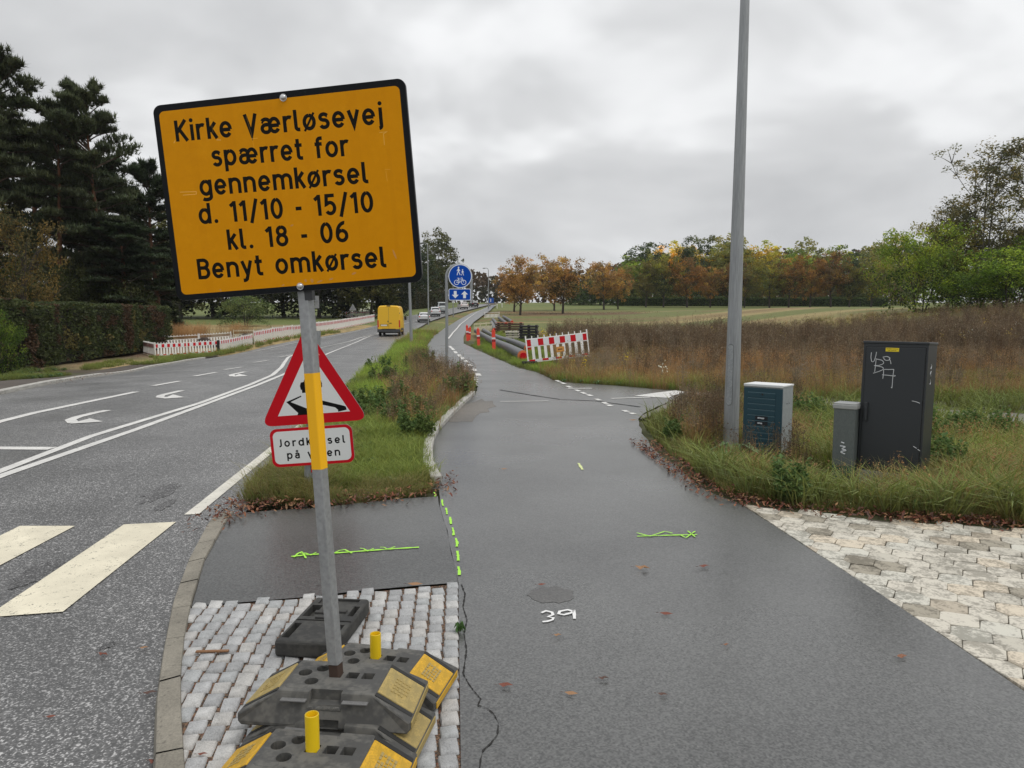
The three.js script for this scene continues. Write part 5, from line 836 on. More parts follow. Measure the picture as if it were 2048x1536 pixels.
// ------------------------------------------------------------------ small signs seen from behind or far away
{
  const a = G(629, 668), D = -a.z, r = thing('square_sign', 'grey back of a small square sign on a thin post behind the big sign tube', 'sign', [a.x, T(a.x, a.z), a.z]); const h = (668 - 592) / FPX * D; mesh('post', cyl(0.038, 0.038, h, 0, 0, 0, 10), M.zinc, r); mesh('panel', slab(roundRect(0.42, 1.2, 0.05), 0.02).translate(0.30, h - 0.62, -0.06), M.zinc, r); mesh('bracket', box(0.5, 0.05, 0.04, 0.15, h - 0.5, 0), M.zinc, r);
  const b = G(706, 650), D2 = -b.z, t = thing('triangle_sign', 'grey back of a triangular sign in the verge left of the yellow van', 'sign', [b.x, T(b.x, b.z), b.z]), h2 = (650 - 610) / FPX * D2, s = new THREE.Shape(); s.moveTo(-0.5, 0); s.lineTo(0.5, 0); s.lineTo(0, 0.88); mesh('post', cyl(0.038, 0.038, h2, 0, 0, 0, 10), M.zinc, t); mesh('panel', slab(s, 0.02, 0.01).translate(0, h2 - 0.75, -0.07), M.zinc, t);
  const c = G(981.5, 612), D3 = -c.z, k = thing('direction_sign', 'distant blue road sign standing by the end of the cycle path', 'road sign', [c.x, T(c.x, c.z), c.z]), w = 12 / FPX * D3; for (const sx of [-1, 1]) mesh('post', cyl(0.06, 0.06, 15 / FPX * D3, sx * w * 0.4, 0, 0, 8), M.zinc, k); mesh('panel', slab(roundRect(w, w * 0.85, 0.1), 0.03).translate(0, 11 / FPX * D3, 0.08), M.blue, k); mesh('symbol', box(w * 0.12, w * 0.5, 0.02, 0, 11 / FPX * D3, 0.13), M.plasticWhite, k);
  for (const [x, y, l] of [[1004, 615, 'tiny white post in the meadow left of the brown trees'], [868 + 126, 617, 'tiny white marker post beside the end of the cycle path']]) { const e = G(x, y), o = thing('marker_post', l, 'marker post', [e.x, T(e.x, e.z), e.z]); mesh('post', cyl(0.09, 0.09, 1.1, 0, 0, 0, 8), M.plasticWhite, o); mesh('cap', new THREE.SphereGeometry(0.1, 8, 6).translate(0, 1.1, 0), M.plasticWhite, o); }
}

// ------------------------------------------------------------------ vegetation: triangle soup with colours
class Soup {
  constructor() { this.p = []; this.c = []; }
  tri(a, b, c, k, k2) { this.p.push(...a, ...b, ...c); this.c.push(...k, ...k, ...(k2 ?? k)); }
  quad(a, b, c, d, k) { this.tri(a, b, c, k); this.tri(a, c, d, k); }
  geo() { const g = new THREE.BufferGeometry(); g.setAttribute('position', new THREE.Float32BufferAttribute(this.p, 3)); g.setAttribute('color', new THREE.Float32BufferAttribute(this.c, 3)); g.computeVertexNormals(); return g; }
  tube(pts, r0, r1, k, sides = 6) {
    const rings = pts.map((p, i) => {
      const a = pts[Math.max(0, i - 1)], b = pts[Math.min(pts.length - 1, i + 1)], t = new THREE.Vector3(b[0] - a[0], b[1] - a[1], b[2] - a[2]).normalize(), u = new THREE.Vector3(Math.abs(t.y) > 0.9 ? 1 : 0, Math.abs(t.y) > 0.9 ? 0 : 1, 0).cross(t).normalize(), v = t.clone().cross(u), r = lerp(r0, r1, i / (pts.length - 1));
      return Array.from({ length: sides }, (_, j) => { const q = j / sides * 6.2832; return [p[0] + r * (Math.cos(q) * u.x + Math.sin(q) * v.x), p[1] + r * (Math.cos(q) * u.y + Math.sin(q) * v.y), p[2] + r * (Math.cos(q) * u.z + Math.sin(q) * v.z)]; });
    });
    for (let i = 0; i + 1 < rings.length; i++) for (let j = 0; j < sides; j++) { const a = rings[i][j], b = rings[i][(j + 1) % sides], c = rings[i + 1][(j + 1) % sides], d = rings[i + 1][j]; this.quad(a, b, c, d, k); }
  }
  leaf(x, y, z, s, k, r, up = 0.4, asp = 0.55) {                       // one bent leaf (two triangles)
    let nx = r() - 0.5, ny = r() - 0.5 + up, nz = r() - 0.5; const l = Math.hypot(nx, ny, nz) || 1; nx /= l; ny /= l; nz /= l;
    let ax = r() - 0.5, ay = r() - 0.5, az = r() - 0.5; const dt = ax * nx + ay * ny + az * nz; ax -= dt * nx; ay -= dt * ny; az -= dt * nz; const m = Math.hypot(ax, ay, az) || 1; ax *= s / m / 2; ay *= s / m / 2; az *= s / m / 2;
    const bx = (ny * az - nz * ay) * asp, by = (nz * ax - nx * az) * asp, bz = (nx * ay - ny * ax) * asp, f = s * 0.12;
    const A = [x - ax, y - ay, z - az], C = [x + ax, y + ay, z + az];
    this.tri(A, [x + bx + nx * f, y + by + ny * f, z + bz + nz * f], C, k); this.tri(A, C, [x - bx + nx * f, y - by + ny * f, z - bz + nz * f], k);
  }
}
const leafMat = phys([1.5, 1.5, 1.5], 0.85, { vertexColors: true, transmission: 0.45, thickness: 0 }), barkMat = std([1, 1, 1], 0.9, { vertexColors: true }), grassMat = phys([1.5, 1.5, 1.5], 0.8, { vertexColors: true, transmission: 0.45, thickness: 0 });
const vary = (c, a, r) => { const k = 1 + a * (r() - 0.5) * 2, h = a * 0.35 * (r() - 0.5); return [c[0] * k * (1 + h), c[1] * k, c[2] * k * (1 - h)]; };

// ---- trees
function limbPts(a, b, bend, r, n = 4) { const out = []; const ox = (r() - 0.5) * bend, oy = (r() - 0.2) * bend * 0.7, oz = (r() - 0.5) * bend; for (let i = 0; i <= n; i++) { const t = i / n, s = Math.sin(t * Math.PI); out.push([lerp(a[0], b[0], t) + ox * s, lerp(a[1], b[1], t) + oy * s, lerp(a[2], b[2], t) + oz * s]); } return out; }
function broadleaf(seed, o) {
  const r = rng(seed), T_ = new Soup(), L = new Soup(), h = o.h, R = o.r, b = o.base * h, cy = (h + b) / 2, vr = (h - b) / 2, bark = o.bark ?? [0.06, 0.05, 0.042], stems = o.stems ?? 1, tips = [];
  for (let s = 0; s < stems; s++) {
    const ox = stems > 1 ? (r() - 0.5) * R * 0.5 : 0, oz = stems > 1 ? (r() - 0.5) * R * 0.5 : 0, lean = [(r() - 0.5) * R * 0.3 + ox * 1.2, h * (o.leader ?? 0.8) * RR(0.85, 1, r), (r() - 0.5) * R * 0.3 + oz * 1.2], base = [ox * 0.3, -0.3, oz * 0.3];
    const tr = limbPts(base, lean, R * 0.12, r, 7); T_.tube(tr, (o.trunk ?? 0.02 * h) / Math.sqrt(stems), 0.03, bark, 8);
    const nl = Math.ceil((o.limbs ?? 12) / stems);
    for (let i = 0; i < nl; i++) {
      const t = lerp(Math.max(0.12, o.base * 0.75), 0.95, (i + r()) / nl), k = t * 7, p0 = tr[Math.min(6, Math.floor(k))], p1 = tr[Math.min(7, Math.floor(k) + 1)], f = k - Math.floor(k), p = [lerp(p0[0], p1[0], f), lerp(p0[1], p1[1], f), lerp(p0[2], p1[2], f)];
      const az = r() * 6.283, out = R * RR(0.6, 1.0, r) * Math.sqrt(clamp(1.12 - Math.pow((p[1] - cy + 0.15 * h) / (vr * 1.25), 2), 0.1, 1)), e = [p[0] + Math.cos(az) * out * 0.85, Math.min(p[1] + out * (o.rise ?? 0.55) + 0.1, h * 0.985), p[2] + Math.sin(az) * out * 0.85], lp = limbPts(p, e, out * 0.25, r, 4);
      T_.tube(lp, (o.trunk ?? 0.02 * h) * 0.32 * (1.1 - t * 0.6), 0.012, bark, 5); tips.push(lp[2], lp[3], lp[4]);
      for (let j = 0; j < (o.twigs ?? 4); j++) { const q = lp[1 + Math.floor(r() * 3)], az2 = az + (r() - 0.5) * 2.2, l2 = out * RR(0.25, 0.5, r), e2 = [q[0] + Math.cos(az2) * l2, Math.min(q[1] + l2 * RR(0.2, 1.0, r), h), q[2] + Math.sin(az2) * l2]; T_.tube([q, [(q[0] + e2[0]) / 2, (q[1] + e2[1]) / 2 + 0.05, (q[2] + e2[2]) / 2], e2], 0.02 + 0.0015 * h, 0.008, bark, 3); tips.push(e2); }
    }
  }
  const nc = o.clumps ?? 150, per = Math.ceil(o.leaves / nc);
  for (let i = 0; i < nc; i++) {
    let x, y, z;
    if (r() < (o.onTips ?? 0.45)) { [x, y, z] = tips[Math.floor(r() * tips.length)]; }
    else {
      const az = r() * 6.283, sy = r() * 2 - 1, q = o.full && sy < 0 ? Math.sqrt(1 - Math.pow(-sy, 6)) : Math.sqrt(1 - sy * sy), lump = 0.78 + 0.5 * fbm(Math.cos(az) * 1.6 + 5 + seed, sy * 2.0 + Math.sin(az) * 1.6, seed, 2), rad = Math.pow(r(), 0.38) * lump;
      x = Math.cos(az) * q * R * rad; z = Math.sin(az) * q * R * rad; y = cy + sy * vr * rad * (sy < 0 ? 0.95 : 1.0); const up = clamp((y - b) / (h - b)); const tap = o.taper ? lerp(1, o.taper, up) : 1; x *= tap; z *= tap;
    }
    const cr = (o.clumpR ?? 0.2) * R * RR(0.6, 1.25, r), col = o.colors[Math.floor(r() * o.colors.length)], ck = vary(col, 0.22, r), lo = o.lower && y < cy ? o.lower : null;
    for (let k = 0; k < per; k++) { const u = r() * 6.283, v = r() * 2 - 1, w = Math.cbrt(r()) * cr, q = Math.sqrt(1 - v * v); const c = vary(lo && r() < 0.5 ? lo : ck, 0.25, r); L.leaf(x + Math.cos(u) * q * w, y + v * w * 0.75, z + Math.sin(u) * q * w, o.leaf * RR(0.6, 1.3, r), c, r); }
  }
  return { trunk: T_.geo(), crown: L.geo(), h, r: R };
}
function pine(seed, o) {
  const r = rng(seed), T_ = new Soup(), L = new Soup(), h = o.h, R = o.r, red = [0.17, 0.075, 0.04], dark = [0.07, 0.045, 0.032];
  const sway = o.sway ?? 0.4, n = 12, tr = []; for (let i = 0; i <= n; i++) { const t = i / n; tr.push([sway * (Math.sin(t * 4.2 + seed) - Math.sin(seed)) * (0.3 + t) + (o.lean ?? 0) * t * h, t * h * 0.97 - 0.2, sway * 0.6 * (Math.cos(t * 3.1 + seed * 2) - Math.cos(seed * 2))]); }
  T_.tube(tr.slice(0, 5), o.trunk, o.trunk * 0.8, dark.map((q, i) => (q + red[i]) / 2), 9); T_.tube(tr.slice(4, 10), o.trunk * 0.8, o.trunk * 0.42, red, 9); T_.tube(tr.slice(9), o.trunk * 0.42, 0.03, red, 7);
  const at_ = (t) => { const k = clamp(t) * n, i = Math.min(n - 1, Math.floor(k)), f = k - i; return [0, 1, 2].map((q) => lerp(tr[i][q], tr[i + 1][q], f)); };
  const tuft = (x, y, z, s, c) => { for (let k = 0; k < 8; k++) { const az = r() * 6.283, el = RR(-0.15, 1.25, r), ce = Math.cos(el), d = [Math.cos(az) * ce, Math.sin(el), Math.sin(az) * ce], w = s * 0.13, e = [x + d[0] * s, y + d[1] * s, z + d[2] * s], px = -Math.sin(az) * w, pz = Math.cos(az) * w; L.tri([x + px, y, z + pz], [x - px, y, z - pz], e, vary(c, 0.3, r)); } };
  const nb = o.branches ?? 46;
  for (let i = 0; i < nb; i++) {
    const t = lerp(o.base, 0.99, Math.pow((i + r()) / nb, 0.9)), p = at_(t), up = (t - o.base) / (1 - o.base), az = r() * 6.283 + i * 2.4, prof = o.profile ? o.profile(up) : Math.sqrt(clamp(1 - Math.pow(up, 1.7))) * (0.55 + 0.5 * up + 0.3 * r()), len = Math.max(0.5, R * prof * RR(0.55, 1.1, r)), rise = lerp(-0.08, 0.9, up * up) + RR(-0.1, 0.2, r);
    const e = [p[0] + Math.cos(az) * len, p[1] + len * rise, p[2] + Math.sin(az) * len], lp = limbPts(p, e, len * 0.22, r, 5); T_.tube(lp, 0.035 + 0.022 * len * (1 - up * 0.5), 0.012, dark, 5);
    const nt = Math.ceil((o.tufts ?? 34) * (0.35 + len / R)), shade = vary(o.green ?? [0.068, 0.082, 0.040], 0.25, r);
    for (let k = 0; k < nt; k++) {
      const f = lerp(0.28, 1.0, Math.pow(r(), 0.7)) * 5, a = lp[Math.min(4, Math.floor(f))], bq = lp[Math.min(5, Math.floor(f) + 1)], g = f - Math.floor(f), sp_ = len * 0.26 * RR(0.2, 1, r), a2 = r() * 6.283;
      tuft(lerp(a[0], bq[0], g) + Math.cos(a2) * sp_, lerp(a[1], bq[1], g) + RR(-0.04, 0.16, r) * len * 0.5 + 0.08, lerp(a[2], bq[2], g) + Math.sin(a2) * sp_, o.needle * RR(0.7, 1.3, r), shade);
    }
  }
  const crown = L.geo(); crown.computeBoundingBox(); const bb = crown.boundingBox;
  return { trunk: T_.geo(), crown, h: bb.max.y, r: (bb.max.x - bb.min.x) / 2 };
}
function tree(name, label, category, proto, x, z, sx, sy, yaw, group, tint) {
  const t = thing(name, label, category, [x, T(x, z) - 0.15, z], yaw, group); t.scale.set(sx, sy, sx);
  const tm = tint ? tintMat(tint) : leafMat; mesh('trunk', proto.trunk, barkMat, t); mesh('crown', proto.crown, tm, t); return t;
}
const tints = new Map(); function tintMat(c) { const k = c.join(); if (!tints.has(k)) tints.set(k, phys(c.map((q) => q * 1.5), 0.85, { vertexColors: true, transmission: 0.45, thickness: 0 })); return tints.get(k); }
// a tree whose crown spans photo column cx, top row ty and is wpx wide, standing d metres ahead
function treeAt(name, label, category, proto, cx, d, ty, wpx, yaw, group, tint) {
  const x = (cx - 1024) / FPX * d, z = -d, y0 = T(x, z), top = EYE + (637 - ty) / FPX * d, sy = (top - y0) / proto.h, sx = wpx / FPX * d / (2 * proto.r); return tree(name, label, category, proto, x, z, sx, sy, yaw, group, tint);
}
const P1 = pine(3, { h: 19, r: 4.8, base: 0.34, trunk: 0.30, sway: 0.35, branches: 74, tufts: 84, needle: 0.46 }), P2 = pine(8, { h: 16, r: 3.6, base: 0.46, trunk: 0.26, sway: 0.75, branches: 52, tufts: 80, needle: 0.44 }), P3 = pine(14, { h: 17, r: 4.6, base: 0.26, trunk: 0.24, sway: 0.5, lean: -0.02, branches: 80, tufts: 86, needle: 0.44 }), P4 = pine(21, { h: 14, r: 3.6, base: 0.04, trunk: 0.24, sway: 0.3, branches: 80, tufts: 60, needle: 0.48, green: [0.036, 0.052, 0.024] });
const C_BROWN = [[0.37, 0.20, 0.055], [0.29, 0.165, 0.055], [0.41, 0.265, 0.065], [0.21, 0.15, 0.055], [0.19, 0.12, 0.055]], C_GREEN = [[0.18, 0.24, 0.03], [0.13, 0.19, 0.028], [0.25, 0.29, 0.035], [0.09, 0.135, 0.025]], C_YEL = [[0.48, 0.38, 0.045], [0.38, 0.33, 0.045], [0.28, 0.28, 0.045], [0.5, 0.33, 0.045]], C_DARK = [[0.055, 0.072, 0.030], [0.040, 0.058, 0.026], [0.08, 0.092, 0.032]], C_OLIVE = [[0.19, 0.19, 0.05], [0.14, 0.145, 0.042], [0.23, 0.20, 0.055]];
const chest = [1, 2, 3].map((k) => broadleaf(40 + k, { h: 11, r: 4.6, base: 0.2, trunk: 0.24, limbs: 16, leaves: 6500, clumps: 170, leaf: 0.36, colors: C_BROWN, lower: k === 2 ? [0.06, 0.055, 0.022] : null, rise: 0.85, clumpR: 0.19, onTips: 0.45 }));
const woods = [[C_GREEN, 0], [C_YEL, 0], [C_DARK, 0], [C_OLIVE, 0]].map(([c], k) => broadleaf(60 + k, { h: 20, r: 6, base: 0.0, full: 1, trunk: 0.3, limbs: 16, leaves: 7000, clumps: 190, leaf: 0.7, colors: c, rise: 0.6, clumpR: 0.23, onTips: 0.12 }));
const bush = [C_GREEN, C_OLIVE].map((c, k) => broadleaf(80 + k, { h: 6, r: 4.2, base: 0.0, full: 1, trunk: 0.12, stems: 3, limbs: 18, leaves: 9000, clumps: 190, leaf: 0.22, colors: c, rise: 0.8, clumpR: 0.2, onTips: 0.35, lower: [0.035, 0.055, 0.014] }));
const denseBush = broadleaf(83, { h: 6, r: 4.2, base: 0.0, full: 1, trunk: 0.12, stems: 3, limbs: 18, leaves: 16000, clumps: 300, leaf: 0.26, colors: C_OLIVE, rise: 0.6, clumpR: 0.2, onTips: 0.1 });
const aspen = broadleaf(91, { h: 15, r: 3.0, base: 0.2, trunk: 0.13, stems: 3, limbs: 30, twigs: 5, leader: 0.97, leaves: 11000, clumps: 420, leaf: 0.2, colors: [[0.16, 0.145, 0.06], [0.11, 0.115, 0.05], [0.21, 0.17, 0.06], [0.08, 0.08, 0.045]], rise: 1.5, clumpR: 0.19, onTips: 0.5, taper: 0.4, bark: [0.13, 0.12, 0.10] });
const bare = broadleaf(95, { h: 15, r: 4.5, base: 0.2, trunk: 0.16, stems: 3, limbs: 36, twigs: 9, leader: 0.95, leaves: 5200, clumps: 220, leaf: 0.23, colors: C_OLIVE, rise: 1.1, clumpR: 0.15, onTips: 0.85, bark: [0.09, 0.075, 0.06] });
const shrubY = broadleaf(97, { h: 7, r: 3.4, base: 0.08, trunk: 0.11, stems: 3, limbs: 20, leaves: 7000, clumps: 190, leaf: 0.17, colors: [[0.13, 0.095, 0.03], [0.09, 0.075, 0.028], [0.16, 0.11, 0.03], [0.06, 0.06, 0.022]], rise: 0.7, clumpR: 0.18, onTips: 0.5 });
// left group of pines
treeAt('pine_tree', 'tallest pine at the left edge with a broad dark crown', 'pine tree', P1, 5, 56, 92, 250, 0.4, null);
treeAt('pine_tree', 'pine with a bent reddish trunk between the tallest pine and the spreading one', 'pine tree', P2, 122, 60, 205, 165, 2.0, null);
treeAt('pine_tree', 'spreading pine nearest the left edge of the yellow sign', 'pine tree', P3, 222, 62, 178, 235, 1.1, null);
treeAt('pine_tree', 'low dark pine half hidden behind the left side of the sign', 'pine tree', P4, 322, 68, 322, 150, 0.7, null);
treeAt('pine_tree', 'dense dark pine low behind the hedge, below the spreading pine', 'pine tree', P4, 240, 60, 440, 190, 2.6, null);
treeAt('pine_tree', 'pine standing farthest left behind the ochre shrub', 'pine tree', P3, -75, 58, 150, 250, 3.0, null);
treeAt('pine_tree', 'dark pine standing behind the bent-trunked pine, filling the gap on its left', 'pine tree', P4, 70, 74, 262, 230, 4.1, null);
treeAt('pine_tree', 'dark pine standing behind the spreading pine', 'pine tree', P4, 205, 78, 300, 240, 5.0, null);
treeAt('dark_shrub', 'dark evergreen shrub behind the hedge between the pine trunks', 'shrub', denseBush, 150, 58, 528, 130, 1.9, null, [0.20, 0.26, 0.24]);
treeAt('dark_shrub', 'dark evergreen shrub behind the hedge at the foot of the tallest pine', 'shrub', denseBush, 35, 50, 540, 140, 2.9, null, [0.20, 0.26, 0.24]);
treeAt('ochre_shrub', 'tall shrub with yellow-brown leaves behind the hedge at the left edge', 'shrub', shrubY, 38, 47, 412, 175, 0.3, null);
treeAt('green_shrub', 'bright green bush at the left edge in front of the hedge', 'shrub', bush[0], -14, 24.5, 618, 120, 0.3, null, [0.42, 0.5, 0.5]);
treeAt('dark_shrub', 'rounded dark evergreen shrub at the right end of the hedge', 'shrub', denseBush, 240, 60, 548, 140, 0.9, null, [0.24, 0.30, 0.30]);
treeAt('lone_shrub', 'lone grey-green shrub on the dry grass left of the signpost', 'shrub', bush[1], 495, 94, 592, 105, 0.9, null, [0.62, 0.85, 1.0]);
// dark wood behind the sign
const WG = 'dark trees of the wood behind the yellow sign';
[[300, 128, 400, 170, 2], [365, 124, 420, 160, 3], [430, 130, 380, 170, 2], [500, 126, 400, 170, 2], [570, 132, 410, 160, 3], [640, 128, 400, 170, 2], [700, 134, 420, 150, 2], [742, 126, 440, 130, 3], [785, 134, 470, 84, 2]].forEach(([cx, d, ty, w, k], i) => treeAt('wood_tree', ORD[i] + ' tree from the left in the dark wood behind the yellow sign', 'tree', woods[k], cx, d, ty, w, i * 1.3, WG, i % 3 ? [0.36, 0.38, 0.36] : [0.5, 0.44, 0.36]));
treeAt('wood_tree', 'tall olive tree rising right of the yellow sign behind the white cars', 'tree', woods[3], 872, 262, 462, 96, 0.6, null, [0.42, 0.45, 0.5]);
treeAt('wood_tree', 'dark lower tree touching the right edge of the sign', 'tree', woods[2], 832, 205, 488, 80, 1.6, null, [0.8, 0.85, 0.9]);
// brown chestnuts in the meadow
const mk = [[1040, 629, 518, 98, 0], [1028, 622, 530, 84, 2], [1125, 626, 511, 104, 1], [1108, 620, 532, 80, 2], [1207, 618, 524, 80, 0], [1235, 617, 530, 64, 2]];
const ML = ['large brown-leaved tree left in the meadow, nearest the cycle path', 'brown tree just behind the leftmost meadow tree', 'large orange-brown tree, second from the left in the meadow', 'smaller brown tree behind the second meadow tree', 'dull brown tree between the second meadow tree and the long row', 'brown tree touching the left end of the long row'];
mk.forEach(([px, py, ty, w, k], i) => { const g = G(px, py); treeAt('chestnut_tree', ML[i], 'tree', chest[k], px, g.d, ty, w, i * 0.9 + 0.2, null); });
const row = [1290, 1325, 1372, 1418, 1459, 1486, 1536, 1574, 1616, 1658, 1695, 1738];
row.forEach((px, i) => treeAt('chestnut_tree', ORD[i] + ' brown tree from the left in the long row before the hedge', 'tree', chest[i % 3], px, 212 - 1.2 * i, [528, 508, 516, 534, 524, 532, 520, 512, 522, 504, 528, 516][i], [70, 76, 80, 62, 64, 60, 72, 78, 62, 84, 64, 78][i], i * 1.7, 'row of brown trees along the hedge', [[0.9, 0.85, 0.75], [0.5, 0.72, 0.6], [0.78, 0.70, 0.6], [0.55, 0.52, 0.5], [0.62, 0.95, 0.6]][(i * 3 + 1) % 5]));
const back = [[1262, 512, 70, 0, 'light green tree'], [1292, 486, 86, 2, 'dark tree'], [1350, 482, 84, 1, 'yellow tree'], [1378, 474, 50, 2, 'dark slim tree'], [1405, 500, 90, 1, 'golden tree'], [1425, 473, 66, 2, 'dark blue-green tree'], [1452, 470, 84, 3, 'olive tree'], [1508, 484, 80, 1, 'bright yellow tree'], [1545, 505, 70, 3, 'low olive tree'], [1585, 497, 66, 0, 'small green tree'], [1612, 480, 66, 3, 'pointed olive tree'], [1662, 492, 76, 0, 'green-topped tree'], [1705, 505, 70, 2, 'low dark tree'], [1752, 490, 80, 3, 'olive tree'], [1780, 474, 90, 3, 'tall olive tree'], [1200, 545, 70, 2, 'low dark tree'], [1165, 575, 60, 2, 'very low dark bush']];
back.forEach(([px, ty, w, k, s], i) => treeAt('wood_tree', s + ' in the wood behind the long row, ' + (ORD[i] ? ORD[i] + ' along it' : i === 14 ? 'by the willow bushes' : i === 15 ? 'left of the row' : 'between the brown meadow trees'), 'tree', woods[k], px, 250 + (i % 3) * 6, ty, w * 1.25, i * 2.1, 'trees of the wood behind the long row', [[1.25, 1.25, 1.2], [1.05, 1.1, 1.05], [1.35, 1.25, 1.1]][i % 3]));
// thicket on the right
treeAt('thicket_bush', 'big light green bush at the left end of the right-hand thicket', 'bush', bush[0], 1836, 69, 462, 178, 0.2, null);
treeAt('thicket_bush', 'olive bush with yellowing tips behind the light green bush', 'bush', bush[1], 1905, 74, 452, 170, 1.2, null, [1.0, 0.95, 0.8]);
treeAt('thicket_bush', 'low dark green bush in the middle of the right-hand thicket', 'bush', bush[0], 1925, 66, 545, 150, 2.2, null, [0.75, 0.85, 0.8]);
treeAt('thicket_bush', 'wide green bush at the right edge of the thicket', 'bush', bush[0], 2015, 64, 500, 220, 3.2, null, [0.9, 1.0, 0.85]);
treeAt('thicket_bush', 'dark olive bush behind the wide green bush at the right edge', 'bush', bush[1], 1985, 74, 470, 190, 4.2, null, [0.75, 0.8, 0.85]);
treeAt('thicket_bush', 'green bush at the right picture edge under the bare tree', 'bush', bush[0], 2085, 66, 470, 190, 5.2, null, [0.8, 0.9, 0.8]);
treeAt('aspen_tree', 'tall thin aspen with sparse leaves above the thicket', 'aspen tree', aspen, 1958, 71, 296, 165, 0.8, null);
treeAt('aspen_tree', 'lower thin aspen left of the tall one', 'aspen tree', aspen, 1893, 76, 415, 100, 2.4, null);
treeAt('bare_tree', 'half-bare tree with fine twigs at the right picture edge', 'tree', bare, 2068, 70, 305, 190, 1.4, null);
function hedge(name, label, a, b, depth, h, n, leaf, colors, core, tint) {
  const r = rng(Math.round(Math.abs(a.x * 31 + b.x * 7)) + n), L = Math.hypot(b.x - a.x, b.z - a.z), S = new Soup();
  const mid = { x: (a.x + b.x) / 2, z: (a.z + b.z) / 2 }, yA = T(a.x, a.z), yB = T(b.x, b.z), ym = (yA + yB) / 2, root = thing(name, label, 'hedge', [mid.x, ym, mid.z], -Math.atan2(b.z - a.z, b.x - a.x));
  for (let i = 0; i < n; i++) {
    let x = RR(-L / 2, L / 2, r), y, z; const f = r(), bul = 0.14 * depth * (fbm(x * 0.5, f * 3, 9, 2) - 0.5) * 2, top = h * (0.97 + 0.16 * (fbm(x * 0.35, 3, 19, 3) - 0.5));
    if (f < 0.55) { z = depth / 2 + bul - r() * r() * 0.35; y = r() * top; } else if (f < 0.82) { y = top - r() * r() * 0.3; z = RR(-depth / 2, depth / 2, r); } else if (f < 0.9) { z = -depth / 2 + r() * 0.3; y = r() * top; } else { x = (r() < 0.5 ? -1 : 1) * (L / 2 - r() * 0.3); z = RR(-depth / 2, depth / 2, r); y = r() * top; }
    const blot = fbm(x * 0.8, y * 0.9, 29, 3), c = colors[Math.min(colors.length - 1, Math.floor(clamp((blot - 0.25) * 2) * colors.length))]; S.leaf(x, y + (yB - yA) * (x / L), z, leaf * RR(0.6, 1.4, r), vary(c, 0.35, r), r);
  }
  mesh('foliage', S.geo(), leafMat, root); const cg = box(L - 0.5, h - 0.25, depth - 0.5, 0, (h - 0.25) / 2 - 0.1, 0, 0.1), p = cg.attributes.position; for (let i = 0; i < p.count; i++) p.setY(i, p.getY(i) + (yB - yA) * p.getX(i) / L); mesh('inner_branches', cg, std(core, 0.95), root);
  return root;
}
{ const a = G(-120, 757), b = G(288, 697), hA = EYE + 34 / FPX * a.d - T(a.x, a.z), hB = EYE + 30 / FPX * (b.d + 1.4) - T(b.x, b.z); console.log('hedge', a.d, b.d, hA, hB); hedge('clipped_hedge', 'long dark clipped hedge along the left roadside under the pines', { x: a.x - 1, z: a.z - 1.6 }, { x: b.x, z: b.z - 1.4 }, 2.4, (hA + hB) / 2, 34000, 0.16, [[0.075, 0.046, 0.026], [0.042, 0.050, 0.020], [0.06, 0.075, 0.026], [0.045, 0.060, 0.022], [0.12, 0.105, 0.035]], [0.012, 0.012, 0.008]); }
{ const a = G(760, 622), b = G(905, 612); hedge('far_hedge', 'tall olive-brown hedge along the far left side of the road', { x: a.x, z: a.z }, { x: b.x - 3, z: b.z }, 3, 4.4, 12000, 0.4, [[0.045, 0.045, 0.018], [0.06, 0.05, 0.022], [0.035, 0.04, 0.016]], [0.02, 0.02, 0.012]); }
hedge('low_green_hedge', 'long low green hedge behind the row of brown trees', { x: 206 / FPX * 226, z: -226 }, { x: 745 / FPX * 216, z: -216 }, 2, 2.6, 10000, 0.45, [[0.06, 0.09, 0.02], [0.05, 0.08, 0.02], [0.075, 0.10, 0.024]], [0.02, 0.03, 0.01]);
{ // brushwood under the trees behind the row
  const r = rng(6), S = new Soup(); for (let i = 0; i < 9000; i++) { const d = 236 + 14 * r(), px = RR(1130, 1830, r), x = (px - 1024) / FPX * d, y = T(x, -d) + Math.pow(r(), 0.8) * (5 + 4 * fbm(x * 0.1, 4, 5, 3)); S.leaf(x, y, -d, 1.1 * RR(0.6, 1.3, r), vary([[0.05, 0.075, 0.022], [0.08, 0.095, 0.026], [0.10, 0.075, 0.03]][Math.floor(fbm(x * 0.08, y * 0.3, 6, 2) * 2.99)], 0.3, r), r, 0.3, 0.7); }
  const w = mesh('brushwood', S.geo(), leafMat, scene); w.userData = { kind: 'stuff', label: 'dark green brushwood under the trees behind the low hedge', category: 'brushwood' };
}
{ // the far wood that closes the horizon
  const r = rng(5), S = new Soup(); for (let i = 0; i < 26000; i++) { const x = RR(-430, 430, r), d = 345 + 30 * r(), hh = 9 + 9 * fbm(x * 0.02, 1, 3, 3) + 4 * fbm(x * 0.12, 2, 4, 2) + 10 * sstep(60, 160, Math.abs(x + 30)), y = T(x, -d) + Math.pow(r(), 0.7) * hh; const c = [[0.035, 0.042, 0.022], [0.05, 0.045, 0.025], [0.07, 0.045, 0.025], [0.028, 0.036, 0.02]][Math.floor(fbm(x * 0.05, y * 0.1, 8, 2) * 3.99)]; S.leaf(x, y, -d, 2.4 * RR(0.6, 1.3, r), vary(c, 0.25, r), r, 0.2, 0.8); }
  const w = mesh('distant_wood', S.geo(), leafMat, scene); w.userData = { kind: 'stuff', label: 'far-off mixed wood along the horizon beyond the meadow', category: 'wood' };
}

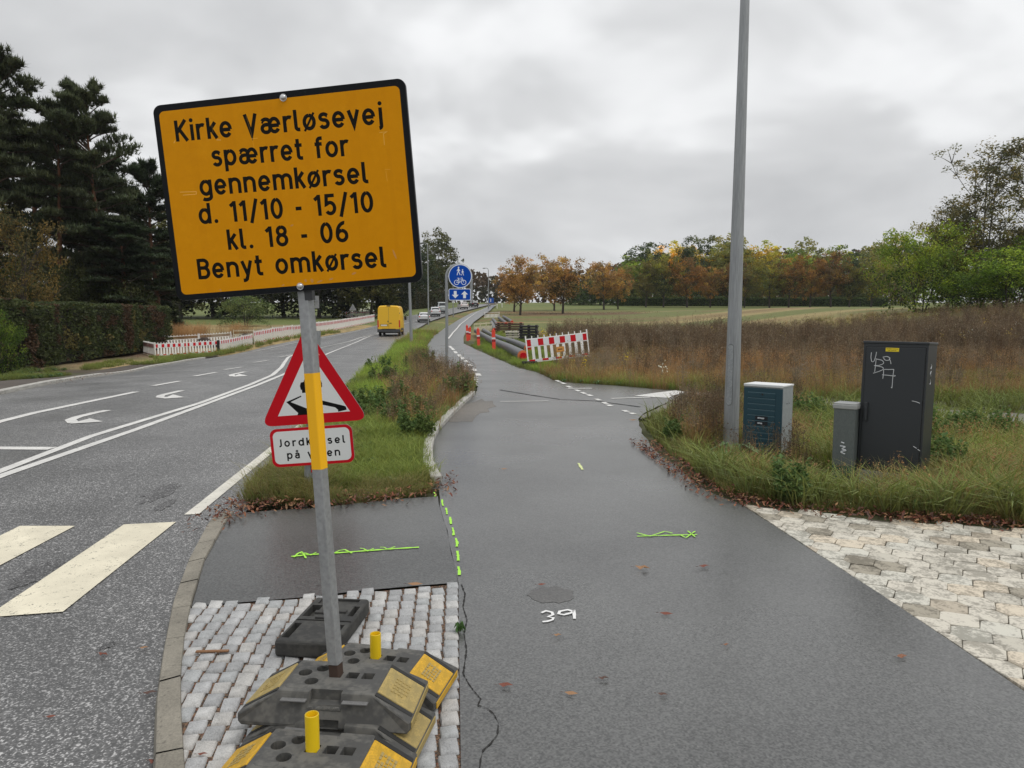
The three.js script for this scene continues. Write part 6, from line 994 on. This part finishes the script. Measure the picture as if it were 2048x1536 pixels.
// ---- grasses, weeds and flowers
function tuft(seed, n, h, spread, w, bend, base, tip, head) {
  const r = rng(seed), S = new Soup();
  for (let i = 0; i < n; i++) {
    const az = r() * 6.283, rd = Math.sqrt(r()) * spread, x = Math.cos(az) * rd, z = Math.sin(az) * rd, a2 = az + (r() - 0.5) * 2, hh = h * RR(0.45, 1.15, r), bd = hh * bend * RR(0.2, 1.2, r), ca = Math.cos(a2), sa = Math.sin(a2), ww = w * RR(0.6, 1.2, r) / 2, q = r() * 6.283, wx = Math.cos(q) * ww, wz = Math.sin(q) * ww;
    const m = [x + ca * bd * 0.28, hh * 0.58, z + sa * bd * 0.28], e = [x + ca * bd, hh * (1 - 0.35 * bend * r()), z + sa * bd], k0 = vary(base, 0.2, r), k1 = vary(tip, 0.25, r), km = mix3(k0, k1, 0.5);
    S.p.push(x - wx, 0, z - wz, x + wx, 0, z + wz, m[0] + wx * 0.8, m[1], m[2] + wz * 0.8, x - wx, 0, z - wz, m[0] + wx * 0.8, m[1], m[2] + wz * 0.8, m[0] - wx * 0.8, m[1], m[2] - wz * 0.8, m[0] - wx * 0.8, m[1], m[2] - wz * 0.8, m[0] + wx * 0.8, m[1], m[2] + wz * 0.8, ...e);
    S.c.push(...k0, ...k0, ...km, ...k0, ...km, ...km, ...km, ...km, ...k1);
    if (head && r() < head.p) for (let k = 0; k < head.n; k++) S.leaf(e[0] + (r() - 0.5) * head.s, e[1] - r() * head.len + head.up, e[2] + (r() - 0.5) * head.s, head.size * RR(0.6, 1.3, r), vary(head.col, 0.3, r), r, 0.1, 0.5);
  }
  return S.geo();
}
function herb(seed, n, h, col, headCol, headSize, nb) {
  const r = rng(seed), S = new Soup();
  for (let i = 0; i < n; i++) {
    const az = r() * 6.283, rd = r() * 0.16, x = Math.cos(az) * rd, z = Math.sin(az) * rd, hh = h * RR(0.6, 1.15, r), ex = x + (r() - 0.5) * 0.25 * h, ez = z + (r() - 0.5) * 0.25 * h, k = vary(col, 0.25, r); S.tube([[x, 0, z], [ex * 0.6 + x * 0.4, hh * 0.6, ez * 0.6 + z * 0.4], [ex, hh, ez]], 0.006, 0.003, k, 3);
    for (let j = 0; j < nb; j++) { const t = RR(0.45, 1, r), bx = lerp(x, ex, t), by = hh * t, bz = lerp(z, ez, t), a = r() * 6.283, l = RR(0.06, 0.2, r) * h, e = [bx + Math.cos(a) * l * 0.7, by + l * 0.7, bz + Math.sin(a) * l * 0.7]; S.tri([bx, by - 0.004, bz], [bx, by + 0.004, bz], e, k); for (let m = 0; m < 4; m++) S.leaf(e[0] + (r() - 0.5) * 0.04, e[1] + (r() - 0.5) * 0.04, e[2] + (r() - 0.5) * 0.04, headSize * RR(0.6, 1.4, r), vary(headCol, 0.35, r), r, 0.3, 0.6); }
    for (let j = 0; j < 3; j++) { const t = r() * 0.6; S.leaf(lerp(x, ex, t) + (r() - 0.5) * 0.1, hh * t, lerp(z, ez, t) + (r() - 0.5) * 0.1, 0.09 * h, vary(col, 0.4, r), r, 0.1, 0.35); }
  }
  return S.geo();
}
function rosette(seed, n, l, col) { const r = rng(seed), S = new Soup(); for (let i = 0; i < n; i++) { const az = i / n * 6.283 + r(), el = RR(0.35, 1.1, r), ll = l * RR(0.6, 1.1, r), c = Math.cos(az), s = Math.sin(az), w = ll * 0.16, m = [c * ll * 0.55 * Math.cos(el), ll * 0.6 * Math.sin(el) + 0.02, s * ll * 0.55 * Math.cos(el)], e = [c * ll * Math.cos(el * 0.6), ll * 0.55 * Math.sin(el * 0.7), s * ll * Math.cos(el * 0.6)], k = vary(col, 0.3, r); S.tri([0, 0, 0], [m[0] - s * w, m[1] + 0.02, m[2] + c * w], m, k); S.tri([0, 0, 0], m, [m[0] + s * w, m[1] + 0.02, m[2] - c * w], k); S.tri([m[0] - s * w, m[1] + 0.02, m[2] + c * w], e, m, k); S.tri(m, e, [m[0] + s * w, m[1] + 0.02, m[2] - c * w], k); } return S.geo(); }
const KIND = {
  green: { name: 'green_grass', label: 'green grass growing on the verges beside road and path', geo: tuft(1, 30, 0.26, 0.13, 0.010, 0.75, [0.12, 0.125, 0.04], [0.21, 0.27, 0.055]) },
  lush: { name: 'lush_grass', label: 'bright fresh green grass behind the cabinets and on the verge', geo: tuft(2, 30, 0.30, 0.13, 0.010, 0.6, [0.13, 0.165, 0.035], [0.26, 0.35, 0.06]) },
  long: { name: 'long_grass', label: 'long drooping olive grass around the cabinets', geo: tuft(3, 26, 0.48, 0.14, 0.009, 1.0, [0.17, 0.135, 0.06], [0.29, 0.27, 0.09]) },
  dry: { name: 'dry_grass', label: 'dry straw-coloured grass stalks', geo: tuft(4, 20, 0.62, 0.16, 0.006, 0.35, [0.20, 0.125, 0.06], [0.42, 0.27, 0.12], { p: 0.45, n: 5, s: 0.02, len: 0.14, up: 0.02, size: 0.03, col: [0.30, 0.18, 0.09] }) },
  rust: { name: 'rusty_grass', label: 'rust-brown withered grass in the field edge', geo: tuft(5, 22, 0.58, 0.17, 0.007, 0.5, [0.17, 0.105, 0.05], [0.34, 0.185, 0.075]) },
  herb: { name: 'withered_herbs', label: 'dark brown withered herbs with seed heads', geo: herb(6, 5, 0.95, [0.13, 0.092, 0.055], [0.10, 0.068, 0.042], 0.03, 6) },
  grey: { name: 'grey_herbs', label: 'grey-brown faded herbs in the field', geo: herb(7, 5, 0.9, [0.21, 0.165, 0.10], [0.22, 0.165, 0.11], 0.03, 6) },
  weed: { name: 'broad_weeds', label: 'low broad-leaved green weeds', geo: rosette(8, 11, 0.26, [0.085, 0.135, 0.045]) },
  coarse: { name: 'coarse_grass', label: 'coarse broad-bladed arching grass clumps', geo: tuft(11, 15, 0.5, 0.12, 0.020, 1.15, [0.10, 0.105, 0.035], [0.20, 0.25, 0.06]) },
  nettle: { name: 'leafy_weeds', label: 'upright leafy green weeds', geo: herb(12, 7, 0.5, [0.11, 0.14, 0.05], [0.10, 0.15, 0.045], 0.075, 10) },
  yellow: { name: 'yellow_flowers', label: 'small yellow wild flowers', geo: herb(9, 4, 0.85, [0.10, 0.10, 0.04], [0.62, 0.50, 0.03], 0.04, 6) },
  white: { name: 'white_flowers', label: 'small white wild flowers', geo: herb(10, 3, 0.8, [0.11, 0.10, 0.05], [0.6, 0.6, 0.5], 0.05, 5) },
};
for (const k in KIND) KIND[k].list = [];
const put = (k, x, z, s, tone, hs = 1) => KIND[k].list.push([x, T(x, z) - 0.02, z, s, s * hs, rnd() * 6.283, tone]);
const pathL = edgeFn(GS([[874, 992], [879, 963], [858, 922], [867, 872], [899, 837], [949, 790], [957.7, 772.7], [935, 752], [880, 738], [856, 716], [854, 691], [865.6, 673], [888, 657], [916, 640], [941, 627], [961, 620], [968, 617]]));
const sidePoly = (() => { const a = GS([[1377, 783], [1600, 797], [1870, 818], [2048, 828], [2500, 850], [2500, 872], [2048, 847], [1870, 834], [1690, 812], [1400, 806], [1272, 838]]); return a; })();
const apronFront = (x) => { const a = G(440, 1040), b = G(872, 990); return lerp(a.d, b.d, (x - a.x) / (b.x - a.x)); };
const NEARBOX = [[3.729, -6.994, 0.50], [3.5, -7.30, 0.16], [2.87, -8.13, 0.30], [2.8, -9.1, 0.12]];
let placed = 0;
for (let i = 0; i < 150000; i++) {
  const u = rnd(), d = Math.pow(lerp(Math.pow(5.2, -0.45), Math.pow(75, -0.45), u), 1 / -0.45), z = -d, x = RR(-0.86 * d - 1.5, 0.86 * d + 1.5);
  const tone = 0.75 + 0.5 * fbm(x * 0.35, z * 0.35, 301, 3) + 0.2 * (rnd() - 0.5), q = rnd(), n = fbm(x * 0.5 + 30, z * 0.5, 302, 3), s = (0.75 + 0.35 * rnd() + 0.5 * (fbm(x * 1.7 + 50, z * 1.7, 306, 2) - 0.35)) * (1 + Math.max(0, d - 12) * 0.012);
  const L = xL(d), Rr = xR(d), patch = fbm(x * 1.3 + 70, z * 1.3, 308, 3), bare = patch < 0.40 && rnd() < 0.72, leafy = fbm(x * 0.9 + 11, z * 0.9, 309, 2) > 0.60;
  if (bare && d < 30) continue;
  if (x > Rr + 0.22 && x < pathL(d) - 0.06 && d < 75) {
    if (d < 6.3 || (d < 44 && (inside(pathPoly, x, z) || edgeDist(pathPoly, x, z) < 0.05))) continue;                 // the verge between road and path
    const dF = d - apronFront(x); if (d < 12 && (dF < 0.10 || inside(apronPoly, x, z))) continue;
    if (d < 44 && edgeDist(pathPoly, x, z) < 0.16 * rnd() + 0.04) continue;
    if (d > 9.5 && d < 26 && leafy && rnd() < 0.12) { put(rnd() < 0.6 ? 'nettle' : 'coarse', x, z, s * 0.7, tone); continue; }
    const across = (x - Rr) / (pathL(d) - Rr), brown = sstep(0.35, 0.7, across + 0.6 * (n - 0.5)) * sstep(9.5, 13, d) * (1 - sstep(24, 32, d));
    if (dF < 0.6 && d < 12) { const e = lerp(0.22, 0.6, dF / 0.6); if (q < 0.4) put('long', x, z, s * 0.75 * e, tone * 0.95); else if (q < 0.8) put('green', x, z, s * e, tone * 0.95); continue; }
    if (across < 0.45 && d < 9.5) { put(q < 0.5 ? 'long' : 'green', x, z, s * (q < 0.5 ? 0.5 : 0.75), tone * (q < 0.6 ? 0.9 : 1)); continue; }
    if (q < brown * 0.75) { const p = rnd(); if (p < 0.1) continue; put(p < 0.20 ? 'herb' : p < 0.27 ? 'grey' : p < 0.42 ? 'dry' : p < 0.60 ? 'rust' : p < 0.68 ? 'weed' : p < 0.85 ? 'long' : 'green', x, z, s * (p < 0.27 ? 0.58 : 0.72), tone); }
    else put(n > 0.47 ? 'lush' : q < 0.93 ? 'green' : d > 35 ? 'dry' : 'weed', x, z, s * (d > 30 ? 1.0 : d < 9.5 ? 0.72 : 0.9), tone); continue;
  }
  if (x < L - 0.3) {                                                    // left roadside: thin grass at the hedge, dry grass by the dig
    if (d < 12) continue;
    const off = L - x; if (d < 33) { if (off > 2.6 && off < 5.5 && n > 0.45) put(q < 0.8 ? 'green' : 'weed', x, z, s * 0.75, tone * 0.8); continue; }
    if (d < 36 && off < 2.4) continue;
    if (off < 1.6) put('green', x, z, s * 1.0, tone); else if (n > 0.5 && off > 9) put(q < 0.75 ? 'dry' : 'rust', x, z, s * 1.1, tone * 1.15); else if (n > 0.56 && off < 4) put('green', x, z, s * 0.7, tone);
    continue;
  }
  if (x < Rr + 0.22 || x < -2.5 || (d < 14.5 && x < 1.4) || (d < 44 && inside(pathPoly, x, z)) || inside(sidePoly, x, z) || inside(blockPoly, x, z)) continue;
  if (d > 42 && x < farR(d) + 0.3) continue;
  if (d < 44 && edgeDist(pathPoly, x, z) < 0.10) continue;
  let blocked = false; for (const [bx, bz, br] of NEARBOX) if (Math.hypot(x - bx - (br > 0.4 ? 0.05 : 0), z - bz + br * 0.35) < br) blocked = true; if (blocked) continue;
  const dB = edgeDist(blockPoly, x, z), dP = d < 44 ? edgeDist(pathPoly, x, z) : 9;
  if (d < 14.5 && x > 1.4) {                                            // verge round the cabinets
    const front = Math.min(dB, dP), px = 1024 + FPX * x / d; if (front < 0.12 && q < 0.6) continue;
    if (front < 0.30 * fbm(x * 2.2, z * 2.2, 311, 2)) continue;
    let near = 9; for (const [bx, bz] of NEARBOX) near = Math.min(near, Math.hypot(x - bx, z - bz - 0.45)); if (near < 0.55) { if (rnd() < 0.25 && x > 3.75) put('long', x, z, s * 0.5, tone); else if (rnd() < 0.5) put('green', x, z, s * 0.22, tone); continue; }
    if (d < 12 && near > 0.95 && leafy && rnd() < 0.14) { put(rnd() < 0.6 ? 'nettle' : 'coarse', x, z, s * 0.62, tone); continue; }
    if (rnd() < 0.07) { put('coarse', x, z, s * 0.75, tone); continue; }
    if (front < 0.5) { const e = lerp(0.2, 0.6, front / 0.5); put(q < 0.4 ? 'long' : q < 0.985 ? 'green' : 'weed', x, z, s * (q < 0.4 ? 0.8 : 1) * e, tone * 0.95); continue; }
    if (px < 1480 && d > 8.2) { const p = rnd(); put(p < 0.08 ? 'herb' : p < 0.17 ? 'grey' : p < 0.30 ? 'dry' : p < 0.45 ? 'rust' : p < 0.72 ? 'green' : p < 0.78 ? 'weed' : 'long', x, z, s * (p < 0.17 ? 0.55 : p < 0.3 ? 0.62 : 0.7), tone); continue; }
    if (px < 1610 && d > 7.4) { put(q < 0.14 ? 'dry' : q < 0.26 ? 'rust' : q < 0.28 ? 'herb' : q < 0.62 ? 'long' : 'green', x, z, s * (q < 0.28 ? 0.55 : 0.6), tone); continue; }
    if (d > 9.3) { if (q < 0.4 || (d > 10.6 && q < 0.72)) continue; put(q < 0.85 ? 'lush' : 'green', x, z, s * (d > 10.6 ? 0.24 : 0.38), tone); continue; }
    if (d > 8.2) { if (q < 0.25) continue; put(q < 0.72 ? 'lush' : q < 0.86 ? 'long' : q < 0.885 ? 'dry' : 'green', x, z, s * 0.72, tone); continue; }
    put(q < 0.36 ? 'long' : q < 0.62 ? 'green' : q < 0.65 ? 'dry' : q < 0.995 ? 'lush' : 'weed', x, z, s * 0.6, tone); continue;
  }
  // the field, and the green strip with the pipes
  if (x < 1.6 + 0.02 * (d - 25) && d > 22) { if (q < 0.8) put(n > 0.5 ? 'lush' : 'green', x, z, s * 0.62, tone * 0.95); continue; }
  const grn = fbm(x * 0.16 + 5, z * 0.22, 320, 3), hv = 0.62 + 0.75 * fbm(x * 0.3, z * 0.4 + 7, 321, 3);
  if (d < 17 && d > 11.5 && edgeDist(sidePoly, x, z) < 0.5 && rnd() < 0.7) continue;
  if (d > 17.5 && d < 57 && grn > 0.53 && rnd() < 0.5) { put(rnd() < 0.5 ? 'green' : rnd() < 0.6 ? 'long' : 'coarse', x, z, s * 0.75 * hv, tone * 0.95); continue; }
  const dd = d + 5 * (n - 0.5), leftish = clamp((x - 1) / 6);
  if (dd < 20) put(q < 0.34 ? 'green' : q < 0.50 ? 'lush' : q < 0.70 ? 'long' : q < 0.75 ? 'weed' : q < 0.86 ? 'dry' : q < 0.89 ? 'grey' : q < 0.892 ? 'white' : 'rust', x, z, s * 0.7, tone);
  else if (dd < 29) { if (x < 3.5) { put(q < 0.42 ? 'green' : q < 0.50 ? 'weed' : q < 0.62 ? 'grey' : q < 0.623 ? 'yellow' : q < 0.8 ? 'long' : 'rust', x, z, s * 0.68, tone); } else put(q < 0.36 ? 'rust' : q < 0.66 ? 'dry' : q < 0.80 ? 'long' : q < 0.86 ? 'herb' : q < 0.92 ? 'grey' : 'green', x, z, s * 0.78 * hv, tone); }
  else if (dd < 57 - 6 * (1 - leftish)) { if (x < 2.5 && q < 0.5) continue; const fl = fbm(x * 0.12, z * 0.16, 303, 2) > 0.54; put(q < 0.28 ? 'herb' : q < 0.52 ? 'grey' : q < 0.60 ? 'long' : q < 0.78 ? 'rust' : fl && q < 0.84 ? 'yellow' : fl && q < 0.875 ? 'white' : 'dry', x, z, s * (q < 0.6 ? 0.9 : 0.8) * hv, tone); }
  else if (n > 0.42) put(q < 0.5 ? 'green' : q < 0.8 ? 'long' : 'dry', x, z, s * 0.55, tone);
}
// drooping clumps at the foot of the dark cabinet and the cabinets' fronts
for (let i = 0; i < 170; i++) { const x = RR(3.1, 4.6), z = -RR(5.75, 6.75); if (!inside(blockPoly, x, z) && edgeDist(blockPoly, x, z) > 0.25) put(rnd() < 0.9 ? 'long' : 'dry', x, z, RR(0.5, 0.75), RR(0.8, 1.2)); }
for (let i = 0; i < 70; i++) { const x = RR(2.35, 3.3), z = -RR(7.5, 8.0); put(rnd() < 0.3 ? 'dry' : rnd() < 0.25 ? 'herb' : rnd() < 0.4 ? 'weed' : 'long', x, z, RR(0.4, 0.6), RR(0.8, 1.2)); }
{
  const m4 = new THREE.Matrix4(), q4 = new THREE.Quaternion(), e4 = new THREE.Euler(), col = new THREE.Color();
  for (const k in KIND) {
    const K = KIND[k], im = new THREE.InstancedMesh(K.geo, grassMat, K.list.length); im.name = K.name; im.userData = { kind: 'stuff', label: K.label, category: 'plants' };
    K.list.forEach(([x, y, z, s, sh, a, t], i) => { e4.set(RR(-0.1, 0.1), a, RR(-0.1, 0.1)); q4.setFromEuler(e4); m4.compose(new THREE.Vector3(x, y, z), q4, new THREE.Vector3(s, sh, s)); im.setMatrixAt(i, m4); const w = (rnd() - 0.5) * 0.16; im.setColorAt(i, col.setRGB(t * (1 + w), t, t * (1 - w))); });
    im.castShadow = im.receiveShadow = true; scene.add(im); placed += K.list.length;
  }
  console.log('tufts', placed);
}
// ---- leaves: litter along the edges, single leaves on the asphalt
const leafGeo = (seed) => { const r = rng(seed), S = new Soup(), n = 6; const ring = []; for (let i = 0; i < n; i++) { const a = i / n * 6.283, k = (i % 3 === 0 ? 1 : 0.55) * RR(0.8, 1.1, r); ring.push([Math.cos(a) * k, 0.25 * RR(0.0, 1, r) * (i % 2), Math.sin(a) * k * 0.6]); } for (let i = 0; i < n; i++) S.tri([0, 0.02, 0], ring[(i + 1) % n], ring[i], [1, 1, 1]); return S.geo(); };
{
  const geos = [leafGeo(1), leafGeo(2), leafGeo(3)], lm = std([1, 1, 1], 0.7, { vertexColors: true }), cols = [[0.16, 0.042, 0.022], [0.21, 0.085, 0.04], [0.12, 0.045, 0.028], [0.28, 0.15, 0.07], [0.085, 0.04, 0.028]], spots = [];
  const edge = (px, n, wid, off) => { const p = along(GS(px), 0.05); for (let i = 0; i < n; i++) { const q = p[Math.floor(rnd() * p.length)], g = (rnd() + rnd() + rnd() - 1.5) * wid; spots.push([q.x + (rnd() - 0.5) * wid, q.z + g * 0.9 - off]); } };
  edge([[425, 1048], [470, 1024], [640, 1010], [760, 1000], [872, 986]], 1300, 0.42, 0.20); edge([[640, 985], [870, 962]], 420, 0.45, 0.1);
  edge([[1290, 890], [1345, 930], [1420, 986], [1478, 1006]], 800, 0.34, 0.10); edge([[1478, 1004], [1600, 1020], [1800, 1038], [2060, 1052]], 1250, 0.34, 0.12); edge([[1830, 1040], [2060, 1046]], 500, 0.25, 0.1);
  edge([[60, 745], [200, 722], [280, 712]], 600, 2.2, 0.5); edge([[100, 770], [300, 728]], 300, 0.8, 0.2);
  for (let i = 0; i < 900; i++) spots.push([RR(-26, 10) + 20, -RR(142, 160)]);
  const im = new THREE.InstancedMesh(geos[0], lm, spots.length); im.name = 'leaf_litter'; im.userData = { kind: 'stuff', label: 'red-brown fallen leaves gathered along the edges of the asphalt', category: 'leaves' };
  const m4 = new THREE.Matrix4(), q4 = new THREE.Quaternion(), col = new THREE.Color();
  spots.forEach(([x, z], i) => { q4.setFromEuler(new THREE.Euler(RR(-0.7, 0.7), rnd() * 6.3, RR(-0.7, 0.7))); const s = RR(0.013, 0.034) * (z < -100 ? 4 : 1); m4.compose(new THREE.Vector3(x, T(x, z) + 0.012 + 0.06 * rnd() * rnd(), z), q4, new THREE.Vector3(s, s, s)); im.setMatrixAt(i, m4); const c = cols[Math.floor(rnd() * cols.length)], t = RR(0.7, 1.3); im.setColorAt(i, col.setRGB(c[0] * t, c[1] * t, c[2] * t)); });
  scene.add(im);
  const tone = cols.map((c) => std(c, 0.6));
  const single = [[1285, 1140, 30, 3, 'pale brown leaf on the path below the right spray mark'], [1408, 1136, 24, 0, 'red-brown leaf on the path below the end of the right spray mark'], [1332, 1231, 26, 0, 'red leaf on the path right of the painted number'], [1115, 1274, 16, 3, 'ochre leaf just below the painted number'], [1011, 1375, 28, 0, 'narrow red leaf near the crack in the path'], [1142, 1391, 26, 3, 'orange-brown curled leaf in the lower middle of the path'], [1207, 1361, 22, 4, 'dark curled leaf in the lower middle of the path'], [1325, 1393, 20, 4, 'small brown curled leaf right of the lower middle of the path'], [1083, 1172, 18, 0, 'reddish leaf at the rim of the old patch'], [1452, 1293, 14, 1, 'thin reddish leaf stalk on the right half of the path'], [1803, 1317, 24, 1, 'pale leaf on the path near the block paving'], [1266, 842, 18, 3, 'yellow leaf on the path edge by the weeds'], [207, 1313, 22, 0, 'red leaf on the road left of the kerb'], [288, 1299, 16, 3, 'yellow-green leaf on the road near the kerb'], [102, 1437, 18, 0, 'red leaf at the lower left of the road'], [310, 1530, 26, 0, 'red leaf at the kerb at the bottom edge'], [300, 1390, 26, 4, 'dark brown leaf clump against the kerb'], [830, 1172, 30, 3, 'dry ochre leaf on the top row of setts'], [868, 1365, 26, 1, 'reddish leaf between the setts right of the stack'], [405, 1513, 18, 0, 'dark red leaf on the setts at the lower left'], [1008, 940, 14, 3, 'tiny pale leaf on the far part of the path'], [596, 1020, 14, 0, 'small red leaf at the top of the asphalt apron']];
  single.forEach(([px, py, w, k, l], i) => { const onRoad = px < 315, g = G(px, py, onRoad ? ROADY : 0), s = w / FPX * Math.hypot(g.d, EYE) / 2, o = thing('fallen_leaf', l, 'leaf', [g.x, (onRoad ? ROADY : 0) + 0.008, g.z], rnd() * 0.6 - 0.3, 'single leaves fallen on the asphalt'); o.rotation.x = RR(0.12, 0.32); o.position.y += s * 0.14; mesh('blade', geos[i % 3].clone().scale(s, s * 1.6, s * 1.25), tone[k], o); mesh('stalk', new THREE.CylinderGeometry(0.0012, 0.0016, s * 0.4, 4).rotateZ(1.4).translate(-s * 1.3, 0.002, 0), tone[4], o); });
  const st = G(425, 1307), stick = thing('wooden_stick', 'short brown splinter of wood on the setts near the kerb', 'stick', [st.x, 0.012, st.z], 0.05); mesh('wood', box(0.16, 0.008, 0.018, 0, 0, 0, 0.002), std([0.22, 0.11, 0.05], 0.8), stick);
  for (const [px, py, l] of [[1470, 925, 'large pale green broad-leaved weed in front of the teal cabinet'], [1840, 1025, 'small green weed at the edge of the block paving'], [2010, 1000, 'grey-green weed at the right edge by the block paving'], [920, 1265, 'tiny weed growing between setts and path']]) { const g = G(px, py), big = px === 1470 ? 1.5 : px === 920 ? 0.16 : 0.75, w = thing('weed_plant', l, 'weed', [g.x, 0, g.z], px, null); mesh('leaves', rosette(px, 15, 0.26 * big, px === 1470 ? [0.13, 0.20, 0.10] : [0.07, 0.14, 0.04]), leafMat, w); mesh('inner_leaves', rosette(px + 1, 9, 0.2 * big, [0.10, 0.17, 0.06]).rotateY(0.5), leafMat, w); }
}

renderer.render(scene, camera);
